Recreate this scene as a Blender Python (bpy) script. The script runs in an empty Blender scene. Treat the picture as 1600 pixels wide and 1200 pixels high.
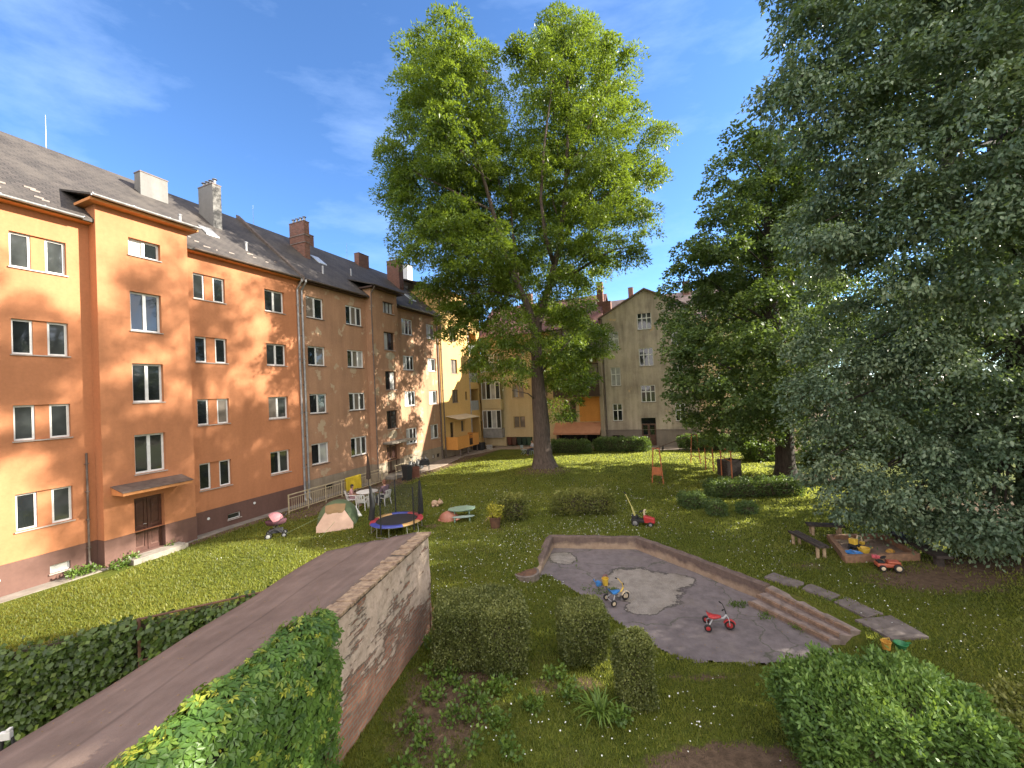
import bpy, bmesh, math, random
import numpy as np
from mathutils import Vector, Matrix
random.seed(7); RNG = np.random.default_rng(11)
sc = bpy.context.scene
COL = sc.collection
rad = math.radians
PI = math.pi

# ------------------------------------------------------------------ camera
FPX = 640.0; ROLL = rad(-2.80338); PITCH = rad(1.10708); HC = 5.65
_c, _s = math.cos(ROLL), math.sin(ROLL); _cp, _sp = math.cos(PITCH), math.sin(PITCH)
cam_d = bpy.data.cameras.new('camera'); cam = bpy.data.objects.new('camera', cam_d); COL.objects.link(cam)
cam_d.lens = 36.0 * FPX / 1600.0; cam_d.sensor_width = 36.0; cam_d.clip_end = 3000; cam_d.clip_start = 0.05
Rv = Vector((_c, -_sp * _s, _cp * _s)); Uv = Vector((-_s, -_sp * _c, _cp * _c)); Fv = Vector((0, _cp, _sp))
cam.matrix_world = Matrix(((Rv.x, Uv.x, -Fv.x, 0), (Rv.y, Uv.y, -Fv.y, 0), (Rv.z, Uv.z, -Fv.z, HC), (0, 0, 0, 1)))
sc.camera = cam

def ray(px, py):
    x = (px - 800) / FPX; y = -(py - 600) / FPX
    X = x * _c - y * _s; Y = x * _s + y * _c
    return (X, _cp - _sp * Y, _sp + _cp * Y)
def gnd(px, py, z=0.0):                       # surveyed spot on the ground (or at height z)
    r = ray(px, py); t = (z - HC) / r[2]; return Vector((r[0] * t, r[1] * t, z))
def dep(px, py, Y):                           # surveyed spot at depth Y
    r = ray(px, py); t = Y / r[1]; return Vector((r[0] * t, Y, HC + r[2] * t))

# courtyard frame: u along the long left facade, v out from it
AZ = rad(22.59484)
DU = Vector((math.sin(AZ), math.cos(AZ), 0)); DN = Vector((math.cos(AZ), -math.sin(AZ), 0))
def W(u, v, z=0.0): return -20.0 * DN + u * DU + v * DN + Vector((0, 0, z))

# ------------------------------------------------------------------ materials
MATS = {}
def rgb(c): return (c[0], c[1], c[2], 1.0)
def newmat(name):
    m = bpy.data.materials.new(name); m.use_nodes = True; nt = m.node_tree
    b = nt.nodes['Principled BSDF']; MATS[name] = m
    return m, nt, b
def N(nt, t, **k):
    n = nt.nodes.new(t)
    for a, v in k.items(): setattr(n, a, v)
    return n
def L(nt, a, b): nt.links.new(a, b)
def ramp(nt, fac, stops):
    r = N(nt, 'ShaderNodeValToRGB'); e = r.color_ramp.elements
    while len(e) < len(stops): e.new(0.5)
    for i, (p, c) in enumerate(stops): e[i].position = p; e[i].color = rgb(c)
    L(nt, fac, r.inputs[0]); return r.outputs[0]
def noise(nt, scale, detail=5, rough=.6, vec=None, out='Fac'):
    n = N(nt, 'ShaderNodeTexNoise'); n.inputs['Scale'].default_value = scale; n.inputs['Detail'].default_value = detail
    n.inputs['Roughness'].default_value = rough
    if vec is not None: L(nt, vec, n.inputs['Vector'])
    return n.outputs[out]
def objco(nt): return N(nt, 'ShaderNodeTexCoord').outputs['Object']
def mathn(nt, op, a, b=None, clamp=False):
    n = N(nt, 'ShaderNodeMath', operation=op, use_clamp=clamp)
    for i, v in enumerate((a, b)):
        if v is None: continue
        if isinstance(v, (int, float)): n.inputs[i].default_value = v
        else: L(nt, v, n.inputs[i])
    return n.outputs[0]
def mixc(nt, f, a, b, mode='MIX'):
    n = N(nt, 'ShaderNodeMix', data_type='RGBA', blend_type=mode)
    for i, v in ((0, f), (6, a), (7, b)):
        if isinstance(v, (int, float)): n.inputs[i].default_value = v
        elif isinstance(v, tuple): n.inputs[i].default_value = rgb(v)
        else: L(nt, v, n.inputs[i])
    return n.outputs[2]
def bump(nt, b, h, strength=.3, dist=.02):
    n = N(nt, 'ShaderNodeBump'); n.inputs['Strength'].default_value = strength; n.inputs['Distance'].default_value = dist
    L(nt, h, n.inputs['Height']); L(nt, n.outputs[0], b.inputs['Normal'])
def pm(name, c1, c2=None, scale=6, rough=.7, bmp=0, bscale=60, metal=0, lo=.35, hi=.65, bdist=.01, coat=0):
    """plain procedural material: two close tones mixed by noise, fine bump"""
    if name in MATS: return MATS[name]
    m, nt, b = newmat(name)
    if c2 is None: c2 = tuple(x * .78 for x in c1)
    co = objco(nt)
    L(nt, ramp(nt, noise(nt, scale, 6, .6, co), [(lo, c2), (hi, c1)]), b.inputs['Base Color'])
    b.inputs['Roughness'].default_value = rough; b.inputs['Metallic'].default_value = metal
    if coat: b.inputs['Coat Weight'].default_value = coat
    if bmp: bump(nt, b, noise(nt, bscale, 4, .6, co), bmp, bdist)
    return m

def plaster(name, base, dark, spots=None, bmp=.25, stain=.5, hi=.60):
    """rendered facade: broad weathering, vertical streaks, optional bare patches"""
    m, nt, b = newmat(name); co = objco(nt)
    mp = N(nt, 'ShaderNodeMapping'); mp.inputs['Scale'].default_value = (1.6, 1.6, .22); L(nt, co, mp.inputs[0])
    st = noise(nt, 1.3, 6, .62, mp.outputs[0]); br = noise(nt, .5, 6, .6, co)
    f = mathn(nt, 'MULTIPLY', mathn(nt, 'ADD', st, br), .5)
    col = ramp(nt, f, [(.40 - .1 * stain, dark), (hi, base)])
    fine = noise(nt, 9, 5, .65, co)
    col = mixc(nt, .22, col, ramp(nt, fine, [(.3, (.35, .35, .35)), (.7, (1, 1, 1))]), 'MULTIPLY')
    if spots:
        pn = noise(nt, spots[1], 8, .62, co)
        mk = ramp(nt, pn, [(spots[2], (0, 0, 0)), (spots[2] + .035, (1, 1, 1))])
        col = mixc(nt, mk, col, spots[0])
    L(nt, col, b.inputs['Base Color']); b.inputs['Roughness'].default_value = .9
    bump(nt, b, noise(nt, 45, 5, .7, co), bmp, .008)
    return m
def brick_vec(nt, kz=1.0):
    co = objco(nt); s = N(nt, 'ShaderNodeSeparateXYZ'); L(nt, co, s.inputs[0])
    a = mathn(nt, 'ADD', s.outputs[0], s.outputs[1]); c = N(nt, 'ShaderNodeCombineXYZ'); L(nt, a, c.inputs[0])
    L(nt, mathn(nt, 'MULTIPLY', s.outputs[2], kz), c.inputs[1]); return c.outputs[0], co
def brickmat(name, c1, c2, mortar, w=.25, h=.075, ms=.012, rough=.9, soot=None):
    m, nt, b = newmat(name); v, co = brick_vec(nt)
    t = N(nt, 'ShaderNodeTexBrick'); t.inputs['Color1'].default_value = rgb(c1); t.inputs['Color2'].default_value = rgb(c2)
    t.inputs['Mortar'].default_value = rgb(mortar); t.inputs['Scale'].default_value = 1; t.inputs['Brick Width'].default_value = w
    t.inputs['Row Height'].default_value = h; t.inputs['Mortar Size'].default_value = ms; L(nt, v, t.inputs['Vector'])
    col = mixc(nt, .5, t.outputs[0], ramp(nt, noise(nt, 5, 6, .7, co), [(.3, (.3, .3, .3)), (.7, (1, 1, 1))]), 'MULTIPLY')
    L(nt, col, b.inputs['Base Color']); b.inputs['Roughness'].default_value = rough
    bump(nt, b, mathn(nt, 'SUBTRACT', 1.0, t.outputs[1]), .5, .01); return m
def rooftile(name, c1, c2, c3, w=.28, h=.17, gap=.014):
    """slate-like rows on a sloping roof; rows follow the slope via object Y (along) and Z (up)"""
    m, nt, b = newmat(name); co = objco(nt); s = N(nt, 'ShaderNodeSeparateXYZ'); L(nt, co, s.inputs[0])
    c = N(nt, 'ShaderNodeCombineXYZ'); L(nt, s.outputs[1], c.inputs[0]); L(nt, mathn(nt, 'MULTIPLY', s.outputs[2], 1.5), c.inputs[1])
    t = N(nt, 'ShaderNodeTexBrick'); t.inputs['Color1'].default_value = rgb(c1); t.inputs['Color2'].default_value = rgb(c2)
    t.inputs['Mortar'].default_value = rgb(tuple(x * .35 for x in c1)); t.inputs['Scale'].default_value = 1
    t.inputs['Brick Width'].default_value = w; t.inputs['Row Height'].default_value = h; t.inputs['Mortar Size'].default_value = gap
    L(nt, c.outputs[0], t.inputs['Vector'])
    n1 = noise(nt, .9, 7, .65, co)
    col = mixc(nt, ramp(nt, n1, [(.42, (0, 0, 0)), (.62, (.75, .75, .75))]), t.outputs[0], c3)
    col = mixc(nt, .4, col, ramp(nt, noise(nt, 6, 5, .7, co), [(.3, (.4, .4, .4)), (.7, (1, 1, 1))]), 'MULTIPLY')
    L(nt, col, b.inputs['Base Color']); b.inputs['Roughness'].default_value = .75
    bump(nt, b, mathn(nt, 'SUBTRACT', 1.0, t.outputs[1]), .6, .015); return m
def leafmat(name, dark, mid, light, trans=.35, rough=.45, glow=(.30, .42, .03)):
    """foliage: the shade of each leaf comes from a per-leaf attribute 'tone'"""
    m, nt, b = newmat(name)
    at = N(nt, 'ShaderNodeAttribute', attribute_name='tone')
    col = ramp(nt, at.outputs['Fac'], [(.0, dark), (.5, mid), (1.0, light)])
    L(nt, col, b.inputs['Base Color']); b.inputs['Roughness'].default_value = rough
    b.inputs['Specular IOR Level'].default_value = .35
    tr = N(nt, 'ShaderNodeBsdfTranslucent')
    L(nt, mixc(nt, .55, col, glow), tr.inputs[0])
    mx = N(nt, 'ShaderNodeMixShader'); mx.inputs[0].default_value = trans
    L(nt, b.outputs[0], mx.inputs[1]); L(nt, tr.outputs[0], mx.inputs[2])
    L(nt, mx.outputs[0], nt.nodes['Material Output'].inputs['Surface']); return m
def barkmat(name, c1, c2):
    m, nt, b = newmat(name); co = objco(nt)
    mp = N(nt, 'ShaderNodeMapping'); mp.inputs['Scale'].default_value = (9, 9, 1.6); L(nt, co, mp.inputs[0])
    n = noise(nt, 1.4, 7, .7, mp.outputs[0])
    L(nt, ramp(nt, n, [(.36, c2), (.62, c1)]), b.inputs['Base Color']); b.inputs['Roughness'].default_value = .95
    bump(nt, b, n, .9, .05); return m
def glassmat(name, base, rough=.04, coat=0.0):
    m, nt, b = newmat(name); co = objco(nt)
    L(nt, ramp(nt, noise(nt, 1.7, 3, .5, co), [(.35, tuple(x * .6 for x in base)), (.65, base)]), b.inputs['Base Color'])
    b.inputs['Roughness'].default_value = rough; b.inputs['Specular IOR Level'].default_value = .9
    if coat: b.inputs['Roughness'].default_value = .8; b.inputs['Coat Weight'].default_value = 1; b.inputs['Coat Roughness'].default_value = .03
    bump(nt, b, noise(nt, 1.1, 2, .5, co), .06, .05); return m

# ------------------------------------------------------------------ mesh helpers
class MB:
    def __init__(s): s.v = []; s.f = []
    def add(s, vs, fs):
        o = len(s.v); s.v += [tuple(p) for p in vs]; s.f += [tuple(i + o for i in f) for f in fs]; return s
    def quad(s, a, b, c, d): return s.add((a, b, c, d), [(0, 1, 2, 3)])
    def bx(s, x0, x1, y0, y1, z0, z1, M=None):
        vs = [(x, y, z) for z in (z0, z1) for y in (y0, y1) for x in (x0, x1)]
        if M is not None: vs = [M @ Vector(p) for p in vs]
        return s.add(vs, [(0, 2, 3, 1), (4, 5, 7, 6), (0, 1, 5, 4), (2, 6, 7, 3), (0, 4, 6, 2), (1, 3, 7, 5)])
    def bf(s, fm, a0, a1, o0, o1, z0, z1):          # box in facade coordinates
        vs = [fm(a, o, z) for z in (z0, z1) for o in (o0, o1) for a in (a0, a1)]
        return s.add(vs, [(0, 2, 3, 1), (4, 5, 7, 6), (0, 1, 5, 4), (2, 6, 7, 3), (0, 4, 6, 2), (1, 3, 7, 5)])
    def tube(s, pts, r, n=8, cap=True):
        pts = [Vector(p) for p in pts]; k = len(pts)
        rs = r if isinstance(r, (list, tuple)) else [r] * k
        vs = []; up = Vector((0, 0, 1)); pa = None
        for i, p in enumerate(pts):
            t = (pts[min(i + 1, k - 1)] - pts[max(i - 1, 0)]).normalized()
            if pa is None: a = t.cross(up if abs(t.z) < .95 else Vector((1, 0, 0))).normalized()
            else: a = (pa - t * pa.dot(t)).normalized()
            pa = a; b = t.cross(a)
            for j in range(n):
                w = 2 * PI * j / n; vs.append(p + (a * math.cos(w) + b * math.sin(w)) * rs[i])
        fs = [(i * n + j, i * n + (j + 1) % n, (i + 1) * n + (j + 1) % n, (i + 1) * n + j) for i in range(k - 1) for j in range(n)]
        if cap: fs += [tuple(range(n))[::-1], tuple((k - 1) * n + j for j in range(n))]
        return s.add(vs, fs)
    def lathe(s, prof, c=(0, 0, 0), n=16, M=None):    # prof: (r, z)
        vs = []
        for r, z in prof:
            for j in range(n):
                w = 2 * PI * j / n; p = Vector((r * math.cos(w), r * math.sin(w), z))
                vs.append((M @ p if M is not None else p) + Vector(c))
        k = len(prof)
        fs = [(i * n + j, i * n + (j + 1) % n, (i + 1) * n + (j + 1) % n, (i + 1) * n + j) for i in range(k - 1) for j in range(n)]
        fs += [tuple(range(n))[::-1], tuple((k - 1) * n + j for j in range(n))]
        return s.add(vs, fs)
    def prism(s, poly, z0, z1, M=None):
        k = len(poly); vs = [Vector((p[0], p[1], z0)) for p in poly] + [Vector((p[0], p[1], z1)) for p in poly]
        if M is not None: vs = [M @ p for p in vs]
        fs = [tuple(range(k))[::-1], tuple(range(k, 2 * k))] + [(i, (i + 1) % k, k + (i + 1) % k, k + i) for i in range(k)]
        return s.add(vs, fs)
    def ell(s, c, r, n=12, m=8, M=None):
        prof = [(max(math.sin(PI * i / m), .001), -math.cos(PI * i / m)) for i in range(m + 1)]
        vs = []
        for q, z in prof:
            for j in range(n):
                w = 2 * PI * j / n; p = Vector((q * math.cos(w) * r[0], q * math.sin(w) * r[1], z * r[2]))
                if M is not None: p = M @ p
                vs.append(p + Vector(c))
        fs = [(i * n + j, i * n + (j + 1) % n, (i + 1) * n + (j + 1) % n, (i + 1) * n + j) for i in range(m) for j in range(n)]
        return s.add(vs, fs)
    def build(s, name, mat, parent=None, loc=None, rotz=0, smooth=False, bevel=0, recalc=True):
        me = bpy.data.meshes.new(name); me.from_pydata([tuple(p) for p in s.v], [], s.f)
        if recalc:
            bm = bmesh.new(); bm.from_mesh(me); bmesh.ops.recalc_face_normals(bm, faces=bm.faces); bm.to_mesh(me); bm.free()
        me.materials.append(mat); ob = bpy.data.objects.new(name, me); COL.objects.link(ob)
        if parent is not None: ob.parent = parent
        if loc is not None: ob.location = loc
        ob.rotation_euler.z = rotz
        if smooth:
            for p in me.polygons: p.use_smooth = True
        if bevel:
            b = ob.modifiers.new('bevel', 'BEVEL'); b.width = bevel; b.segments = 2; b.limit_method = 'ANGLE'
        return ob
def tag(o, label=None, cat=None, group=None, kind=None):
    if label: o['label'] = label
    if cat: o['category'] = cat
    if group: o['group'] = group
    if kind: o['kind'] = kind
    return o
def thing(name, label, cat, loc=(0, 0, 0), rotz=0, group=None):
    o = bpy.data.objects.new(name, None); COL.objects.link(o); o.location = loc; o.rotation_euler = (0, 0, rotz)
    o.empty_display_size = .3
    return tag(o, label, cat, group)
def quads_mesh(name, V, F, mat, parent=None, tone=None, loc=None):
    """V (n,3) array, F (m,4) or (m,3) index array, tone per face -> one mesh object"""
    me = bpy.data.meshes.new(name); n = len(V); m, k = F.shape
    me.vertices.add(n); me.vertices.foreach_set('co', np.ascontiguousarray(V, dtype=np.float32).ravel())
    me.loops.add(m * k); me.loops.foreach_set('vertex_index', np.ascontiguousarray(F, dtype=np.int32).ravel())
    me.polygons.add(m); me.polygons.foreach_set('loop_start', np.arange(0, m * k, k, dtype=np.int32))
    me.update(calc_edges=True)
    if tone is not None:
        a = me.attributes.new('tone', 'FLOAT', 'FACE'); a.data.foreach_set('value', np.ascontiguousarray(tone, dtype=np.float32))
    me.materials.append(mat); ob = bpy.data.objects.new(name, me); COL.objects.link(ob)
    if parent is not None: ob.parent = parent
    if loc is not None: ob.location = loc
    return ob
def unit(a): return a / np.maximum(np.linalg.norm(a, axis=1, keepdims=True), 1e-9)
def leaf_quads(P, Nrm, Ax, ln, wd, fold=.0):
    """diamond leaves: base, side, tip, side; P base (n,3), Nrm normal, Ax leaf axis"""
    Ax = unit(Ax); Nrm = unit(Nrm - Ax * (Nrm * Ax).sum(1, keepdims=True)); S = np.cross(Nrm, Ax)
    ln = np.asarray(ln).reshape(-1, 1); wd = np.asarray(wd).reshape(-1, 1)
    mid = P + Ax * ln * .45 + Nrm * ln * fold
    V = np.stack([P, mid + S * wd * .5, P + Ax * ln, mid - S * wd * .5], 1).reshape(-1, 3)
    F = np.arange(len(P) * 4).reshape(-1, 4); return V, F
def rnd_dirs(n): return unit(RNG.normal(size=(n, 3)))
# ------------------------------------------------------------------ sky, sun
SUN_AZ = rad(84); SUN_EL = rad(26.5)
wd_ = bpy.data.worlds.new('World'); sc.world = wd_; wd_.use_nodes = True; nt = wd_.node_tree
bg = nt.nodes['Background']; sky = N(nt, 'ShaderNodeTexSky'); sky.sky_type = 'NISHITA'; sky.sun_disc = False
sky.sun_elevation = SUN_EL; sky.sun_rotation = SUN_AZ; sky.altitude = 200; sky.air_density = .8; sky.dust_density = .1; sky.ozone_density = 3.5
tc = N(nt, 'ShaderNodeTexCoord'); mp = N(nt, 'ShaderNodeMapping'); mp.inputs['Scale'].default_value = (1.2, 2.6, 5.0); mp.inputs['Rotation'].default_value = (.2, .5, .6)
L(nt, tc.outputs['Generated'], mp.inputs[0])
ci = noise(nt, 1.5, 9, .62, mp.outputs[0]); wisp = ramp(nt, ci, [(.46, (0, 0, 0)), (.82, (.36, .36, .36))])
deep = mixc(nt, 1.0, sky.outputs[0], (.63, .79, .92), 'MULTIPLY')
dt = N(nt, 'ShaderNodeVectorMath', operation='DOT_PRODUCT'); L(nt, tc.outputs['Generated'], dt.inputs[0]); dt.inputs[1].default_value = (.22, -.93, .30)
# added unseen cloud sheet behind the viewer, fills courtyard shade; broken by same noise
fill_cloud = ramp(nt, mathn(nt, 'ADD', dt.outputs['Value'], mathn(nt, 'MULTIPLY', mathn(nt, 'SUBTRACT', ci, .5), .8)), [(.02, (0, 0, 0)), (.40, (1, 1, 1))])
L(nt, mixc(nt, fill_cloud, mixc(nt, wisp, deep, (2.7, 3.6, 5.2)), (6.3, 6.0, 5.9)), bg.inputs['Color'])     # thin cirrus wisps, then the added fill cloud
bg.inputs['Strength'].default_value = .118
sd = bpy.data.lights.new('sun', 'SUN'); so = bpy.data.objects.new('sun', sd); COL.objects.link(so)
sd.energy = 5.0; sd.angle = rad(.55); sd.color = (1, .93, .80)
SV = Vector((math.sin(SUN_AZ) * math.cos(SUN_EL), math.cos(SUN_AZ) * math.cos(SUN_EL), math.sin(SUN_EL)))
so.rotation_euler = SV.to_track_quat('Z', 'Y').to_euler(); so.location = (30, 10, 40)
sc.view_settings.view_transform = 'Standard'; sc.view_settings.look = 'None'; sc.view_settings.exposure = 1.80; sc.view_settings.gamma = 1
sc.cycles.max_bounces = 6; sc.cycles.transparent_max_bounces = 8; sc.cycles.diffuse_bounces = 3; sc.cycles.glossy_bounces = 3
sc.cycles.use_adaptive_sampling = True

# ------------------------------------------------------------------ ground
FLOOR = np.array([(1.27, 15.70), (.66, 13.55), (1.0, 13.4), (1.71, 12.14), (2.6, 10.36), (3.18, 9.31), (3.75, 9.0), (5.29, 8.80), (6.6, 8.9), (6.86, 9.40), (6.02, 11.0), (6.57, 11.2), (5.9, 12.43), (5.02, 13.95), (4.27, 15.15)])
ZF = -.35
WALLP = [(.57, 13.45), (1.25, 15.72), (4.28, 15.17), (5.03, 13.97), (5.9, 12.45), (6.58, 11.2)]
CHX = [-3, .57, 1.25, 4.28, 5.03, 5.9, 6.58, 7.0, 7.4, 7.6, 30]; CHY = [12.5, 13.45, 15.72, 15.17, 13.97, 12.45, 11.2, 10.3, 8.8, 6, 5.5]
def seg_dist(P, poly):
    d = np.full(len(P), 1e9); k = len(poly); ins = np.zeros(len(P), bool)
    for i in range(k):
        a, b = poly[i], poly[(i + 1) % k]; ab = b - a
        t = np.clip(((P - a) @ ab) / (ab @ ab), 0, 1); d = np.minimum(d, np.linalg.norm(P - a - t[:, None] * ab, axis=1))
        c = ((a[1] > P[:, 1]) != (b[1] > P[:, 1])) & (P[:, 0] < (b[0] - a[0]) * (P[:, 1] - a[1]) / (b[1] - a[1] + 1e-12) + a[0]); ins ^= c
    return d, ins
def sst(x): x = np.clip(x, 0, 1); return x * x * (3 - 2 * x)
ASH = np.array((1.82, 28.41)); LIME = np.array((15.35, 23.37))
def height(P):
    P = np.atleast_2d(np.asarray(P, float))[:, :2]
    d, ins = seg_dist(P, FLOOR); d = np.where(ins, 0, d)
    low = sst((np.interp(P[:, 0], CHX, CHY) - P[:, 1]) / np.clip(.12 + (.6 - P[:, 0]) * .8, .12, 2.2))
    h = -.35 * sst(1 - d / 2.8) * low
    wd = np.full(len(P), 1e9)                                   # distance to the retaining wall: the soil is cut away under it
    for q, r in zip(WALLP[:-1], WALLP[1:]):
        q, r = np.array(q), np.array(r); ab = r - q; t = np.clip(((P - q) @ ab) / (ab @ ab), 0, 1); wd = np.minimum(wd, np.linalg.norm(P - q - t[:, None] * ab, axis=1))
    h = np.where((ins & (d <= 0)) | ((wd < .11) & (P[:, 1] > 10.9)), -.5, h)
    h += .42 * np.exp(-((P - ASH) ** 2).sum(1) / 5.5) + .14 * np.exp(-((P - LIME) ** 2).sum(1) / 4)
    h += .03 * np.sin(P[:, 0] * .9 + 1) * np.sin(P[:, 1] * .7) * (d > .6)
    return h
def hz(x, y): return float(height([(x, y)])[0])
DIRT = [(-1.55, 7.6, .95, 1.6, 1.0), (-1.2, 8.3, 1.3, .5, .8), (.35, 8.0, .6, .4, .6), (2.9, 6.15, 1.3, .38, 1.25), (4.3, 5.6, 1.0, .6, .9), (11.4, 11.3, 2.2, .9, 1.0), (13.5, 11.9, 2.5, .8, 1.0),
        (1.82, 27.6, 2.4, 1.5, .75), (1.82, 28.4, 1.2, 1.2, 1.0), (15.3, 22.6, 3.8, 1.7, .95), (13, 22.6, 2.6, 1.2, .7), (-3.8, 17.9, .5, .4, .8), (.8, 14.1, .5, .25, .5), (1.2, 8.0, .45, .3, .7), (6.9, 12.6, 1.2, .4, .35), (3.6, 8.4, 1.2, .25, .6),
        (8.3, 23.9, .5, .4, .7), (12.4, 23.9, 1.1, .5, .8), (16, 31, 5, 2.5, .5), (-.95, 17.2, .5, .3, .6), (8.6, 12.4, .9, .5, .6), (20, 15, 6, 6, .8)]
def dirt(P):
    P = np.atleast_2d(P)[:, :2]; o = np.zeros(len(P))
    for x, y, a, b, s in DIRT: o = np.maximum(o, s * np.exp(-((P[:, 0] - x) / a) ** 2 - ((P[:, 1] - y) / b) ** 2))
    v = P[:, 0] * DN.x + P[:, 1] * DN.y + 20; u = P[:, 0] * DU.x + P[:, 1] * DU.y
    o = np.maximum(o, .95 * sst((3.7 - v) / 1.6) * sst((u - 12) / 4)); o = np.maximum(o, .9 * sst((1.5 - v) / .9)); o = np.maximum(o, .85 * sst((u - 37.2) / .7))
    return o
xs = np.unique(np.concatenate([np.array([-900, -400, -180, -90, -50, -30, -20]), np.arange(-14, 10, .16), np.arange(10, 24, .4), np.array([26, 30, 40, 60, 100, 200, 450, 900])]))
ys = np.unique(np.concatenate([np.array([-900, -300, -100, -40, -15, -5, 0]), np.arange(2, 18, .16), np.arange(18, 46, .35), np.array([48, 55, 70, 100, 180, 400, 900])]))
GX, GY = np.meshgrid(xs, ys); GP = np.stack([GX.ravel(), GY.ravel()], 1); gh = height(GP)
nx, ny = len(xs), len(ys); ii = np.arange(nx * ny).reshape(ny, nx)
GF = np.stack([ii[:-1, :-1], ii[:-1, 1:], ii[1:, 1:], ii[1:, :-1]], -1).reshape(-1, 4)
m, nt, b = newmat('lawn_soil'); co = objco(nt)
at = N(nt, 'ShaderNodeAttribute', attribute_name='dirt')
n1 = noise(nt, .55, 6, .6, co); n2 = noise(nt, 7, 6, .7, co); n3 = noise(nt, 38, 4, .7, co)
g = ramp(nt, mathn(nt, 'ADD', mathn(nt, 'MULTIPLY', n1, .45), mathn(nt, 'MULTIPLY', n2, .55)), [(.34, (.050, .068, .010)), (.5, (.092, .113, .016)), (.66, (.165, .172, .026))])
g = mixc(nt, ramp(nt, noise(nt, .9, 6, .65, co), [(.54, (0, 0, 0)), (.70, (.55, .55, .55))]), g, (.155, .135, .045))
g = mixc(nt, .6, g, ramp(nt, n3, [(.3, (.35, .35, .35)), (.7, (1.25, 1.25, 1.1))]), 'MULTIPLY')
so_ = ramp(nt, n2, [(.3, (.085, .056, .036)), (.7, (.21, .140, .090))])
so_ = mixc(nt, .5, so_, ramp(nt, n3, [(.3, (.5, .5, .5)), (.7, (1.1, 1.1, 1.1))]), 'MULTIPLY')
mk = ramp(nt, mathn(nt, 'ADD', at.outputs['Fac'], mathn(nt, 'MULTIPLY', mathn(nt, 'SUBTRACT', noise(nt, 3.2, 7, .7, co), .5), 1.1)), [(.38, (0, 0, 0)), (.62, (1, 1, 1))])
L(nt, mixc(nt, mk, g, so_), b.inputs['Base Color']); b.inputs['Roughness'].default_value = .95; b.inputs['Specular IOR Level'].default_value = .15
bump(nt, b, mathn(nt, 'ADD', n3, n2), .8, .05)
ground = quads_mesh('ground', np.column_stack([GP, gh]), GF, m)
a = ground.data.attributes.new('dirt', 'FLOAT', 'POINT'); a.data.foreach_set('value', dirt(GP).astype(np.float32)); tag(ground, kind='structure')
for p in ground.data.polygons: p.use_smooth = True

# paving along the facades
def sheet(name, poly, mat, z=.006, kind='structure'):
    mb = MB(); mb.prism([(p.x, p.y) for p in poly], z - .09, z); o = mb.build(name, mat); tag(o, kind=kind); return o
pav = pm('paving', (.27, .235, .20), (.15, .125, .10), 2.2, .95, .5, 30, lo=.3, hi=.7)
sheet('pavement', [W(-6, -.1), W(22, -.1), W(22, .62), W(13, .55), W(7, .62), W(-6, .6)], pav, .03)
sheet('paved_path', [W(24.9, -.1), W(39.7, -.1), W(39.7, 22), W(37.6, 22), W(37.3, 9), W(37.2, 3), W(33, 1.3), W(29, 1.9), W(25.2, 1.9)], pm('paved_path', (.32, .255, .205), (.20, .155, .12), 1.6, .95, .5, 20), .022)

# ------------------------------------------------------------------ sunken concrete basin
m, nt, b = newmat('basin_asphalt'); co = objco(nt)
n1 = noise(nt, .55, 7, .62, co); n2 = noise(nt, 5, 6, .7, co); n3 = noise(nt, 60, 3, .7, co)
base = ramp(nt, n2, [(.3, (.135, .112, .112)), (.7, (.215, .180, .178))])
pat = ramp(nt, n3, [(.3, (.19, .165, .145)), (.7, (.40, .35, .30))])
pat = mixc(nt, .6, pat, ramp(nt, noise(nt, 2.6, 8, .72, co), [(.34, (.45, .43, .40)), (.62, (1.1, 1.1, 1.1))]), 'MULTIPLY')
base = mixc(nt, .5, base, ramp(nt, noise(nt, 1.1, 8, .7, co), [(.35, (.55, .54, .54)), (.62, (1.15, 1.15, 1.15))]), 'MULTIPLY')
vo = N(nt, 'ShaderNodeTexVoronoi', feature='DISTANCE_TO_EDGE'); vo.inputs['Scale'].default_value = .33
wv = N(nt, 'ShaderNodeVectorMath', operation='ADD'); L(nt, co, wv.inputs[0])
nn = N(nt, 'ShaderNodeTexNoise'); nn.inputs['Scale'].default_value = 1.3; nn.inputs['Detail'].default_value = 5; L(nt, co, nn.inputs[0]); L(nt, nn.outputs['Color'], wv.inputs[1])
L(nt, wv.outputs[0], vo.inputs['Vector'])
atp = N(nt, 'ShaderNodeAttribute', attribute_name='bare')
mk = ramp(nt, mathn(nt, 'ADD', atp.outputs['Fac'], mathn(nt, 'MULTIPLY', mathn(nt, 'SUBTRACT', noise(nt, 2.1, 8, .7, co), .5), .8)), [(.48, (0, 0, 0)), (.52, (1, 1, 1))])
col = mixc(nt, mk, base, pat)
rim = ramp(nt, mathn(nt, 'ADD', atp.outputs['Fac'], mathn(nt, 'MULTIPLY', mathn(nt, 'SUBTRACT', noise(nt, 2.1, 8, .7, co), .5), .8)), [(.44, (0, 0, 0)), (.485, (.8, .8, .8)), (.515, (.8, .8, .8)), (.535, (0, 0, 0))])
col = mixc(nt, rim, col, (.055, .048, .042))
col = mixc(nt, ramp(nt, n1, [(.52, (0, 0, 0)), (.7, (.5, .5, .5))]), col, (.14, .115, .075))
crk = ramp(nt, vo.outputs['Distance'], [(.0, (.7, .7, .7)), (.008, (0, 0, 0))])
col = mixc(nt, crk, col, (.05, .06, .025))
L(nt, col, b.inputs['Base Color']); b.inputs['Roughness'].default_value = .9
bump(nt, b, mathn(nt, 'ADD', mathn(nt, 'MULTIPLY', mk, .8), mathn(nt, 'MULTIPLY', n3, .5)), .7, .03)
fx = np.arange(.5, 7.5, .06); fy = np.arange(8.5, 15.9, .06); FXX, FYY = np.meshgrid(fx, fy); fp = np.stack([FXX.ravel(), FYY.ravel()], 1)
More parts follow.
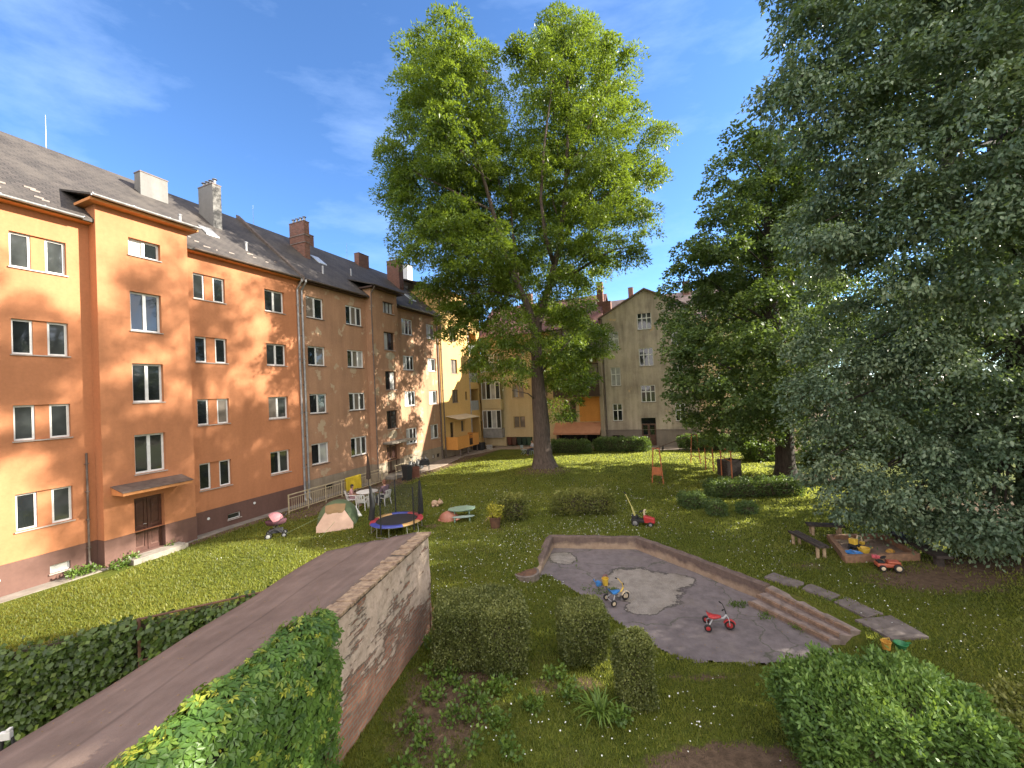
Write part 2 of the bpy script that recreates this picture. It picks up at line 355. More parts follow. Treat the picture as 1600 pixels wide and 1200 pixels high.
# jagged outline: keep cells inside the floor polygon
fi = np.arange(len(fp)).reshape(len(fy), len(fx)); FQ = np.stack([fi[:-1, :-1], fi[:-1, 1:], fi[1:, 1:], fi[1:, :-1]], -1).reshape(-1, 4)
cen = fp[FQ].mean(1); dd, ins = seg_dist(cen, FLOOR); jit = .05 * np.sin(cen[:, 0] * 5.3 + 2 * np.sin(cen[:, 1] * 3)) + .035 * np.sin(cen[:, 0] * 17 + cen[:, 1] * 9) + .03 * np.sin(cen[:, 1] * 23 - cen[:, 0] * 13)
keep = ins | (dd < .07 + jit); FQ = FQ[keep]
bare = np.maximum.reduce([1.0 * np.exp(-((fp[:, 0] - 3.6) / 1.25) ** 2 - ((fp[:, 1] - 12.4) / 1.5) ** 2), .9 * np.exp(-((fp[:, 0] - 1.5) / .6) ** 2 - ((fp[:, 1] - 14.7) / .7) ** 2), .9 * np.exp(-((fp[:, 0] - 3.3) / .7) ** 2 - ((fp[:, 1] - 11.2) / .45) ** 2), .9 * np.exp(-((fp[:, 0] - 4.7) / .7) ** 2 - ((fp[:, 1] - 12.6) / .6) ** 2)])
fz = ZF + .015 * bare + .01 * np.sin(fp[:, 0] * 2) * np.cos(fp[:, 1] * 1.7)
used = np.unique(FQ); rm = -np.ones(len(fp), int); rm[used] = np.arange(len(used))
fl = quads_mesh('basin_floor', np.column_stack([fp, fz])[used], rm[FQ], m); tag(fl, kind='structure')
a = fl.data.attributes.new('bare', 'FLOAT', 'POINT'); a.data.foreach_set('value', bare[used].astype(np.float32))
# retaining wall with a rough top
m, nt, b = newmat('old_concrete'); co = objco(nt); s = N(nt, 'ShaderNodeSeparateXYZ'); L(nt, co, s.inputs[0])
n2 = noise(nt, 4, 7, .7, co); n3 = noise(nt, 40, 4, .7, co)
up_ = ramp(nt, n2, [(.3, (.095, .066, .054)), (.7, (.19, .135, .110))]); lo_ = ramp(nt, n2, [(.3, (.27, .19, .13)), (.7, (.40, .30, .21))])
zz = mathn(nt, 'ADD', s.outputs[2], mathn(nt, 'MULTIPLY', mathn(nt, 'SUBTRACT', noise(nt, 1.6, 6, .7, co), .5), .5))
col = mixc(nt, ramp(nt, mathn(nt, 'ADD', zz, .35), [(.12, (0, 0, 0)), (.24, (1, 1, 1))]), lo_, up_)
L(nt, col, b.inputs['Base Color']); b.inputs['Roughness'].default_value = .95; bump(nt, b, mathn(nt, 'ADD', n3, n2), .8, .03)
wallp = [(.57, 13.45), (1.25, 15.72), (4.28, 15.17), (5.03, 13.97), (5.9, 12.45), (6.58, 11.2)]
mb = MB(); rings = []
fine = []
for i in range(len(wallp) - 1):
    p, q = Vector(wallp[i]), Vector(wallp[i + 1]); k = max(2, int((q - p).length / .18))
    fine += [p.lerp(q, j / k) for j in range(k)]
fine.append(Vector(wallp[-1]))
for i, p in enumerate(fine):
    t = (fine[min(i + 1, len(fine) - 1)] - fine[max(i - 1, 0)]).normalized(); nrm = Vector((t.y, -t.x))
    top = .09 + random.uniform(-.012, .012); 
    if p.x < 1.2 and p.y < 15.4: top = .09 - .40 * max(0, (15.3 - p.y) / 1.9) ** 1.6
    r_ = [random.uniform(-.012, .012) for _ in range(4)]
    inn, out = p + nrm * (.02 + r_[0]), p - nrm * (.22 + r_[1])
    rings.append([(inn.x + nrm.x * .03, inn.y + nrm.y * .03, -.6), (inn.x, inn.y, top - .03 + r_[2]), ((inn.x * .8 + out.x * .2), (inn.y * .8 + out.y * .2), top), ((inn.x * .2 + out.x * .8), (inn.y * .2 + out.y * .8), top + r_[3]), (out.x, out.y, top - .04), (out.x, out.y, -.6)])
vs = [p for r in rings for p in r]; k = 6
fs = [(i * k + j, i * k + j + 1, (i + 1) * k + j + 1, (i + 1) * k + j) for i in range(len(rings) - 1) for j in range(5)] + [tuple(range(6)), tuple((len(rings) - 1) * 6 + j for j in range(6))]
mb.add(vs, fs); rw = mb.build('retaining_wall', m)
tag(rw, 'low crumbling brown concrete retaining wall round the back of the sunken basin', 'wall')
# three worn steps on the right of the basin and the flagstones beyond
st = thing('garden_steps', 'worn concrete garden steps leading out of the sunken basin with rusty edges', 'steps', (6.3, 10.3, 0))
stm = pm('step_concrete', (.29, .225, .195), (.16, .122, .105), 5, .95, .8, 40); edm = pm('step_edge', (.30, .19, .125), (.15, .10, .07), 8, .95, .8, 50)
A0, A1, B0, B1 = Vector((6.00, 11.02)), Vector((6.83, 9.30)), Vector((6.86, 11.35)), Vector((7.45, 9.15))
for i in range(3):
    f0, f1 = i / 3, (i + 1) / 3
    a, b_, c, d_ = A0.lerp(B0, f0), A1.lerp(B1, f0), A1.lerp(B1, f1), A0.lerp(B0, f1); zt = ZF + .118 * (i + 1)
    o = Vector((6.3, 10.3)); MB().prism([(p - o) for p in (a, b_, c, d_)], -.6, zt).build('tread', stm, st, bevel=.012)
    mb = MB(); n_ = 12
    for j in range(n_):
        _ = random.random()
        p, q = a.lerp(b_, j / n_) - o, a.lerp(b_, (j + random.uniform(.85, 1.0)) / n_) - o; w = (d_ - a).normalized() * random.uniform(.05, .07); e = -(d_ - a).normalized() * .012
        mb.prism([p + e, q + e, q + w, p + w], zt - .07, zt + random.uniform(.006, .014))
    mb.build('nosing', edm, st)
flm = pm('flagstone', (.19, .155, .14), (.105, .085, .075), 4, .95, .7, 30)
flag_spots = [((6.85, 11.75), (7.35, 11.05), (7.75, 11.3), (7.3, 12.0)), ((7.4, 11.0), (7.7, 10.35), (8.15, 10.55), (7.82, 11.25)), ((7.72, 10.28), (7.9, 9.55), (8.4, 9.7), (8.2, 10.5)), ((7.6, 9.5), (7.75, 8.75), (8.55, 8.75), (8.5, 9.6))]
fdesc = ['farthest', 'second farthest', 'third farthest', 'nearest']
for i, q in enumerate(flag_spots):
    c = sum((Vector(p) for p in q), Vector((0, 0))) / 4
    pts = []
    for j in range(4):
        p, r = Vector(q[j]) - c, Vector(q[(j + 1) % 4]) - c
        for t in (0, .33, .66): pts.append(p.lerp(r, t) * random.uniform(.9, 1.04))
    o = MB().prism(pts, -.1, .022 + .004 * i).build('flagstone', flm, loc=(c.x, c.y, max(hz(c.x, c.y), .01) + .015), bevel=.01)
    tag(o, 'worn grey concrete slab in the grass right of the steps, %s of the four' % fdesc[i], 'flagstone', 'concrete slabs in the grass')
# ------------------------------------------------------------------ buildings
M_or = plaster('orange_render', (.49, .198, .088), (.405, .160, .070), None, .15, .5)
M_orpl = plaster('brown_plinth', (.150, .078, .060), (.115, .058, .045), None, .2, .3)
M_br = plaster('brown_render', (.43, .240, .138), (.29, .160, .094), ((.42, .31, .20), 1.1, .585), .5, .7)
M_brp = plaster('grey_plinth', (.30, .24, .17), (.17, .13, .09), None, .6, .8)
M_ye = plaster('yellow_render', (.68, .43, .16), (.62, .38, .14), None, .15, .1)
M_cr = plaster('cream_render', (.60, .47, .27), (.50, .37, .20), None, .3, .5)
M_or2 = plaster('apricot_render', (.66, .30, .07), (.6, .26, .06), None, .15, .1)
M_gr = plaster('grey_render', (.54, .46, .36), (.26, .215, .17), ((.58, .42, .25), .8, .63), .9, .4, .57)
M_white = pm('window_white', (.72, .72, .70), (.62, .62, .6), 5, .4)
M_dbrown = pm('dark_brown_wood', (.060, .030, .020), (.035, .018, .012), 7, .55, .2, 40)
M_sill = pm('metal_sill', (.42, .36, .32), (.3, .25, .22), 8, .5)
M_zinc = pm('zinc', (.42, .42, .42), (.27, .27, .28), 5, .45, 0, 60, .5)
M_zincd = pm('dark_gutter', (.16, .12, .10), (.09, .07, .06), 5, .55, 0, 60, .2)
M_glass = [glassmat('pane_dark', (.018, .022, .024)), glassmat('pane_grey', (.05, .055, .055)), glassmat('pane_curtain', (.42, .42, .40), coat=1), glassmat('pane_warm', (.16, .13, .10), coat=1)]
M_rf1 = rooftile('roof_slate', (.066, .054, .048), (.044, .037, .033), (.092, .077, .066))
M_rf2 = rooftile('roof_tin', (.20, .13, .11), (.17, .11, .1), (.25, .19, .17), .55, 3.0, .03)
M_brick = brickmat('chimney_brick', (.26, .095, .060), (.17, .060, .040), (.20, .15, .12), .25, .075)
M_grey = plaster('chimney_render', (.22, .21, .20), (.15, .145, .14), None, .3, .5)
M_door = pm('door_wood', (.085, .032, .022), (.055, .020, .014), 6, .5, .2, 30)
M_step = pm('step_stone', (.28, .25, .21), (.19, .165, .14), 4, .9, .5, 30)
M_soff = pm('soffit', (.60, .25, .08), (.52, .21, .07), 3, .8)
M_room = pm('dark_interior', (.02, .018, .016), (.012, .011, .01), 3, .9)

def wall(root, name, mat, fm, a0, a1, z0, z1, ops, o=0.0, rev=.18, back=None, label=None):
    """facade sheet with real openings, each lined by reveals; back = depth of the closed body behind"""
    A = sorted(set([a0, a1] + [q for w in ops for q in (w[0], w[1])])); Z = sorted(set([z0, z1] + [q for w in ops for q in (w[2], w[3])]))
    A = [q for q in A if a0 <= q <= a1]; Z = [q for q in Z if z0 <= q <= z1]; mb = MB(); idx = {}
    def P(i, j):
        if (i, j) not in idx: idx[(i, j)] = len(mb.v); mb.v.append(tuple(fm(A[i], o, Z[j])))
        return idx[(i, j)]
    for i in range(len(A) - 1):
        for j in range(len(Z) - 1):
            ca, cz = (A[i] + A[i + 1]) / 2, (Z[j] + Z[j + 1]) / 2
            if any(w[0] < ca < w[1] and w[2] < cz < w[3] for w in ops): continue
            mb.f.append((P(i, j), P(i + 1, j), P(i + 1, j + 1), P(i, j + 1)))
    for w in ops:
        b0, b1, c0, c1 = w[0], w[1], max(w[2], z0), min(w[3], z1); d = w[4] if len(w) > 4 else rev
        if b0 < a0 or b1 > a1 or c0 >= c1: continue
        f, k = o, o - d
        for p, q in (((b0, c0), (b0, c1)), ((b1, c0), (b1, c1)), ((b0, c1), (b1, c1)), ((b0, c0), (b1, c0))):
            mb.quad(fm(p[0], f, p[1]), fm(q[0], f, q[1]), fm(q[0], k, q[1]), fm(p[0], k, p[1]))
        mb.quad(fm(b0, k, c0), fm(b1, k, c0), fm(b1, k, c1), fm(b0, k, c1))
    if back is not None:
        k = o - back
        for p, q in ((a0, a0), (a1, a1)): mb.quad(fm(p, o, z0), fm(q, o, z1), fm(q, k, z1), fm(p, k, z0))
        mb.quad(fm(a0, k, z0), fm(a1, k, z0), fm(a1, k, z1), fm(a0, k, z1))
    ob = mb.build(name, mat, root, recalc=False)
    if label: ob['label'] = label
    return ob
def window(root, fm, a0, a1, z0, z1, o, nm=2, transom=None, mat=None, rec=.13, sill=True, sillmat=None, curt=None, fw=.07, name='window', label=None):
    """one window: outer frame with nm sashes; children: one pane per sash, sill"""
    mat = mat or M_white; f0, f1 = o - rec - .05, o - rec; mb = MB(); g = .004
    a0 += g; a1 -= g; z0 += g; z1 -= g
    mb.bf(fm, a0, a1, f0, f1, z0, z0 + fw); mb.bf(fm, a0, a1, f0, f1, z1 - fw, z1)
    mb.bf(fm, a0, a0 + fw, f0, f1 - .003, z0 + fw, z1 - fw); mb.bf(fm, a1 - fw, a1, f0, f1 - .003, z0 + fw, z1 - fw)
    k = (a1 - a0) / nm; mw = fw * .75
    for i in range(1, nm): mb.bf(fm, a0 + k * i - mw, a0 + k * i + mw, f0, f1 + .004, z0 + fw, z1 - fw)
    if transom:
        zt = z0 + (z1 - z0) * transom; mb.bf(fm, a0 + fw, a1 - fw, f0, f1 + .007, zt - mw * .8, zt + mw * .8)
    fr = mb.build(name, mat, root)
    if label: fr['label'] = label
    for i in range(nm):
        p0, p1 = a0 + k * i + fw * .6, a0 + k * (i + 1) - fw * .6; t = [random.uniform(-.006, .006) for _ in range(2)]
        gm = M_glass[curt[i % len(curt)] if curt else random.choice((0, 0, 1, 0, 2, 3))]
        q = MB(); op = f0 + .022
        q.quad(fm(p0, op + t[0], z0 + fw * .6), fm(p1, op + t[1], z0 + fw * .6), fm(p1, op, z1 - fw * .6), fm(p0, op, z1 - fw * .6)).build('pane', gm, fr, recalc=False)
    if sill:
        s_ = MB(); s_.bf(fm, a0 - .04, a1 + .04, o - rec + .004, o + .05, z0 - .045, z0 - .008); s_.build('sill', sillmat or M_sill, fr)
    return fr
def gutter(root, fm, a0, a1, o, z, mat, r=.075):
    mb = MB(); n = 7; vs = []
    for a in (a0, a1):
        for i in range(n): w = PI + PI * i / (n - 1); vs.append(fm(a, o + r * math.cos(w), z + r * math.sin(w)))
        for i in range(n): w = 2 * PI - PI * i / (n - 1); vs.append(fm(a, o + (r - .012) * math.cos(w), z + (r - .012) * math.sin(w)))
    mb.add(vs, [(i, (i + 1) % (2 * n), 2 * n + (i + 1) % (2 * n), 2 * n + i) for i in range(2 * n)])
    k = int((a1 - a0) / .9)
    for i in range(k + 1):
        a = a0 + (a1 - a0) * i / max(k, 1); mb.bf(fm, a - .012, a + .012, o - r, o + r + .01, z - .004, z + .012)
    return mb.build('gutter', mat, root)
def pipe(root, fm, a, o, z0, z1, mat, r=.05, top=None):
    mb = MB(); pts = []
    if top: pts = [fm(a, top[0], top[1]), fm(a, top[0], top[1] - .12), fm(a, o, top[1] - .55)]
    pts += [fm(a, o, z1 if not top else top[1] - .7), fm(a, o, z0 + .15), fm(a, o + .1, z0)]
    mb.tube(pts, r, 8)
    for i in range(4):
        z = z0 + (z1 - z0) * (.15 + .25 * i); mb.bf(fm, a - r - .015, a + r + .015, o - .06, o + r + .008, z, z + .03)
    return mb.build('downpipe', mat, root, smooth=False)
def slope(root, name, mat, fm, a0, a1, o0, z0, o1, z1, th=.1):
    mb = MB(); vs = [fm(a, o, z) for a in (a0, a1) for (o, z) in ((o0, z0), (o1, z1), (o1, z1 - th), (o0, z0 - th))]
    mb.add(vs, [(0, 4, 5, 1), (3, 2, 6, 7), (0, 3, 7, 4), (1, 5, 6, 2), (0, 1, 2, 3), (4, 7, 6, 5)]); return mb.build(name, mat, root)
def chimney(root, fm, a0, a1, o0, o1, z0, z1, mat, pots=0, bands=(), cap=True):
    mb = MB(); mb.bf(fm, a0, a1, o0, o1, z0, z1); ob = mb.build('chimney', mat, root, bevel=.01)
    q = MB(); q.bf(fm, a0 - .02, a1 + .02, o0 - .02, o1 + .02, z1 + .002, z1 + .05)
    for zb in bands: q.bf(fm, a0 - .03, a1 + .03, o0 - .03, o1 + .03, zb, zb + .06)
    q.build('cap', pm('chimney_cap', (.22, .17, .15), (.13, .1, .09), 6, .9), ob)
    for i in range(pots):
        a = (a0 + a1) / 2; o = o0 + (o1 - o0) * (i + .5) / pots
        c = Vector(fm(a, o, z1 + .08)); p = MB()
        p.lathe([(.07, 0), (.07, .2), (.05, .2), (.05, .26)], c, 10); p.lathe([(.13, .26), (.13, .275), (.02, .31)], c, 10)
        p.build('flue_cowl', M_zinc, ob)
    return ob
def door(root, fm, a0, a1, z0, z1, o, mat, rec=.2, leaves=2, glazed=None):
    mb = MB(); k = o - rec; n = leaves; w = (a1 - a0) / n
    mb.bf(fm, a0, a1, k - .06, k - .03, z0, z1)
    for i in range(n):
        p, q = a0 + w * i + .012, a0 + w * (i + 1) - .012
        mb.bf(fm, p, q, k - .03, k, z0 + .01, z0 + .16); mb.bf(fm, p, q, k - .03, k, z1 - .12, z1 - .01)
        mb.bf(fm, p, p + .09, k - .03, k, z0 + .16, z1 - .12); mb.bf(fm, q - .09, q, k - .03, k, z0 + .16, z1 - .12)
        mb.bf(fm, p + .09, q - .09, k - .03, k + .002, z0 + .9, z0 + 1.0)
        if not glazed: mb.bf(fm, p + .13, q - .13, k - .03, k - .012, z0 + .22, z0 + .84); mb.bf(fm, p + .13, q - .13, k - .03, k - .012, z0 + 1.06, z1 - .18)
    d = mb.build('door', mat, root)
    if glazed:
        q = MB()
        for i in range(n):
            p, r = a0 + w * i + .1, a0 + w * (i + 1) - .1; q.quad(fm(p, k - .02, z0 + 1.0), fm(r, k - .02, z0 + 1.0), fm(r, k - .02, z1 - .12), fm(p, k - .02, z1 - .12))
        q.build('pane', M_glass[0], d, recalc=False)
    h = MB(); a = (a0 + a1) / 2 - .05; h.tube([fm(a, k, z0 + 1.03), fm(a, k + .05, z0 + 1.03), fm(a - .1, k + .05, z0 + 1.03)], .011, 6).build('handle', M_zinc, d)
    return d
def rod(root, p, h, r=.012):
    MB().tube([p, Vector(p) + Vector((0, 0, h))], [r, r * .5], 6).build('lightning_rod', M_zinc, root)

ROWS = [(1.93, 3.12), (4.84, 6.0), (7.68, 8.84), (10.55, 11.72)]
# ---------- orange house
U0 = 8.5
orh = thing('apartment_house', 'orange rendered four storey apartment house with brown plinth, nearest on the left', 'house', W(U0, 0), -AZ)
fm = lambda a, o, z: (o, a - U0, z)
ops = []; wins = []
for r, (z0, z1) in enumerate(ROWS):
    for n0, n1 in ((6.02, 7.36), (11.46, 12.84), (.4, 1.75)): ops.append((n0, n1, z0, z1, .17))
    ops.append((14.86, 16.02, z0, z1, .2)); ops.append((2.9, 4.05, z0, z1, .2))
bo = [(6.75, 7.25, .28, .55, .2), (12.6, 13.2, .30, .55, .2)]
wall(orh, 'wall', M_or, fm, -4, 16.93, 1.0, 12.8, ops, 0, .18, 10)
wall(orh, 'plinth', M_orpl, fm, -4, 16.93, -.4, 1.0, bo, .015, .2)
for r, (z0, z1) in enumerate(ROWS):
    for n0, n1 in ((6.02, 7.36), (11.46, 12.84), (.4, 1.75)):
        for w0, w1 in ((n0, n0 + .5), (n1 - .5, n1)):
            window(orh, fm, w0, w1, z0, z1, -.10, 1, rec=.0, sill=False, curt=[random.choice((0, 0, 1, 1, 2))] if n0 < 11 else None, fw=.06)
        MB().bf(fm, n0 + .5, n1 - .5, -.168, -.07, z0 + .002, z1 - .002).build('window_panel', M_or, orh)
        MB().bf(fm, n0 - .04, n1 + .04, -.10, .05, z0 - .045, z0 - .006).build('sill', M_sill, orh)
    window(orh, fm, 14.86, 16.02, z0, z1, 0, 2, rec=.14); window(orh, fm, 2.9, 4.05, z0, z1, 0, 2, rec=.14)
for q in bo: window(orh, fm, q[0], q[1], q[2], q[3], .015, 1, rec=.06, curt=[2 if q[0] < 8 else 1], fw=.03, name='basement_window')
# stair tower
def tower(root, fm, a0, a1, ztop, mat, plm, tops, doorop, o=.5, zp=1.0):
    w = wall(root, 'stair_tower', mat, fm, a0, a1, zp, ztop, tops + [doorop], o, .2, 1.6)
    wall(root, 'plinth', plm, fm, a0 - .012, a1 + .012, -.4, zp - .002, [doorop], o + .015, .22, .5)
    # shallow roof of the tower running back into the main roof
    slope(root, 'tower_roof', M_rf1, fm, a0 - .28, a1 + .28, o + .42, ztop + .12, -1.5, ztop + .12 + .30 * (o + 1.92), .07)
    mb = MB(); mb.bf(fm, a0 - .26, a1 + .26, o + .002, o + .36, ztop - .08, ztop + .02); mb.bf(fm, a0 - .26, a0 - .004, -.3, o + .002, ztop - .08, ztop + .02); mb.bf(fm, a1 + .004, a1 + .26, -.3, o + .002, ztop - .08, ztop + .02)
    return w, mb
TW = [(8.93, 9.95, 3.19, 4.70, .2), (8.93, 9.95, 5.95, 7.47, .2), (8.93, 9.95, 8.74, 10.28, .2), (8.93, 9.98, 11.70, 12.38, .2)]
tw, mb = tower(orh, fm, 7.97, 10.98, 13.36, M_or, M_orpl, TW, (8.86, 9.84, .18, 2.28, .24))
mb.build('soffit', M_soff, orh)
for q, cu in zip(TW, ([0, 0], [0, 0], [0, 0], [2, 0])): window(orh, fm, q[0], q[1], q[2], q[3], .5, 2, rec=.14, curt=cu)
gutter(orh, fm, 7.7, 11.25, .99, 13.44, M_zinc)
door(orh, fm, 8.86, 9.84, .18, 2.28, .5, M_door, .2)
MB().bf(fm, 8.5, 10.3, .52, 1.15, -.2, .17).build('doorstep', M_step, orh, bevel=.015)
cn = MB().add([fm(a, o, z) for a in (8.2, 10.45) for (o, z) in ((.5, 2.86), (1.28, 2.68), (1.28, 2.58), (.5, 2.58))], [(0, 1, 5, 4), (1, 2, 6, 5), (2, 3, 7, 6), (0, 4, 7, 3), (0, 3, 2, 1), (4, 5, 6, 7)]).build('canopy', pm('canopy_orange', (.58, .24, .08), (.45, .19, .07), 4, .8), orh)
MB().add([fm(a, o, z) for a in (8.17, 10.48) for (o, z) in ((.502, 2.905), (1.31, 2.715), (1.31, 2.69), (.502, 2.88))], [(0, 1, 5, 4), (1, 2, 6, 5), (2, 3, 7, 6), (0, 4, 7, 3), (0, 3, 2, 1), (4, 5, 6, 7)]).build('sheet_metal', M_zincd, cn)
# roof, gutters
slope(orh, 'roof', M_rf1, fm, -4.2, 16.9, .42, 12.72, -5.0, 17.25, .12); slope(orh, 'roof', M_rf1, fm, -4.2, 16.9, -5.0, 17.25, -10.4, 12.7, .12)
MB().bf(fm, -4, 7.95, .002, .34, 12.58, 12.66).build('soffit', M_soff, orh); MB().bf(fm, 11.0, 16.9, .002, .34, 12.58, 12.66).build('soffit', M_soff, orh)
gutter(orh, fm, -4, 7.66, .46, 12.68, M_zinc); gutter(orh, fm, 11.3, 16.85, .46, 12.68, M_zincd)
MB().bf(fm, 16.86, 17.12, -5.2, -.15, 12.6, 12.7).add([fm(a, o, z) for a in (16.88, 17.10) for (o, z) in ((.36, 12.55), (.36, 12.86), (-5.0, 17.48), (-5.0, 16.8))], [(0, 1, 5, 4), (1, 2, 6, 5), (2, 3, 7, 6), (0, 4, 7, 3), (0, 3, 2, 1), (4, 5, 6, 7)]).build('fire_wall_coping', pm('coping_dark', (.13, .10, .085), (.08, .06, .05), 5, .9), orh)
pipe(orh, fm, 7.72, .07, .2, 4.2, M_zincd, .035); pipe(orh, fm, 16.8, .08, .1, 12.4, M_zinc, .055, (.46, 12.62))
chimney(orh, fm, 11.3, 12.45, -4.0, -3.5, 15.0, 17.12, M_grey); chimney(orh, fm, 13.98, 14.43, -3.7, -2.5, 14.2, 17.5, M_grey, 4)
rod(orh, fm(8.67, -5.0, 17.2), 1.5)
# small roof fittings: vent pipes, snow guards
q = MB()
for a, o in ((14.6, -.9), (11.9, -1.6)): z = 12.72 + (.42 - o) * .836; q.tube([fm(a, o, z - .1), fm(a, o, z + .38)], .06, 8); q.lathe([(.09, .38), (.09, .42), (.02, .46)], fm(a, o, z), 8)
q.build('vent_pipe', M_zinc, orh)
for a, o in ((12.9, -1.3),):
    z = 12.72 + (.42 - o) * .836; MB().add([fm(a + da, o + do, z + .836 * (-do) + dz) for dz in (.02, .07) for da, do in ((0, 0), (.6, 0), (.6, -.7), (0, -.7))], [(0, 1, 2, 3), (4, 5, 6, 7), (0, 1, 5, 4), (1, 2, 6, 5), (2, 3, 7, 6), (3, 0, 4, 7)]).build('roof_window', M_zinc, orh)
for i in range(44):
    a = random.uniform(-3, 16.5); o = random.uniform(-.6, .25); z = 12.72 + (.42 - o) * .836
    if 7.4 < a < 11.4: continue
    MB().bf(fm, a, a + random.uniform(.05, .3), o - .03, o + .01, z + .0, z + .05).build('snow_guard', M_zincd, orh)

q = MB()
for a, z in ((5.6, .55), (11.75, .62), (13.9, .75)): q.lathe([(.06, -.01), (.06, .012), (.03, .014)], fm(a, .02, z), 12, Matrix.Rotation(PI / 2, 3, 'Y'))
q.build('vent_cap', M_white, orh)

# ---------- brown house
U1 = 24.2
brh = thing('apartment_house', 'weathered brown plastered apartment house with brick chimneys, middle of the left row', 'house', W(U1, 0), -AZ)
fb = lambda a, o, z: (o, a - U1, z)
BR = [(1.95, 3.18), (4.94, 6.1), (7.78, 8.92), (10.6, 11.86)]
ops = [(a0, a1, z0, z1, .2) for z0, z1 in BR for a0, a1 in ((17.42, 18.68), (20.46, 21.9), (26.2, 27.6), (29.54, 30.8))]
bo = [(29.6, 30.0, .28, .6, .25), (30.3, 30.75, .28, .6, .25), (18.2, 18.9, .3, .6, .2)]
wall(brh, 'wall', M_br, fb, 16.95, 31.35, 1.15, 12.8, ops, 0, .2, 10); wall(brh, 'plinth', M_brp, fb, 16.95, 31.35, -.4, 1.15, bo, .02, .25)
for z0, z1 in BR:
    window(brh, fb, 17.42, 18.68, z0, z1, 0, 2, rec=.1, sillmat=M_zincd); window(brh, fb, 20.46, 21.9, z0, z1, 0, 3, rec=.06, sillmat=M_zincd, curt=[0, 3, 1] if random.random() < .6 else [0, 3, 2])
    window(brh, fb, 26.2, 27.6, z0, z1, 0, 3, rec=.06, curt=[2, 1, 0]); window(brh, fb, 29.54, 30.8, z0, z1, 0, 2, rec=.1, curt=[2, 1])
for q in bo: window(brh, fb, q[0], q[1], q[2], q[3], .02, 1, rec=.08, mat=M_dbrown, fw=.03, sill=False, name='basement_window')
TB = [(23.45, 24.65, 3.42, 4.74, .2), (23.47, 24.66, 6.24, 7.58, .2), (23.5, 24.67, 9.12, 10.42, .2), (23.52, 24.72, 11.8, 12.62, .2)]
tw, mb = tower(brh, fb, 22.3, 25.1, 13.36, M_br, M_brp, TB, (23.3, 24.7, .22, 2.3, .3), .5, 1.15)
mb.build('soffit', M_dbrown, brh)
for q, cu in zip(TB, ([0, 1, 3], [0, 2, 0], [2, 0, 0], [2, 2, 2])): window(brh, fb, q[0], q[1], q[2], q[3], .5, 2 if q[2] < 11 else 3, rec=.14, mat=M_dbrown, curt=cu, fw=.05)
# patched pale render under the stair windows
for q in TB[:3]: 
    mb = MB(); n = 9; c = ((q[0] + q[1]) / 2, q[2] - .42)
    mb.add([fb(c[0] + math.cos(i * 2 * PI / n) * random.uniform(.45, .62), .504, c[1] + math.sin(i * 2 * PI / n) * random.uniform(.26, .38)) for i in range(n)], [tuple(range(n))]).build('render_patch', pm('render_patch', (.40, .33, .23), (.30, .24, .16), 4, .9, .4, 30), brh)
door(brh, fb, 23.3, 24.7, .22, 2.3, .5, M_door, .28)
MB().bf(fb, 23.0, 25.4, .52, 1.3, -.2, .2).build('doorstep', M_step, brh, bevel=.015)
cn = MB().bf(fb, 22.9, 25.7, .5, 1.35, 2.42, 2.56).build('canopy', pm('canopy_grey', (.26, .22, .17), (.15, .125, .10), 5, .9, .3, 30), brh, bevel=.02)
slope(brh, 'roof', M_rf1, fb, 17.1, 31.35, .42, 12.72, -5.0, 17.25, .12); slope(brh, 'roof', M_rf1, fb, 17.1, 31.35, -5.0, 17.25, -10.4, 12.7, .12)
MB().bf(fb, 17.0, 22.0, .002, .34, 12.56, 12.66).build('soffit', M_dbrown, brh); MB().bf(fb, 25.4, 31.3, .002, .34, 12.56, 12.66).build('soffit', M_dbrown, brh)
gutter(brh, fb, 17.1, 21.95, .46, 12.68, M_zincd); gutter(brh, fb, 25.45, 31.3, .46, 12.68, M_zinc); gutter(brh, fb, 22.05, 25.35, .99, 13.44, M_zincd)
pipe(brh, fb, 17.08, .09, .1, 12.4, M_zinc, .055, (.46, 12.62)); pipe(brh, fb, 31.1, .08, .1, 12.4, M_zincd, .055, (.46, 12.62)); pipe(brh, fb, 22.2, .62, .2, 13.2, M_zincd, .04, (.95, 13.4))
chimney(brh, fb, 19.68, 20.1, -3.85, -2.5, 14.2, 17.62, M_brick, 4, (16.2, 16.7)); chimney(brh, fb, 22.3, 22.8, -5.6, -5.1, 16.5, 18.1, M_brick, 0)
chimney(brh, fb, 26.8, 28.0, -5.0, -4.5, 16.0, 17.95, M_brick, 0); chimney(brh, fb, 29.45, 30.05, -3.8, -2.5, 14.4, 17.8, M_brick, 4)
rod(brh, fb(18.0, -5.0, 17.2), 1.3); rod(brh, fb(26.0, -5.0, 17.2), 1.4)
for a, o in ((20.6, -2.3), (28.9, -.9)):
    z = 12.72 + (.42 - o) * .836; MB().add([fb(a + da, o + do, z + .836 * (-do) + dz) for dz in (.02, .08) for da, do in ((0, 0), (.7, 0), (.7, -.8), (0, -.8))], [(0, 1, 2, 3), (4, 5, 6, 7), (0, 1, 5, 4), (1, 2, 6, 5), (2, 3, 7, 6), (3, 0, 4, 7)]).build('roof_window', pm('skylight', (.55, .58, .62), (.45, .48, .52), 3, .15), brh)
q = MB()
for a, o in ((19.6, -.9), (23.2, -2.0)): z = 12.72 + (.42 - o) * .836; q.tube([fb(a, o, z - .1), fb(a, o, z + .5)], .06, 8)
q.build('vent_pipe', M_zinc, brh)
mb = MB()
for z0, z1 in BR[:4]: mb.bf(fb, 16.99, 17.2, .0, .012, z0 + .1, z0 + .17); mb.bf(fb, 16.99, 17.16, .0, .012, z1 + .5, z1 + .56)
mb.build('wall_anchor', M_zincd, brh)

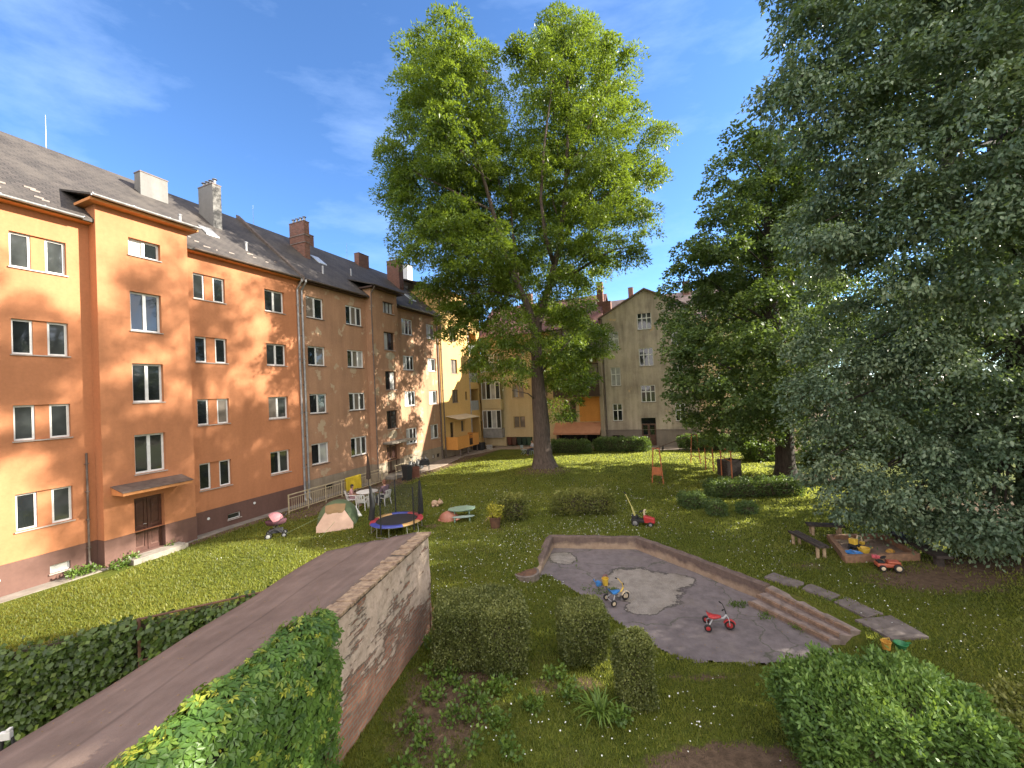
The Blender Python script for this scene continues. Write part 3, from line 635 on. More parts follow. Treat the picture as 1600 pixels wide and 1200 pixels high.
# ---------- yellow house at the end of the row
U2 = 34.5
yeh = thing('apartment_house', 'bright yellow apartment house with ground floor balcony at the far end of the left row', 'house', W(U2, 0), -AZ)
fy_ = lambda a, o, z: (o, a - U2, z)
YR = [(1.95, 3.3), (4.9, 6.12), (7.66, 9.0), (10.76, 12.05), (13.4, 14.5)]
ops = [(33.2, 34.35, z0, z1, .2) for z0, z1 in YR[1:]] + [(32.6, 33.3, 1.0, 3.1, .2), (34.6, 35.2, 2.1, 3.1, .2), (35.7, 36.1, 5.1, 5.9, .2), (35.7, 36.1, 8.0, 8.8, .2)]
wall(yeh, 'wall', M_ye, fy_, 31.4, 36.6, .9, 15.4, ops, .08, .2, 10.0); wall(yeh, 'plinth', M_brp, fy_, 31.4, 36.6, -.4, .9, [], .09, .2)
for q in ops:
    if q[2] == 1.0: d = door(yeh, fy_, q[0], q[1], q[2], q[3], .08, M_dbrown, .15, 1, True)
    else: window(yeh, fy_, q[0], q[1], q[2], q[3], .08, 2 if q[1] - q[0] > .8 else 1, rec=.12, mat=M_dbrown, curt=[3, 3], fw=.045)
slope(yeh, 'roof', M_rf1, fy_, 31.3, 36.8, .35, 15.42, -5, 17.2, .12); slope(yeh, 'roof', M_rf1, fy_, 31.3, 36.8, -5, 17.2, -10, 15.4, .12)
MB().bf(fy_, 31.4, 36.6, .082, .36, 15.24, 15.31).build('cornice', M_ye, yeh); gutter(yeh, fy_, 31.4, 36.6, .4, 15.36, M_zinc)
pipe(yeh, fy_, 31.55, .16, .1, 15, M_zincd, .05, (.4, 15.3))
chimney(yeh, fy_, 33.0, 33.8, -4.8, -4.2, 16.2, 18.6, plaster('white_chimney', (.7, .7, .68), (.55, .55, .54)))
bal = MB(); bal.bf(fy_, 31.8, 35.9, .082, 1.25, .72, .84)
for a0, a1, o0, o1 in ((31.8, 31.9, .082, 1.25), (35.8, 35.9, .082, 1.25), (31.9, 34.0, 1.15, 1.25), (34.7, 35.8, 1.15, 1.25)): bal.bf(fy_, a0, a1, o0, o1, .842, 1.85)
bo_ = bal.build('balcony', M_or2, yeh)
MB().bf(fy_, 34.0, 34.7, 1.16, 1.22, .842, 1.45).build('balcony_screen', M_dbrown, bo_); MB().tube([fy_(34.0, 1.2, 1.8), fy_(34.7, 1.2, 1.8)], .025, 6).build('handrail', M_dbrown, bo_)
slope(yeh, 'awning', pm('awning_cream', (.62, .52, .38), (.52, .43, .3), 2, .7), fy_, 31.9, 35.7, .082, 3.75, 1.5, 3.45, .05)
MB().tube([fy_(31.95, 1.4, .2), fy_(31.95, 1.4, .72)], .06, 8).tube([fy_(35.75, 1.1, -.1), fy_(35.75, 1.1, .72)], .06, 8).tube([fy_(33.9, 1.1, -.1), fy_(33.9, 1.1, .72)], .06, 8).build('balcony_post', M_zincd, yeh)

# ---------- corner block with stacked loggias, between yellow and cream
U3 = 38.1
lgh = thing('apartment_house', 'ochre corner block with stacked loggias and grey railings behind the big ash tree', 'house', W(U3, 0), -AZ)
fl_ = lambda a, o, z: (o, a - U3, z)
ops = [(36.95, 38.7, z, z + 2.2, 1.5) for z in (1.0, 3.95, 6.85, 9.75)] + [(38.95, 39.25, z + .7, z + 1.7, .12) for z in (1.0, 3.95, 6.85, 9.75)]
wall(lgh, 'wall', M_ye, fl_, 36.62, 39.58, -.4, 14.2, ops, 0, .2, 10)
for z in (1.0, 3.95, 6.85, 9.75):
    window(lgh, fl_, 38.95, 39.25, z + .7, z + 1.7, 0, 1, rec=.06, mat=M_dbrown, fw=.03, sill=False)
    if z > 3: MB().bf(fl_, 36.97, 38.68, -.06, -.02, z, z + .95).bf(fl_, 36.96, 38.69, -.07, -.01, z + .952, z + 1.0).build('balcony_rail', pm('grey_panel', (.36, .36, .37), (.29, .29, .3), 4, .6), lgh)
    MB().bf(fl_, 36.97, 38.68, -1.49, -1.45, z + .01, z + 2.19).build('loggia_back', plaster('terracotta_%d' % int(z), (.30, .12, .05), (.24, .1, .04)), lgh)
slope(lgh, 'roof', M_rf1, fl_, 36.62, 39.58, .3, 14.22, -10, 18.0, .1); gutter(lgh, fl_, 36.7, 39.5, .34, 14.2, M_zinc)
pipe(lgh, fl_, 36.72, .1, .1, 14, M_zinc, .05)

# ---------- cream wing across the far end
V4 = 6.5
crh = thing('apartment_house', 'cream and apricot rear wing with brown glazed balconies and awning, behind the ash tree', 'house', W(39.6, V4), -AZ)
fc = lambda a, o, z: (a - V4, -o, z)
CR = [(1.88, 3.1), (5.0, 6.4), (8.1, 9.5)]
ops = [(3.5, 4.8, z0, z1, .2) for z0, z1 in CR] + [(6.2, 7.4, z0, z1, .2) for z0, z1 in CR] + [(2.55, 5.5, -.02, .95, .9)]
wall(crh, 'wall', M_cr, fc, .02, 7.95, -.4, 11.6, ops, 0, .2, 9)
wall(crh, 'bay_wall', M_cr, fc, 7.97, 13.0, -.4, 11.6, [(8.1, 12.5, .1, 1.32, 1.2), (9.0, 10.2, 2.4, 4.5, .8)], 0, .2, 9)
for q in ops[:6]: window(crh, fc, q[0], q[1], q[2], q[3], 0, 2, rec=.1, mat=pm('window_ochre', (.42, .30, .14), (.34, .24, .11), 5, .5), curt=[3, 3, 1])
MB().bf(fc, .25, 2.45, .004, .75, 3.85, 4.0).build('bay_lintel', M_cr, crh)
bay = MB().bf(fc, .25, 2.45, .004, .75, .95, 1.9).build('bay_parapet', pm('bay_slats', (.30, .285, .27), (.2, .19, .18), 3, .8), crh)
window(crh, fc, .27, 2.43, 1.92, 3.84, .75, 4, rec=.0, curt=[3, 0, 2, 1], sill=False, name='bay_window')
for z in (4.0, 6.9):
    MB().bf(fc, .25, 2.45, .004, .75, z + .03, z + .95).build('bay_parapet', M_cr, crh); window(crh, fc, .27, 2.43, z + .97, z + 2.8, .75, 4, rec=.0, curt=[3, 0, 2, 1], sill=False, name='bay_window')
MB().bf(fc, 10.55, 12.6, .003, .03, 2.42, 4.8).build('orange_panel', M_or2, crh); MB().bf(fc, 8.12, 12.48, -1.19, -1.1, .12, 1.3).build('recess_shade_panel', M_room, crh)  # near-black back panel paints in the shade of the cellar opening
# dark timber verandas above the awning
for z in (5.0, 8.55):
    v_ = MB().bf(fc, 8.2, 12.75, .003, .85, z - .12, z).bf(fc, 8.2, 12.75, .80, .86, z + .002, z + .95)
    for a in (8.22, 9.4, 10.55, 11.65, 12.68): v_.bf(fc, a - .04, a + .04, .79, .87, z + .95, z + 2.9)
    v_.bf(fc, 8.2, 12.75, .80, .865, z + 2.0, z + 2.07); v_.bf(fc, 8.2, 12.75, .78, .87, z + 2.9, z + 3.0)
    vb = v_.build('veranda', M_dbrown, crh); q = MB()
    for a0, a1 in ((8.3, 9.36), (9.44, 10.5), (10.6, 11.6), (11.7, 12.63)): q.quad(fc(a0, .82, z + .96), fc(a1, .82, z + .96), fc(a1, .82, z + 2.88), fc(a0, .82, z + 2.88))
    q.build('pane', M_glass[3], vb, recalc=False)
window(crh, fc, 9.0, 10.2, 2.42, 4.5, 0, 2, rec=.3, mat=M_dbrown, curt=[0, 0], sill=False)
slope(crh, 'awning', pm('awning_salmon', (.46, .22, .125), (.40, .185, .105), 2.5, .8, .2, 20), fc, 8.05, 12.62, .01, 2.36, 1.0, 1.42, .04)
MB().bf(fc, 8.05, 12.62, .97, 1.01, 1.25, 1.38).build('awning_valance', pm('awning_salmon', (1, 1, 1)), crh)
MB().bf(fc, 12.64, 13.0, .004, .5, -.2, 11.5).build('corner_pier', plaster('pier_render', (.40, .33, .24), (.28, .23, .17)), crh)
MB().bf(fc, 8.1, 8.35, -1.0, .1, .1, 1.3).bf(fc, 10.9, 11.1, -.3, -.1, .1, 1.3).build('cellar_post', M_dbrown, crh)
slope(crh, 'roof', rooftile('red_tile', (.27, .11, .085), (.2, .08, .06), (.33, .18, .15)), fc, -.4, 13.05, .4, 11.55, -4.5, 15.6, .12)
slope(crh, 'roof', M_rf2, fc, -.4, 13.05, -4.5, 15.6, -9, 11.5, .12)
gutter(crh, lambda a, o, z: fc(a, o, z), .0, 13.0, .44, 11.55, M_zincd)
chimney(crh, fc, 12.35, 12.95, -3.1, -2.5, 12.6, 16.4, M_brick); chimney(crh, fc, 12.98, 13.8, -2.6, -1.8, 12.6, 14.2, M_brick); chimney(crh, fc, 4.2, 5.2, -3.2, -2.6, 13, 16.3, M_brick); chimney(crh, fc, 8.2, 8.8, -1.6, -1.0, 12, 14.4, plaster('pale_chimney', (.5, .44, .36), (.4, .34, .28)))

# ---------- old grey gabled house
V5 = 17.15
grh = thing('gabled_house', 'old grey gabled house with crumbling plaster, white casements and a brown double door', 'house', W(39.6, V5), -AZ)
fg = lambda a, o, z: (a - V5, -o, z)
ops = [(16.4, 17.66, z0, z1, .15) for z0, z1 in ((10.82, 12.5), (7.44, 9.1), (4.1, 5.66))] + [(13.74, 14.64, z0, z1, .15) for z0, z1 in ((9.14, 10.86), (5.74, 7.5), (2.42, 4.04))] + [(19.27, 20.1, z0, z1, .15) for z0, z1 in ((9.1, 10.8), (5.74, 7.4), (2.32, 3.9))]
dop = (16.26, 17.56, .1, 2.66, .22); bops = [(13.56, 14.62, .3, 1.08, .2), (19.26, 19.98, .36, 1.06, .2)]
wall(grh, 'wall', M_gr, fg, 13.04, 21.26, 1.57, 12.3, ops + [dop], 0, .15, 12); wall(grh, 'plinth', plaster('stone_plinth', (.27, .225, .19), (.18, .15, .125), None, .7, .9), fg, 13.02, 21.28, -.4, 1.565, bops + [dop], .04, .2)
ap = 14.5; MB().add([fg(13.04, 0, 12.3), fg(21.26, 0, 12.3), fg(17.15, 0, ap)], [(0, 1, 2)]).build('gable', M_gr, grh); MB().add([fg(13.04, -12, 12.3), fg(21.26, -12, 12.3), fg(17.15, -12, ap)], [(0, 2, 1)]).build('gable', M_gr, grh)
for s in (-1, 1):
    mb = MB(); e = 17.15 + s * 4.35; z0 = 12.3 - .24 * .53; vs = [fg(a, o, z) for o in (.22, -12.2) for (a, z) in ((17.15, ap + .13), (e, z0 + .13), (e, z0), (17.15, ap))]
    mb.add(vs, [(0, 1, 2, 3), (4, 7, 6, 5), (0, 4, 5, 1), (3, 2, 6, 7), (1, 5, 6, 2), (0, 3, 7, 4)]).build('roof', M_rf2, grh)
for q in ops:
    triple = q[0] > 16 and q[0] < 17; cu = [0, 0, 1]
    if q[0] < 14 and q[2] > 5: cu = [2, 2]
    window(grh, fg, q[0], q[1], q[2], q[3], 0, 3 if triple else 2, .62, rec=.06, curt=cu, fw=.06, sillmat=pm('stone_sill', (.2, .17, .14), (.14, .12, .1), 5, .9))
for q in bops: window(grh, fg, q[0], q[1], q[2], q[3], .04, 2, rec=.08, mat=M_dbrown, fw=.05, sill=False, name='basement_window')
d = door(grh, fg, 16.3, 17.52, .1, 2.1, 0, pm('old_door', (.16, .085, .06), (.1, .055, .04), 5, .8, .3, 30), .12, 2, True)
MB().bf(fg, 16.3, 17.52, -.2, -.14, 2.12, 2.64).build('transom_window', M_glass[0], d)
MB().bf(fg, 16.1, 17.7, .05, .5, -.2, .09).build('doorstep', M_step, grh)
mb = MB().bf(fg, 13.0, 16.24, .042, .09, 1.5, 1.6).bf(fg, 17.58, 21.3, .042, .09, 1.5, 1.6); mb.build('plinth_moulding', plaster('moulding', (.24, .2, .165), (.17, .14, .12)), grh)
pipe(grh, fg, 13.15, .1, .1, 12.2, M_zincd, .05)
# ---------- long tin roof of the house behind
bkh = thing('apartment_house', 'house with long reddish standing seam roof showing above and behind the grey gable', 'house', W(52, 17), -AZ)
fk = lambda a, o, z: (a - 17, -o, z)
wall(bkh, 'wall', M_cr, fk, 2, 32, -.4, 13.2, [], 0, .2, 9); slope(bkh, 'roof', M_rf2, fk, 1.6, 32.4, .5, 13.1, -4.5, 17.3, .12); slope(bkh, 'roof', M_rf2, fk, 1.6, 32.4, -4.5, 17.3, -9, 13.1, .12)
chimney(bkh, fk, 20.6, 21.4, -4.4, -3.8, 16.5, 18.4, M_brick); chimney(bkh, fk, 14.0, 14.6, -4.4, -3.8, 16.5, 18.6, M_brick)

# ---------- shed with felt roof, brick wall under peeling plaster
GA = rad(10.7); GDV = Vector((math.sin(GA), math.cos(GA), 0)); GNV = Vector((math.cos(GA), -math.sin(GA), 0))
GP0 = Vector((-2.24, 10.12, 0))
shd = thing('shed', 'low brick shed with brown felt roof and peeling plastered side wall in the foreground', 'shed', GP0, -GA)
# local: x across (0 = right wall face, negative to the left), y along (0 = far end, negative towards the viewer)
m, nt, b = newmat('peeling_wall'); co = objco(nt); s = N(nt, 'ShaderNodeSeparateXYZ'); L(nt, co, s.inputs[0])
c = N(nt, 'ShaderNodeCombineXYZ'); L(nt, mathn(nt, 'ADD', s.outputs[0], s.outputs[1]), c.inputs[0]); L(nt, s.outputs[2], c.inputs[1])
t = N(nt, 'ShaderNodeTexBrick'); t.inputs['Color1'].default_value = rgb((.44, .205, .125)); t.inputs['Color2'].default_value = rgb((.33, .15, .095)); t.inputs['Mortar'].default_value = rgb((.30, .25, .20))
t.inputs['Scale'].default_value = 1; t.inputs['Brick Width'].default_value = .27; t.inputs['Row Height'].default_value = .078; t.inputs['Mortar Size'].default_value = .014; L(nt, c.outputs[0], t.inputs['Vector'])
n1 = noise(nt, 1.1, 8, .66, co); n2 = noise(nt, 6, 7, .7, co); n3 = noise(nt, 55, 4, .7, co)
mpn = N(nt, 'ShaderNodeMapping'); mpn.inputs['Scale'].default_value = (1, .7, 5); L(nt, co, mpn.inputs[0]); n4 = noise(nt, 1.6, 6, .7, mpn.outputs[0])
zg = N(nt, 'ShaderNodeMapRange'); zg.inputs[1].default_value = 1.5; zg.inputs[2].default_value = .1; zg.inputs[3].default_value = -.05; zg.inputs[4].default_value = .10; L(nt, s.outputs[2], zg.inputs[0])
ex = mathn(nt, 'ADD', mathn(nt, 'ADD', mathn(nt, 'MULTIPLY', n1, .55), mathn(nt, 'MULTIPLY', n4, .45)), zg.outputs[0])
mk = ramp(nt, ex, [(.500, (0, 0, 0)), (.530, (1, 1, 1))])
pl = ramp(nt, n2, [(.28, (.30, .225, .17)), (.48, (.50, .385, .30)), (.72, (.62, .49, .39))])
pl = mixc(nt, ramp(nt, n1, [(.5, (0, 0, 0)), (.6, (.7, .7, .7))]), pl, (.38, .32, .25))
bk = mixc(nt, .45, t.outputs[0], ramp(nt, n2, [(.3, (.35, .35, .35)), (.7, (1.1, 1.1, 1.1))]), 'MULTIPLY')
L(nt, mixc(nt, mk, pl, bk), b.inputs['Base Color']); b.inputs['Roughness'].default_value = .95
hh = mathn(nt, 'ADD', mathn(nt, 'MULTIPLY', mathn(nt, 'SUBTRACT', 1.0, mk), 1.0), mathn(nt, 'ADD', mathn(nt, 'MULTIPLY', n2, .6), mathn(nt, 'MULTIPLY', mathn(nt, 'MULTIPLY', t.outputs[1], mk), -.5)))
bump(nt, b, hh, .9, .03)
GL = 7.6
# right wall: slab with a gently uneven face
mb = MB(); ny_, nz_ = 60, 16; vs = []
for i in range(ny_ + 1):
    for j in range(nz_ + 1):
        y = -GL * i / ny_; z = -.5 + 2.72 * j / nz_; vs.append((.018 * math.sin(i * .5 + j * .8) * math.cos(j * .6 + i * .2) + random.uniform(-.006, .006), y, z))
mb.add(vs, [(i * (nz_ + 1) + j, (i + 1) * (nz_ + 1) + j, (i + 1) * (nz_ + 1) + j + 1, i * (nz_ + 1) + j + 1) for i in range(ny_) for j in range(nz_)])
mb.quad((0, 0, -.5), (0, 0, 2.22), (-.3, 0, 2.22), (-.3, 0, -.5)).quad((0, 0, 2.22), (0, -GL, 2.22), (-.3, -GL, 2.22), (-.3, 0, 2.22)).quad((0, -GL, -.5), (0, -GL, 2.22), (-.3, -GL, 2.22), (-.3, -GL, -.5)).quad((-.3, 0, -.5), (-.3, 0, 2.22), (-.3, -GL, 2.22), (-.3, -GL, -.5))
mb.build('side_wall', m, shd, smooth=False)
MB().bx(-2.7, -.31, -.2, -.02, -.5, 1.7).bx(-2.7, -2.5, -GL, -.21, -.5, 1.66).bx(-2.7, -.31, -GL, -GL + .2, -.5, 1.7).build('wall', m, shd)
m2, nt, b = newmat('roofing_felt'); co = objco(nt); s = N(nt, 'ShaderNodeSeparateXYZ'); L(nt, co, s.inputs[0])
mpn = N(nt, 'ShaderNodeMapping'); mpn.inputs['Scale'].default_value = (2.0, .7, 1); L(nt, co, mpn.inputs[0])
n1 = noise(nt, 1.2, 8, .68, mpn.outputs[0]); n3 = noise(nt, 90, 3, .7, co); n2 = noise(nt, 2.2, 6, .65, co)
wv = N(nt, 'ShaderNodeTexWave'); wv.wave_type = 'BANDS'; wv.bands_direction = 'X'; wv.inputs['Scale'].default_value = .19; wv.inputs['Distortion'].default_value = .8; wv.inputs['Detail'].default_value = 2; wv.inputs['Detail Scale'].default_value = .6; L(nt, co, wv.inputs['Vector'])
col = ramp(nt, mathn(nt, 'MULTIPLY', mathn(nt, 'ADD', n1, n2), .5), [(.36, (.135, .092, .072)), (.62, (.215, .150, .120))])
seam = ramp(nt, wv.outputs[1], [(.0, (.74, .74, .74)), (.012, (1, 1, 1)), (.985, (1, 1, 1)), (1.0, (1.15, 1.15, 1.15))])
col = mixc(nt, 1.0, col, seam, 'MULTIPLY'); col = mixc(nt, .3, col, ramp(nt, n3, [(.3, (.5, .5, .5)), (.7, (1.2, 1.2, 1.2))]), 'MULTIPLY')
L(nt, col, b.inputs['Base Color']); b.inputs['Roughness'].default_value = .85; bump(nt, b, mathn(nt, 'ADD', mathn(nt, 'MULTIPLY', n3, .25), mathn(nt, 'ADD', mathn(nt, 'MULTIPLY', wv.outputs[1], .35), n1)), .6, .02)
mb = MB(); nxr, nyr = 16, 44; vs = []
for i in range(nxr + 1):
    for j in range(nyr + 1):
        x = -.3 - 2.55 * i / nxr; y = .1 - (GL + .2) * j / nyr
        z = 2.27 - .50 * i / nxr + .014 * math.sin(j * .45 + i * .3) + .010 * math.sin(i * 1.9)
        if j == 0: y += .05 * math.sin(i * .8); 
        vs.append((x, y, z))
top_n = len(vs); vs += [(p[0], p[1], p[2] - .05) for p in vs]
q = [(i * (nyr + 1) + j, (i + 1) * (nyr + 1) + j, (i + 1) * (nyr + 1) + j + 1, i * (nyr + 1) + j + 1) for i in range(nxr) for j in range(nyr)]
bd = [(i * (nyr + 1)) for i in range(nxr + 1)]; bd2 = [i * (nyr + 1) + nyr for i in range(nxr + 1)]
fs = q + [tuple(k + top_n for k in f[::-1]) for f in q]
for ed in (bd, bd2, list(range(nyr + 1)), [nxr * (nyr + 1) + j for j in range(nyr + 1)]):
    fs += [(ed[i], ed[i + 1], ed[i + 1] + top_n, ed[i] + top_n) for i in range(len(ed) - 1)]
mb.add(vs, fs).build('roof', m2, shd, smooth=True)
LIT = pm('dry_leaf', (.30, .19, .09), (.16, .10, .05), 30, .9)
def litter(name, pts, parent=None, sz=.035):
    n = len(pts); P = np.array(pts, float); V, F = leaf_quads(P, np.array([0, 0, 1.0]) + rnd_dirs(n) * .25, rnd_dirs(n) * np.array([1, 1, .1]), sz * RNG.uniform(.5, 1.3, n), sz * .6 * RNG.uniform(.6, 1.2, n), .05)
    return tag(quads_mesh(name, V, F, LIT, parent), kind='stuff')
lp = []
for k in range(170):
    x = -.35 - 2.4 * random.random() ** (.6 if k % 3 else 3); y = -GL * random.random(); lp.append((x, y, 2.27 - .5 * (-x - .3) / 2.55 + .024))
litter('leaf_litter', lp, shd)
lp = []
for k in range(420):
    x, y = random.uniform(.7, 6.9), random.uniform(8.8, 15.6); q = np.array([(x, y)]); d_, i_ = seg_dist(q, FLOOR)
    if i_[0] and (d_[0] < .5 or random.random() < .3): lp.append((x, y, ZF + .035))
litter('leaf_litter', lp)
# coping of flat tiles set in mortar along the wall top
tilem = pm('coping_tile', (.42, .30, .19), (.19, .125, .085), 7, .95, .8, 45); mb = MB(); y = .12
while y > -GL + .2:
    w = random.uniform(.085, .125); dz = random.uniform(-.012, .012); dx = random.uniform(-.02, .02); tl = random.uniform(-.01, .01)
    M_ = Matrix.Translation((0, y - w / 2, 2.255 + dz)) @ Matrix.Rotation(random.uniform(-.05, .05), 4, 'Z') @ Matrix.Rotation(-.06 + tl, 4, 'Y')
    if random.random() > .05: mb.bx(-.33 + dx, .045 + dx * .6, -w / 2 + .006, w / 2 - .006, -.02, .035, M_)
    y -= w
mb.build('coping', tilem, shd, bevel=.006); MB().bx(-.31, .02, -GL, .08, 2.2, 2.255).build('coping_mortar', pm('dark_mortar', (.11, .085, .065), (.06, .045, .035), 8, .95, .6, 40), shd)
# ------------------------------------------------------------------ trees
LM_ash = leafmat('ash_leaf', (.026, .050, .010), (.082, .135, .020), (.20, .27, .040), .38, .42, (.38, .50, .03))
LM_lime = leafmat('lime_leaf', (.036, .066, .024), (.090, .145, .048), (.21, .28, .08), .30)
LM_elm = leafmat('elm_leaf', (.060, .100, .062), (.135, .195, .120), (.30, .37, .22), .26, .33)
LM_box = leafmat('boxwood_leaf', (0.060, 0.075, 0.020), (0.162, 0.173, 0.039), (0.340, 0.323, 0.077), .2)
LM_boxr = leafmat('boxwood_leaf_bronze', (.050, .066, .016), (.135, .150, .042), (.27, .275, .080), .2)
LM_priv = leafmat('privet_leaf', (0.045, 0.090, 0.024), (0.120, 0.210, 0.046), (0.255, 0.362, 0.072), .25)
LM_ivy = leafmat('ivy_leaf', (0.030, 0.055, 0.013), (0.074, 0.117, 0.022), (0.189, 0.247, 0.044), .18, .35)
LM_vine = leafmat('creeper_leaf', (0.036, 0.086, 0.022), (0.112, 0.202, 0.036), (0.392, 0.403, 0.050), .28, .38)
LM_weed = leafmat('weed_leaf', (0.042, 0.078, 0.017), (0.098, 0.163, 0.028), (0.182, 0.260, 0.044), .25)
BK_ash = barkmat('ash_bark', (.120, .088, .068), (.050, .036, .028)); BK_dark = barkmat('dark_bark', (.070, .055, .045), (.028, .021, .017))
TWIG = pm('hedge_twigs', (.085, .065, .036), (.04, .034, .018), 9, .95)

def clumps(lobes, per_area, csig, lpc, ln, wd, out=.5, up=.25, droop=0., nup=.8, flat=.75, inner=.42, tone_gain=1.0, squash=1.0, dome=False):
    """leaf sprays grouped in clumps that sit mostly in the outer part of each lobe"""
    Ps, Ds, Ts = [], [], []
    for C, r in lobes:
        C = np.array(C, float); r = np.array(r if hasattr(r, '__len__') else (r, r, r * squash), float)
        k = max(3, int(per_area * r[0] * r[2])); d = rnd_dirs(k)
        q = inner + (1.08 - inner) * np.sqrt(RNG.random(k)); bumpy = 1 + RNG.normal(scale=.10, size=k)
        cc = C + d * r * (q * bumpy)[:, None]; ct = RNG.normal(scale=.14, size=k) + .10 * (q - .8)
        n = np.maximum(4, RNG.poisson(lpc, k)); id_ = np.repeat(np.arange(k), n); s = csig * (.6 + .8 * RNG.random(k))
        if dome:
            v = rnd_dirs(len(id_)); v[:, 2] = np.where(v[:, 2] < -.25, -v[:, 2], v[:, 2]); tip = unit(d * .6 + np.array([0, 0, .8]))[id_]
            off = v * (s[id_] * (.45 + .65 * np.sqrt(RNG.random(len(id_)))))[:, None]; off[:, 2] = off[:, 2] * flat - .25 * s[id_] * (np.hypot(off[:, 0], off[:, 1]) / s[id_]) ** 2
        else:
            off = RNG.normal(size=(len(id_), 3)); off *= np.minimum(1, 1.7 / np.maximum(np.linalg.norm(off, axis=1, keepdims=True), 1e-6)); off *= s[id_][:, None]; off[:, 2] *= flat
        Ps.append(cc[id_] + off); Ds.append(unit(d[id_] * .7 + unit(off) * .8)); Ts.append(ct[id_])
    P, D, T = np.concatenate(Ps), np.concatenate(Ds), np.concatenate(Ts); n = len(P)
    Ax = unit(D * out + rnd_dirs(n) * .7 + np.array([0, 0, up - droop])); Nr = unit(np.array([0, 0, nup]) + rnd_dirs(n) * .75 + D * .3)
    l = ln * RNG.uniform(.65, 1.25, n); w = wd * RNG.uniform(.75, 1.2, n)
    V, F = leaf_quads(P, Nr, Ax, l, w, -.06); tone = np.clip(.45 + tone_gain * T + RNG.normal(scale=.17, size=n), 0, 1)
    return V, F, tone
def limb_mesh(mb, a, b_, r0, r1, sag=0., wob=.25, n=7):
    a, b_ = Vector(a), Vector(b_); ln = (b_ - a).length; pts = []
    j = Vector((random.uniform(-1, 1), random.uniform(-1, 1), random.uniform(-.4, .4))) * wob * ln * .22
    for i in range(n + 1):
        t = i / n; p = a.lerp(b_, t); p += j * math.sin(PI * t); p.z += sag * math.sin(PI * t) * ln; pts.append(p)
    mb.tube(pts, [r0 + (r1 - r0) * (i / n) ** .8 for i in range(n + 1)], 7); return pts

def pl(px, py, r, Y): return (tuple(dep(px, py, Y)), r / FPX * Y)
# --- the great ash in the middle of the lawn
AY = 28.41
ash = thing('ash_tree', 'tall ash tree with forked trunk on a low mound in mid lawn', 'tree', (ASH[0], ASH[1], .2)); O = Vector(ash.location)
mb = MB(); tp = [(852, 742), (850, 728), (848, 712), (846, 690), (845.5, 665), (843, 630), (841, 600), (839, 560), (838, 530), (838.5, 513)]
trr = [1.30, .88, .66, .60, .57, .52, .45, .38, .35, .36]
nr = 18; vs = []
for (x, y), r in zip(tp, trr):
    c = dep(x, y, AY) - O
    for j in range(nr):
        w = 2 * PI * j / nr; fl = 1 + .13 * math.sin(5 * w + 1) * min(1, max(0, (r - .55) / .5)) + .05 * math.sin(3 * w + y * .03)
        vs.append((c.x + r * fl * math.cos(w), c.y + r * fl * math.sin(w), c.z))
k = len(tp); mb.add(vs, [(i * nr + j, i * nr + (j + 1) % nr, (i + 1) * nr + (j + 1) % nr, (i + 1) * nr + j) for i in range(k - 1) for j in range(nr)])
def A_(x, y, dy=0.): return dep(x, y, AY + dy) - O
def limbp(pts, r0, r1, n=9):
    P = [Vector(p) for p in pts]; m = len(P); mb.tube(P, [r0 + (r1 - r0) * i / (m - 1) for i in range(m)], n)
limbp([A_(838.5, 530), A_(840, 505), A_(848, 480), A_(856, 455), A_(861, 440), A_(866, 415), A_(873, 388), A_(880, 340), A_(884, 280, .5), A_(888, 200, .8), A_(886, 120, 1), A_(880, 60, 1)], .34, .06)
limbp([A_(838, 528), A_(830, 495), A_(820, 468), A_(810, 448), A_(797, 420, -.5), A_(785, 380, -.8), A_(770, 330, -1), A_(750, 260, -1.4), A_(735, 190, -1.6), A_(720, 110, -1.6)], .30, .05)
limbp([A_(861, 442), A_(868, 436), A_(880, 432), A_(896, 428)], .17, .11); limbp([A_(896, 428), A_(930, 405, -.8), A_(960, 390, -1.2), A_(990, 385, -1.4)], .11, .03)
limbp([A_(873, 388), A_(900, 340, 1), A_(930, 290, 1.6), A_(960, 250, 2)], .17, .04); limbp([A_(866, 415), A_(852, 370, -1), A_(845, 310, -1.6), A_(850, 230, -2), A_(862, 140, -2)], .16, .04)
limbp([A_(810, 448), A_(805, 400, 1.2), A_(800, 350, 2), A_(795, 270, 2.4)], .15, .04); limbp([A_(797, 420, -.5), A_(760, 400, -1.5), A_(720, 385, -2.2), A_(680, 380, -2.6)], .13, .03)
limbp([A_(820, 468), A_(800, 462, -1), A_(770, 455, -2), A_(730, 460, -2.5)], .11, .03); limbp([A_(839, 560), A_(825, 545, -1), A_(800, 535, -2), A_(770, 530, -2.5)], .08, .025)
limbp([A_(841, 590), A_(855, 570, -.8), A_(875, 550, -1.5), A_(900, 520, -2)], .08, .025); limbp([A_(843, 630), A_(825, 615, -.6), A_(800, 610, -1.2)], .06, .02)
limbp([A_(884, 280, .5), A_(910, 220, .8), A_(940, 150, 1), A_(955, 95, 1)], .11, .03); limbp([A_(750, 260, -1.4), A_(700, 220, -2), A_(670, 160, -2.2)], .10, .03); limbp([A_(770, 330, -1), A_(710, 300, -2), A_(650, 270, -2.5)], .10, .03)
limbp([A_(930, 290, 1.6), A_(980, 250, 1.8), A_(1020, 215, 1.8)], .08, .02)
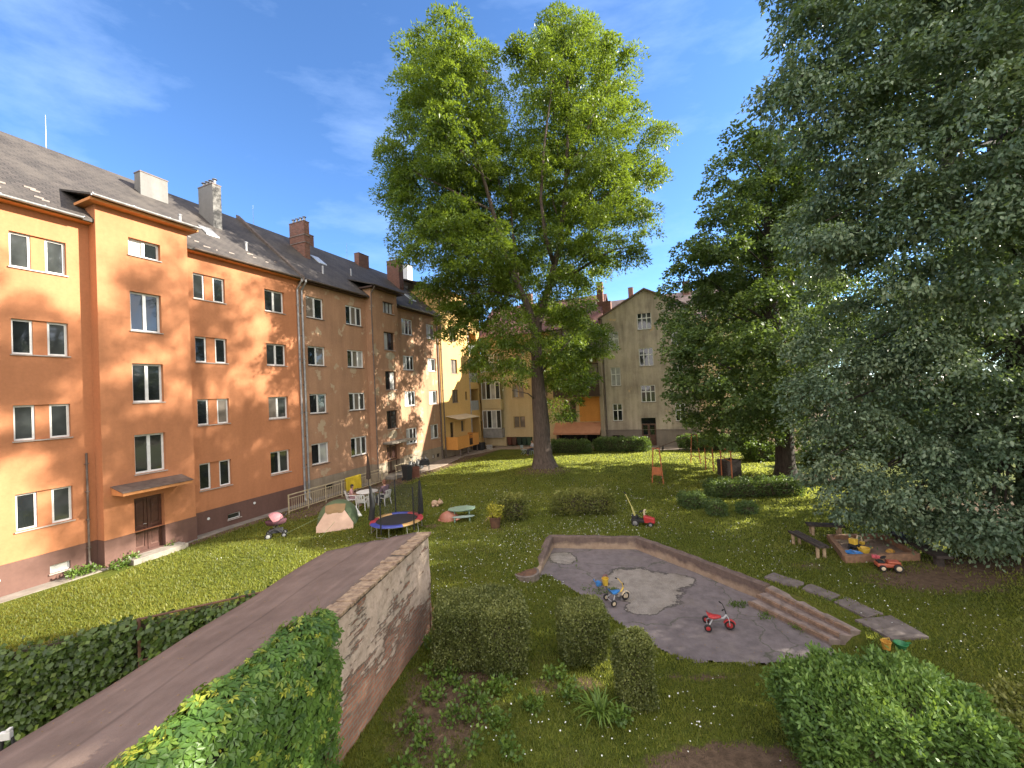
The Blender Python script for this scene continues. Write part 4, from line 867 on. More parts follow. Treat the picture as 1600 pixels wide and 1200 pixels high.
lob = [(700, 55, 40), (672, 75, 34), (720, 100, 55), (665, 130, 42), (690, 165, 68), (745, 165, 52), (760, 105, 26), (655, 215, 50), (720, 235, 68), (625, 262, 40), (615, 240, 20), (665, 290, 64), (765, 255, 42), (745, 320, 60), (650, 350, 46), (700, 375, 66), (620, 300, 30), (640, 390, 30), (760, 385, 55),
       (786, 215, 20), (800, 280, 24), (810, 85, 12), (812, 62, 8),
       (880, 30, 36), (862, 15, 22), (905, 20, 14), (855, 80, 36), (900, 85, 46), (938, 38, 27), (945, 80, 26), (850, 135, 42), (905, 150, 58), (955, 140, 34), (985, 95, 15), (980, 130, 18), (870, 210, 60), (935, 220, 56), (985, 180, 26), (1010, 215, 27), (1035, 212, 14), (865, 290, 54), (930, 300, 60), (985, 285, 46), (1020, 265, 16), (880, 360, 52), (950, 365, 48), (990, 350, 34), (1010, 330, 24), (965, 410, 26), (985, 400, 20), (1030, 280, 9),
       (820, 330, 34), (815, 400, 40), (840, 255, 24), (745, 450, 52), (690, 440, 38), (665, 455, 20), (700, 480, 28), (780, 490, 44), (735, 525, 38), (705, 520, 24), (770, 556, 34), (805, 520, 36), (798, 585, 28), (742, 568, 18), (875, 470, 48), (910, 470, 34), (880, 530, 48), (920, 540, 30), (938, 525, 15), (895, 580, 40), (872, 615, 26), (902, 600, 22), (868, 590, 26), (892, 640, 20), (872, 650, 18), (885, 560, 34), (815, 560, 30), (760, 580, 26), (720, 500, 30), (845, 460, 34), (790, 420, 40), (915, 410, 36)]
lobes = []
for i, (x, y, r) in enumerate(lob):
    dy = (RNG.random() - .5) * 2 * max(0.8, 5.2 * math.sqrt(max(.05, 1 - ((x - 825) / 225) ** 2)) * .8)
    if y > 500 and abs(x - 842) < 26: dy = 2.2
    if y < 100: y += 26 * (100 - y) / 100
    c, rr = pl(x, y, r, AY + dy); lobes.append((Vector(c) - O, max(.4, rr - .22)))
    if r > 30 and y < 480: 
        a = A_(873 if x > 815 else 790, min(440, y + 70), 0); limb_mesh(mb, a.lerp(lobes[-1][0], .35), lobes[-1][0], .05, .015, .02, .5, 5)
# back half of the crown, out of the photograph's sight but throwing shade
for x, y, r, dy in ((700, 150, 70, 4), (690, 300, 80, 5), (880, 120, 70, 4.5), (930, 260, 80, 5), (900, 380, 70, 5), (760, 420, 70, 5), (800, 250, 60, 6.5), (800, 380, 70, 7.5), (860, 300, 60, 7), (720, 360, 60, 7), (870, 520, 45, 4)): c, rr = pl(x, y, r, AY + dy); lobes.append((Vector(c) - O, rr))
mb.build('trunk', BK_ash, ash, smooth=True)
V, F, T = clumps(lobes, 6.2, .74, 190, .25, .088, out=.7, up=.0, droop=.25, nup=.9, flat=.62, inner=.5, tone_gain=1.2, dome=True)
quads_mesh('crown', V, F, LM_ash, ash, T); print('ash leaves', len(F))
# --- lime tree
lim = thing('lime_tree', 'dense dark lime tree with bare lower trunk on trodden soil, right of the carpet frames', 'tree', (LIME[0], LIME[1], .1)); O = Vector(lim.location); LY = LIME[1]
def B_(x, y, dy=0.): return dep(x, y, LY + dy) - O
mb = MB(); vs = []; tp = [(1228, 752, .85), (1228, 742, .62), (1227, 725, .50), (1226, 700, .46), (1224, 670, .45), (1220, 620, .42), (1214, 560, .38), (1208, 500, .33), (1204, 440, .28), (1200, 380, .22), (1198, 320, .15), (1210, 250, .06)]
for x, y, r in tp:
    c = B_(x, y)
    for j in range(14): w = 2 * PI * j / 14; f = 1 + .1 * math.sin(4 * w) * (r > .55); vs.append((c.x + r * f * math.cos(w), c.y + r * f * math.sin(w), c.z))
mb.add(vs, [(i * 14 + j, i * 14 + (j + 1) % 14, (i + 1) * 14 + (j + 1) % 14, (i + 1) * 14 + j) for i in range(len(tp) - 1) for j in range(14)])
lob = [(1160, 222, 22), (1215, 232, 40), (1175, 255, 44), (1245, 235, 32), (1262, 270, 38), (1210, 290, 52), (1150, 300, 40), (1128, 285, 22), (1275, 320, 46), (1180, 345, 52), (1120, 370, 40), (1235, 365, 58), (1105, 390, 26), (1095, 425, 42), (1070, 440, 26), (1150, 425, 60), (1210, 430, 58), (1275, 420, 56), (1085, 490, 46), (1140, 510, 62), (1210, 510, 64), (1280, 500, 60), (1075, 550, 34), (1060, 520, 16), (1110, 575, 56), (1175, 590, 64), (1250, 580, 64), (1085, 625, 38), (1130, 645, 46), (1185, 645, 42), (1225, 640, 40), (1265, 640, 44), (1100, 668, 26), (1148, 682, 26), (1185, 680, 22), (1280, 685, 24), (1235, 668, 22), (1068, 600, 18)]
lobes = []
for x, y, r in lob:
    dy = (RNG.random() - .5) * 2 * 4.6 * math.sqrt(max(.08, 1 - ((x - 1185) / 130) ** 2))
    if y > 600 and abs(x - 1225) < 60: dy *= .5
    c, rr = pl(x, y, r, LY + dy); lobes.append((Vector(c) - O, rr))
    p = B_(1204, min(620, y + 80)); limb_mesh(mb, p, lobes[-1][0], .07, .02, .03, .5, 5)
for x, y, r, dy in ((1200, 330, 60, 4), (1190, 450, 80, 5), (1200, 560, 80, 5), (1130, 520, 60, 4.5), (1260, 520, 60, 4)): c, rr = pl(x, y, r, LY + dy); lobes.append((Vector(c) - O, rr))
mb.build('trunk', BK_dark, lim, smooth=True)
V, F, T = clumps(lobes, 7.5, .66, 170, .17, .13, out=.6, up=0, droop=.3, nup=.9, flat=.6, inner=.55, tone_gain=1.1, dome=True)
quads_mesh('crown', V, F, LM_lime, lim, T); print('lime leaves', len(F))
# --- big elm filling the right side
elm = thing('elm_tree', 'huge drooping elm tree filling the right edge, its branches hanging down to the sandpit', 'tree', (16.2, 12.6, 0)); O = Vector(elm.location)
mb = MB(); mb.tube([(0, 0, -.2), (0, 0, .6), (.1, .05, 3), (0, .2, 7), (-.3, .2, 12), (-.2, 0, 17), (0, .2, 23), (.2, .2, 28)], [.95, .72, .6, .52, .42, .32, .2, .05], 14)
lob = [(1290, 345, 48, 11.4), (1300, 400, 46, 11.8), (1262, 395, 36, 12.2), (1285, 570, 40, 13.6), (1330, 60, 85, 11), (1275, 30, 50, 11.2), (1250, 120, 46, 11), (1285, 150, 62, 11), (1215, 152, 24, 11), (1450, 80, 120, 10.4), (1580, 60, 120, 9.8), (1345, 210, 82, 11), (1272, 215, 42, 11.2), (1480, 220, 125, 10), (1600, 250, 125, 9.6), (1370, 330, 80, 11.2), (1310, 300, 40, 11.6), (1480, 370, 105, 10.5), (1590, 400, 105, 10), (1340, 440, 62, 13), (1420, 500, 90, 12.5), (1540, 530, 105, 11.5), (1335, 590, 76, 13.6), (1283, 640, 46, 13.6), (1250, 625, 22, 13.8), (1430, 640, 100, 13), (1560, 690, 105, 12), (1300, 715, 46, 13.7), (1375, 735, 76, 13.3), (1470, 765, 70, 12.6), (1570, 790, 68, 11.8), (1320, 775, 34, 13.6), (1370, 800, 34, 13.2), (1425, 815, 34, 12.9), (1490, 832, 34, 12.3), (1545, 842, 30, 12), (1595, 848, 30, 11.6), (1290, 500, 34, 13.6),
       (1350, -80, 100, 11), (1480, -120, 130, 10.4), (1620, -100, 130, 9.8), (1262, -40, 46, 11.2)]
lobes = []
for x, y, r, Y in lob:
    c, rr = pl(x, y, r, Y); lobes.append((Vector(c) - O, rr))
    p = Vector((0, .1, min(26, max(4, c[2] + 2.5)))); limb_mesh(mb, p, lobes[-1][0], .09, .02, .06, .5, 6)
for x, y, z, r in ((17.5, 9.5, 2.4, 1.8), (16.5, 8, 1.8, 1.6), (19, 8.6, 3, 2.2), (20, 10.5, 4, 2.2), (15.5, 10, 3.2, 1.8), (17, 7.5, 3, 2), (15.3, 7, 3.5, 1.8), (14.6, 12, 3, 1.5), (18, 16.5, 8.3, 2.1), (20, 18.2, 9.2, 2.3), (17.5, 18.6, 7.6, 2.0), (21, 16, 9, 2.4), (16, 15, 5.5, 2.6), (19, 17, 5.5, 3), (17, 18.5, 5, 2.4), (20, 14, 5, 3), (16, 9.5, 9, 3.4), (17, 7, 12, 3.6), (19, 10, 15, 3.2), (16, 5.5, 7, 3), (18, 8.5, 5, 3), (14, 8.5, 14, 3), (14.5, 9.5, 19, 3), (16, 13, 21.5, 2.6), (18, 15.5, 23, 2.8), (16.5, 17.5, 22, 2.2), (19, 12, 25, 3), (17, 14.5, 27, 2.6), (20, 17.5, 26, 2.4), (13, 11, 23, 2.6), (21, 19.5, 23, 2.4)): lobes.append((Vector((x, y, z)) - O, r * (.62 if z > 19.5 else 1)))  # unseen lobes added to shade the lawn and dapple the facade
mb.build('trunk', BK_dark, elm, smooth=True)
V, F, T = clumps(lobes, 13, .56, 185, .135, .070, out=.6, up=0, droop=.6, nup=.8, flat=.7, inner=.62, tone_gain=1.3, dome=True)
quads_mesh('crown', V, F, LM_elm, elm, T); print('elm leaves', len(F))

el2 = thing('elm_tree', 'second tall elm added behind the huge drooping elm to dapple the facade, mostly hidden', 'tree', (25.0, 22.5, 0)); O = Vector(el2.location)  # added tree, mostly out of sight, casts dapples on the orange facade
mb = MB(); mb.tube([(0, 0, -.2), (0, 0, 2), (.2, .1, 8), (0, .2, 15), (-.2, .1, 22), (0, 0, 30)], [.7, .55, .48, .4, .25, .05], 12); lobes = []
for x, y, z, r in ((23, 20, 22, 2.6), (25, 22, 25, 3), (24, 24.5, 22, 2.8), (26, 26, 25, 2.8), (24, 19, 27, 2.4), (25, 21.5, 30, 2.6), (24, 25, 29, 2.6), (26, 23, 20, 2.6), (23, 22.5, 27.5, 2.2), (27, 20, 24, 2.4), (25, 27, 21, 2.2), (24.5, 23, 17, 2.4), (25, 26, 16, 2.4)): lobes.append((Vector((x, y, z)) - O, r * .8)); limb_mesh(mb, (0, 0, max(6, z - 6)), lobes[-1][0], .12, .03, .05, .5, 6)
mb.build('trunk', BK_dark, el2, smooth=True)
V, F, T = clumps(lobes, 16, .34, 40, .2, .11, out=.45, up=0, droop=.5, nup=.7, flat=.6, inner=.5); quads_mesh('crown', V, F, LM_elm, el2, T)

# ------------------------------------------------------------------ clipped hedges and bushes
def box_leaves(boxes, dens, ln, wd, ov=.05, rough=.07, rnd=.25, seed=0):
    """leaves over the faces of rounded boxes (cx,cy,z0,sx,sy,h,rot)"""
    Ps, Ns = [], []; ph = RNG.random(3) * 6
    for cx, cy, z0, sx, sy, h, rt in boxes:
        ar = [sy * h, sy * h, sx * h, sx * h, sx * sy * 1.25]; n = (np.array(ar) * dens).astype(int)
        for f in range(5):
            u, v = RNG.random(n[f]) * 2 - 1, RNG.random(n[f]) * 2 - 1; o = np.ones(n[f])
            if f < 2: p = np.column_stack([o * (1 if f else -1), u, v])
            elif f < 4: p = np.column_stack([u, o * (1 if f == 3 else -1), v])
            else: p = np.column_stack([u, v, o])
            q = np.abs(p); e = 7.0; nrm = (q ** e).sum(1) ** (1 / e); p = p / (1 + (nrm[:, None] - 1) * 1.0) ; N_ = unit(np.sign(p) * np.abs(p) ** (e - 2.5))
            X = p * np.array([sx / 2, sy / 2, h / 2]); 
            lump = rough * (np.sin(X[:, 0] * 7 + ph[0] + X[:, 2] * 5) + np.sin(X[:, 1] * 8 + ph[1] - X[:, 2] * 6) + np.sin(X[:, 0] * 15 - X[:, 1] * 13 + X[:, 2] * 14 + ph[2]) * .7) * .5
            X = X + N_ * (lump + RNG.normal(scale=ov, size=n[f]) - ov * .4)[:, None]
            c, s = math.cos(rt), math.sin(rt); R_ = np.array([[c, -s, 0], [s, c, 0], [0, 0, 1]]); X = X @ R_.T + np.array([cx, cy, z0 + h / 2]); Ps.append(X); Ns.append(N_ @ R_.T)
    P, Nn = np.concatenate(Ps), np.concatenate(Ns); n = len(P)
    Ax = unit(Nn * .5 + rnd_dirs(n) * .8 + np.array([0, 0, .25])); V, F = leaf_quads(P, unit(Nn * .6 + rnd_dirs(n) * .8 + np.array([0, 0, .35])), Ax, ln * RNG.uniform(.7, 1.3, n), wd * RNG.uniform(.8, 1.2, n), -.05)
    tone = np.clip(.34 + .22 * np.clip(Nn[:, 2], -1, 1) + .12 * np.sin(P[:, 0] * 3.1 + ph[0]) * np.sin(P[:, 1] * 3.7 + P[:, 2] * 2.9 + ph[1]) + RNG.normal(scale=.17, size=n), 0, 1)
    return V, F, tone
def hedge(name, label, cat, boxes, dens, ln, wd, mat, group=None, ov=.04, rough=.06, loose=0):
    cx, cy = boxes[0][0], boxes[0][1]; z = hz(cx, cy); t = thing(name, label, cat, (cx, cy, z), 0, group)
    bl = [(b[0] - cx, b[1] - cy, b[2], b[3], b[4], b[5], b[6]) for b in boxes]
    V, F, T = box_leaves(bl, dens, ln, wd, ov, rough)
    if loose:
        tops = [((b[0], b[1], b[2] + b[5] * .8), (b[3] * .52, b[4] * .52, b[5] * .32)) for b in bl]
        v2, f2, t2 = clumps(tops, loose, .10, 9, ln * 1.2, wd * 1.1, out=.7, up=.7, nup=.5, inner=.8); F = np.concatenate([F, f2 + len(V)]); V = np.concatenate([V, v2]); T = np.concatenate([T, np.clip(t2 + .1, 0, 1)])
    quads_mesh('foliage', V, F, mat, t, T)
    mb = MB()
    for b in bl:
        M_ = Matrix.Translation((b[0], b[1], 0)) @ Matrix.Rotation(b[6], 4, 'Z'); k = .83
        mb.ell((0, 0, 0), (.01, .01, .01), 4, 2)
        n, m_ = 14, 9; vs = []
        for i in range(m_ + 1):
            for j in range(n):
                a, e = 2 * PI * j / n, -PI / 2 + PI * i / m_; d = Vector((math.cos(a) * math.cos(e), math.sin(a) * math.cos(e), math.sin(e))); q = (abs(d.x) ** 6 + abs(d.y) ** 6 + abs(d.z) ** 6) ** (1 / 6); d = d / max(q, .01)
                vs.append(M_ @ Vector((d.x * b[3] / 2 * k - d.x * .02, d.y * b[4] / 2 * k - d.y * .02, b[2] + b[5] / 2 * .94 + d.z * b[5] / 2 * .88)))
        mb.add(vs, [(i * n + j, i * n + (j + 1) % n, (i + 1) * n + (j + 1) % n, (i + 1) * n + j) for i in range(m_) for j in range(n)])
    mb.build('branches', TWIG, t)
    return t
G1 = 'clipped boxwood blocks in the foreground'
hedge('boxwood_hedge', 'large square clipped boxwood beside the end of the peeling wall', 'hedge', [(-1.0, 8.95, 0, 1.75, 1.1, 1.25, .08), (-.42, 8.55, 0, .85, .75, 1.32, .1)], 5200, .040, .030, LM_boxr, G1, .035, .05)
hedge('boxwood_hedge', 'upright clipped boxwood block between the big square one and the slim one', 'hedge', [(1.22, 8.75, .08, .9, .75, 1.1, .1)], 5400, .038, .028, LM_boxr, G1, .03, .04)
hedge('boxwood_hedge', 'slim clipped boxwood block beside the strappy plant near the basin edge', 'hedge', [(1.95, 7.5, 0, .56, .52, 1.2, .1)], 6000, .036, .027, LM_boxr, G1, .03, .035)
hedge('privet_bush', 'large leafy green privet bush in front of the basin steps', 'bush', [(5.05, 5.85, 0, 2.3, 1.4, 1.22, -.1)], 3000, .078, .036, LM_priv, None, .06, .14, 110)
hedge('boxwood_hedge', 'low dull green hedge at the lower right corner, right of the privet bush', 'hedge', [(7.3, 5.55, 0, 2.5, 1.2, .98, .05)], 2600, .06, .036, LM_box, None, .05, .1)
G2 = 'clipped shrubs on the lawn'
hedge('clipped_shrub', 'small dark clipped shrub right of the potted yellow shrub', 'shrub', [(-.25, 18.4, 0, 1.15, 1.0, .98, .2)], 900, .08, .05, LM_box, G2, .06, .08)
hedge('boxwood_hedge', 'long rectangular clipped hedge in mid lawn, below the ash tree', 'hedge', [(2.98, 18.75, 0, 2.7, .95, .92, -.06)], 900, .08, .05, LM_box, G2, .06, .08)
hedge('clipped_shrub', 'tiny round shrub just behind the mid lawn hedge, left of two', 'shrub', [(3.15, 21.3, 0, .72, .6, .45, 0)], 900, .08, .05, LM_box, G2)
hedge('clipped_shrub', 'tiny round shrub just behind the mid lawn hedge, right of two', 'shrub', [(4.25, 21.3, 0, .65, .6, .42, 0)], 900, .08, .05, LM_box, G2)
hedge('boxwood_hedge', 'long low dark hedge in the shade beneath the lime tree', 'hedge', [(11.6, 20.3, 0, 4.4, 1.0, .72, -.12)], 700, .09, .055, LM_lime, G2, .07, .1)
for x, y, w, h, lb in ((8.45, 17.6, .7, .55, 'low dark shrub with a bare twig right of the ride-on tractor'), (9.7, 17.5, .6, .42, 'low dark shrub nearest the elm, rightmost of the three small ones in the shade'), (7.9, 18.8, .9, .6, 'low dark shrub in the shade between the carpet frames and the benches')): hedge('clipped_shrub', lb, 'shrub', [(x, y, 0, w, w * .9, h, 0)], 900, .08, .05, LM_lime, G2)
G3 = 'hedges in front of the rear buildings'
hedge('boxwood_hedge', 'low hedge right behind the ash trunk below the salmon awning', 'hedge', [(4.9, 36.6, 0, 3.6, .9, 1.05, -.39)], 420, .12, .08, LM_lime, G3, .08, .1)
hedge('boxwood_hedge', 'low hedge in front of the grey gabled house, left of its brown door', 'hedge', [(9.3, 35.9, 0, 4.6, .95, 1.1, -.39)], 420, .12, .08, LM_lime, G3, .08, .1)
hedge('boxwood_hedge', 'low hedge in front of the grey gabled house, right of its brown door', 'hedge', [(17.0, 34.0, 0, 6.4, .95, 1.15, -.39)], 420, .12, .08, LM_lime, G3, .08, .1)
hedge('garden_bush', 'loose bright green bush behind the lime trunk on the left', 'bush', [(17.2, 29.0, 0, 1.8, 1.4, 1.1, .1)], 300, .14, .09, LM_weed, 'bushes behind the lime trunk', .12, .2, 25)
hedge('garden_bush', 'loose bright green bush behind the lime trunk on the right', 'bush', [(19.6, 26.5, 0, 1.5, 1.3, 1.2, .1)], 300, .14, .09, LM_weed, 'bushes behind the lime trunk', .12, .2, 25)
hedge('garden_bush', 'dark bush mass closing the gap under the lime and elm', 'bush', [(26.5, 29.0, 0, 6, 2.5, 3.2, -.4)], 160, .18, .12, LM_lime, 'bushes behind the lime trunk', .2, .3)
# ------------------------------------------------------------------ ivy fence left of the shed
FA, FB = Vector((-11.4, 5.83, 0)), Vector((-5.05, 8.92, 0)); FD = (FB - FA).normalized(); FLN = (FB - FA).length; FT = math.atan2(FD.y, FD.x)
fen = thing('wire_fence', 'rusty pipe framed wire fence buried under ivy, left of the shed', 'fence', FA, FT)
RUST = pm('rusty_pipe', (.17, .085, .045), (.085, .045, .03), 9, .85, .4, 50)
for x in (.1, 2.5, 4.62, FLN - .05): MB().tube([(x, -.12, -.2), (x, -.12, 1.76)], .03, 8).build('post', RUST, fen)
MB().tube([(4.62, -.12, 1.74), (FLN, -.12, 1.74)], .022, 8).build('top_rail', RUST, fen); MB().tube([(4.62, -.13, .98), (5.9, -.13, .95)], .022, 8).build('lower_rail', RUST, fen)
mb = MB()
for i in range(int(FLN / .12)): x = i * .12; mb.quad((x, -.003, 0), (x + .006, -.003, 0), (x + .006, -.003, 1.7), (x, -.003, 1.7))
for i in range(15): z = .1 + i * .11; mb.quad((0, .002, z), (FLN, .002, z), (FLN, .002, z + .006), (0, .002, z + .006))
mb.build('wire_mesh', M_zincd, fen)
ivy = thing('ivy', 'dense dark ivy covering the wire fence left of the shed', 'ivy', FA, FT); n = 15000
X = RNG.random(n) * FLN; Z = RNG.random(n) ** .9 * 1.74; y0 = -.05 - .10 * np.abs(np.sin(X * 2.3 + Z * 2)) - .07 * np.abs(np.sin(X * 5.1 - Z * 4.3)) ; Y = np.where(RNG.random(n) < .75, y0 + RNG.normal(scale=.05, size=n), .06 + RNG.normal(scale=.06, size=n)); Z = Z + .06 * np.sin(X * 3.2) * (Z / 1.7) + np.where(RNG.random(n) < .03, RNG.random(n) * .16, 0)
keep = ~((X > 4.66) & (Z > 1.66) & (RNG.random(n) < .7)) & ~((np.abs(X - 4.62) < .06) & (RNG.random(n) < .85)); P = np.column_stack([X, Y, Z])[keep]; n = len(P)
V, F = leaf_quads(P, np.array([0, -.8, .55]) + rnd_dirs(n) * .55, np.array([0, -.25, -.7]) + rnd_dirs(n) * .65, .10 * RNG.uniform(.7, 1.3, n), .085 * RNG.uniform(.8, 1.2, n), -.08)
quads_mesh('foliage', V, F, LM_ivy, ivy, np.clip(.36 + RNG.normal(scale=.2, size=n) + .12 * np.sin(P[:, 0] * 2.1) * np.sin(P[:, 2] * 4), 0, 1))
mb = MB()
for i in range(26): x = random.uniform(.2, FLN - .2); mb.tube([(x, -.02, -.05), (x + random.uniform(-.15, .15), -.06, .6), (x + random.uniform(-.3, .3), -.04, 1.5)], [.014, .010, .005], 5)
mb.bx(.0, FLN, .0, .03, .0, 1.6); mb.build('stems', TWIG, ivy)
# ------------------------------------------------------------------ Virginia creeper over the near end of the shed
vin = thing('creeper', 'bright green creeper with five part leaves hanging over the near edge of the shed roof', 'creeper', GP0, -GA); n = 3900
y = -3.86 - RNG.random(n) ** .9 * 3.3; e = np.clip((-3.82 - y) / .7, 0, 1) ** .7; g_ = np.clip((-3.9 - y) / 1.7, 0, 1)
inw = .15 + .24 * g_ + .07 * np.sin(y * 6.5) + .05 * np.sin(y * 13); tt = RNG.random(n); bul = 1 + .22 * np.sin(y * 4.1 + 3 * tt) + .15 * np.sin(y * 9 - 7 * tt)
# cross profile: roof fringe, swelling over the wall head, curtain down the wall
kx = np.stack([-inw, -inw * .62, -.10 + 0 * y, .10 + .12 * e, .16 + .14 * e, .13 + .12 * e, .08 + .09 * e, .05 + .06 * e]); kz = np.stack([2.27 + 0 * y, 2.34 + .13 * e, 2.42 + .17 * e, 2.34 + .12 * e, 2.02 + 0 * y, 1.45 + 0 * y, .8 + 0 * y, -.05 + 0 * y])
knots = np.array([0, .13, .27, .40, .52, .68, .84, 1.0]); ix = np.clip(np.searchsorted(knots, tt, side='right') - 1, 0, 6); fr = (tt - knots[ix]) / (knots[ix + 1] - knots[ix]); ar = np.arange(n)
x0, x1, z0, z1 = kx[ix, ar], kx[ix + 1, ar], kz[ix, ar], kz[ix + 1, ar]; x = x0 + (x1 - x0) * fr; z = z0 + (z1 - z0) * fr
nx_, nz_ = (z0 - z1), (x1 - x0); nl = np.hypot(nx_, nz_); nx_, nz_ = nx_ / nl, nz_ / nl
onroof = tt < .30; x += nx_ * (.07 * (bul - 1) * 2) * e; z += nz_ * (.07 * (bul - 1) * 2) * e
x += RNG.normal(scale=.028, size=n); z += RNG.normal(scale=.028, size=n); C = np.column_stack([x, y, z]); nrm = unit(np.column_stack([nx_, -.25 + 0 * y, nz_ + .35]) + rnd_dirs(n) * .42)
dn = unit(np.column_stack([nz_ * np.where(onroof, -1, 1), .1 + 0 * y, -np.abs(nx_) - .25]) + rnd_dirs(n) * .5); dn = unit(dn - nrm * (dn * nrm).sum(1, keepdims=True)); sd_ = np.cross(nrm, dn)
young = (RNG.random(n) < np.where(onroof, .40, .14)); sz = np.where(young, .062, .105) * RNG.uniform(.75, 1.25, n); tn = np.clip(np.where(young, .78, .34) + RNG.normal(scale=.14, size=n) + np.where(y < -5.6, .15, 0) * onroof, 0, 1)
Vs, Fs, Ts = [], [], []; off = 0
for k, (a, fac_) in enumerate(((0, 1.0), (.95, .92), (-.95, .92), (1.75, .68), (-1.75, .68))):
    ax = dn * math.cos(a) + sd_ * math.sin(a); ax = unit(ax - nrm * .18); L_ = sz * fac_; sN = unit(np.cross(nrm, ax)); w = L_ * .21
    base = C + ax * .006; mid = base + ax * (L_ * .5)[:, None]; tip = base + ax * L_[:, None] - nrm * (L_ * .12)[:, None]; lft = mid + sN * w[:, None] + nrm * (w * .35)[:, None]; rgt = mid - sN * w[:, None] + nrm * (w * .35)[:, None]
    V = np.stack([base, lft, tip, mid, rgt], 1).reshape(-1, 3); i0 = np.arange(n) * 5 + off; Fs.append(np.column_stack([i0, i0 + 1, i0 + 2, i0 + 3])); Fs.append(np.column_stack([i0, i0 + 3, i0 + 2, i0 + 4])); Vs.append(V); Ts += [tn, tn]; off += n * 5
quads_mesh('foliage', np.concatenate(Vs), np.concatenate(Fs), LM_vine, vin, np.clip(np.concatenate(Ts), 0, 1))
mb = MB(); STEM = pm('creeper_stem', (.16, .16, .05), (.12, .07, .03), 9, .7)
for i in range(46):
    yy = random.uniform(-7, -4); z0 = random.uniform(.3, 2.2); mb.tube([(.03, yy, z0 - .6), (.07, yy + random.uniform(-.2, .2), z0), (.05, yy + random.uniform(-.3, .3), min(2.3, z0 + .6))], [.008, .007, .004], 5)
for i in range(9):
    yy = -3.95 - i * .14; ix = -.10 - .16 * min(1, max(0, (-3.9 - yy) / 1.8)); mb.tube([(ix + .15, yy, 2.33), (ix - .04, yy + .05, 2.42 + random.uniform(0, .06)), (ix - .16 + random.uniform(-.06, .06), yy + .16, 2.44 + random.uniform(.0, .16)), (ix - .22, yy + random.uniform(.1, .26), 2.46 + random.uniform(.02, .18))], [.005, .004, .003, .0015], 5)
mb.build('stems', STEM, vin)
# core sheet coloured as stems in deep shade, so the creeper is not see-through
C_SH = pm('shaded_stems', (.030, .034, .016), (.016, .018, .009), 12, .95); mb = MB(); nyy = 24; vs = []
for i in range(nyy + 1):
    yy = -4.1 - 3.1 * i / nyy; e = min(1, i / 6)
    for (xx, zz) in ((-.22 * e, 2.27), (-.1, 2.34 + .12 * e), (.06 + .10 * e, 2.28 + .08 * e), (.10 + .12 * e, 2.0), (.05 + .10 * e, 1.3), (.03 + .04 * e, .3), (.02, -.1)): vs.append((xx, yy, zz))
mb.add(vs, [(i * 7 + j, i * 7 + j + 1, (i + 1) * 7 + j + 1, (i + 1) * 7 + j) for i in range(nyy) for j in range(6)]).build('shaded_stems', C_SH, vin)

# ------------------------------------------------------------------ lawn: grass blades, daisies, weeds
def scatter(x0, x1, y0, y1, n): return np.column_stack([RNG.uniform(x0, x1, n), RNG.uniform(y0, y1, n)])
def shed_local(P): d = P - np.array([GP0.x, GP0.y]); return d @ np.array([GNV.x, GNV.y]), d @ np.array([GDV.x, GDV.y])
def clear(P):
    d, ins = seg_dist(P, FLOOR); v = P[:, 0] * DN.x + P[:, 1] * DN.y + 20; u = P[:, 0] * DU.x + P[:, 1] * DU.y; lx, ly = shed_local(P)
    ok = ~((ins & (d > -1)) | (d < .06)) & (v > .65) & (u < 37.5) & ~((lx < .02) & (lx > -2.75) & (ly < .0))
    slabs = np.array([(6.8, 11.8), (7.35, 12.0), (8.6, 8.75), (7.7, 8.75), (7.35, 11.0)]); d2, i2 = seg_dist(P, slabs); ok &= ~(i2 & (RNG.random(len(P)) < .8))
    steps = np.array([(5.9, 11.1), (6.9, 11.4), (7.6, 9.0), (6.8, 9.2)]); d2, i2 = seg_dist(P, steps); ok &= ~i2
    return ok & (RNG.random(len(P)) > dirt(P) * 1.15 - .12)
blk = []
for (x0, x1, y0, y1, dens, hgt, wid) in ((-3, 8.5, 4.6, 9, 1100, .065, .013), (-12, 8.5, 9, 13, 700, .075, .022), (8.5, 15, 6, 13, 450, .07, .020), (-12.5, -4.8, 6.2, 9, 700, .075, .020), (-19, -12, 7, 14, 650, .075, .022), (-14, 14, 13, 19, 400, .08, .024), (-14, 16, 19, 27, 260, .085, .030), (-10, 19, 27, 36.5, 170, .085, .036)):
    P = scatter(x0, x1, y0, y1, int((x1 - x0) * (y1 - y0) * dens)); P = P[clear(P)]; n = len(P); h = hgt * RNG.uniform(.45, 1.25, n)
    a = RNG.random(n) * 2 * PI; lean = RNG.uniform(.1, .75, n); D = np.column_stack([np.cos(a) * lean, np.sin(a) * lean, np.ones(n)]); b3 = np.column_stack([P, height(P) - .005]); sdv = np.column_stack([-np.sin(a), np.cos(a), np.zeros(n)]) * (wid * RNG.uniform(.6, 1.3, n))[:, None]
    blk.append((np.stack([b3 - sdv, b3 + sdv, b3 + D * h[:, None]], 1).reshape(-1, 3), np.clip(.45 + RNG.normal(scale=.2, size=n) + .22 * np.sin(P[:, 0] * .8) * np.sin(P[:, 1] * .9 + 1), 0, 1)))
V = np.concatenate([q[0] for q in blk]); T = np.concatenate([q[1] for q in blk]); TOT=len(F); print('grass', len(T))
GM = leafmat('grass_blade', (.064, .090, .018), (.155, .180, .036), (.29, .285, .065), .60, .5, (.62, .66, .11))
tag(quads_mesh('grass', V, np.arange(len(V)).reshape(-1, 3), GM, None, T), kind='stuff')
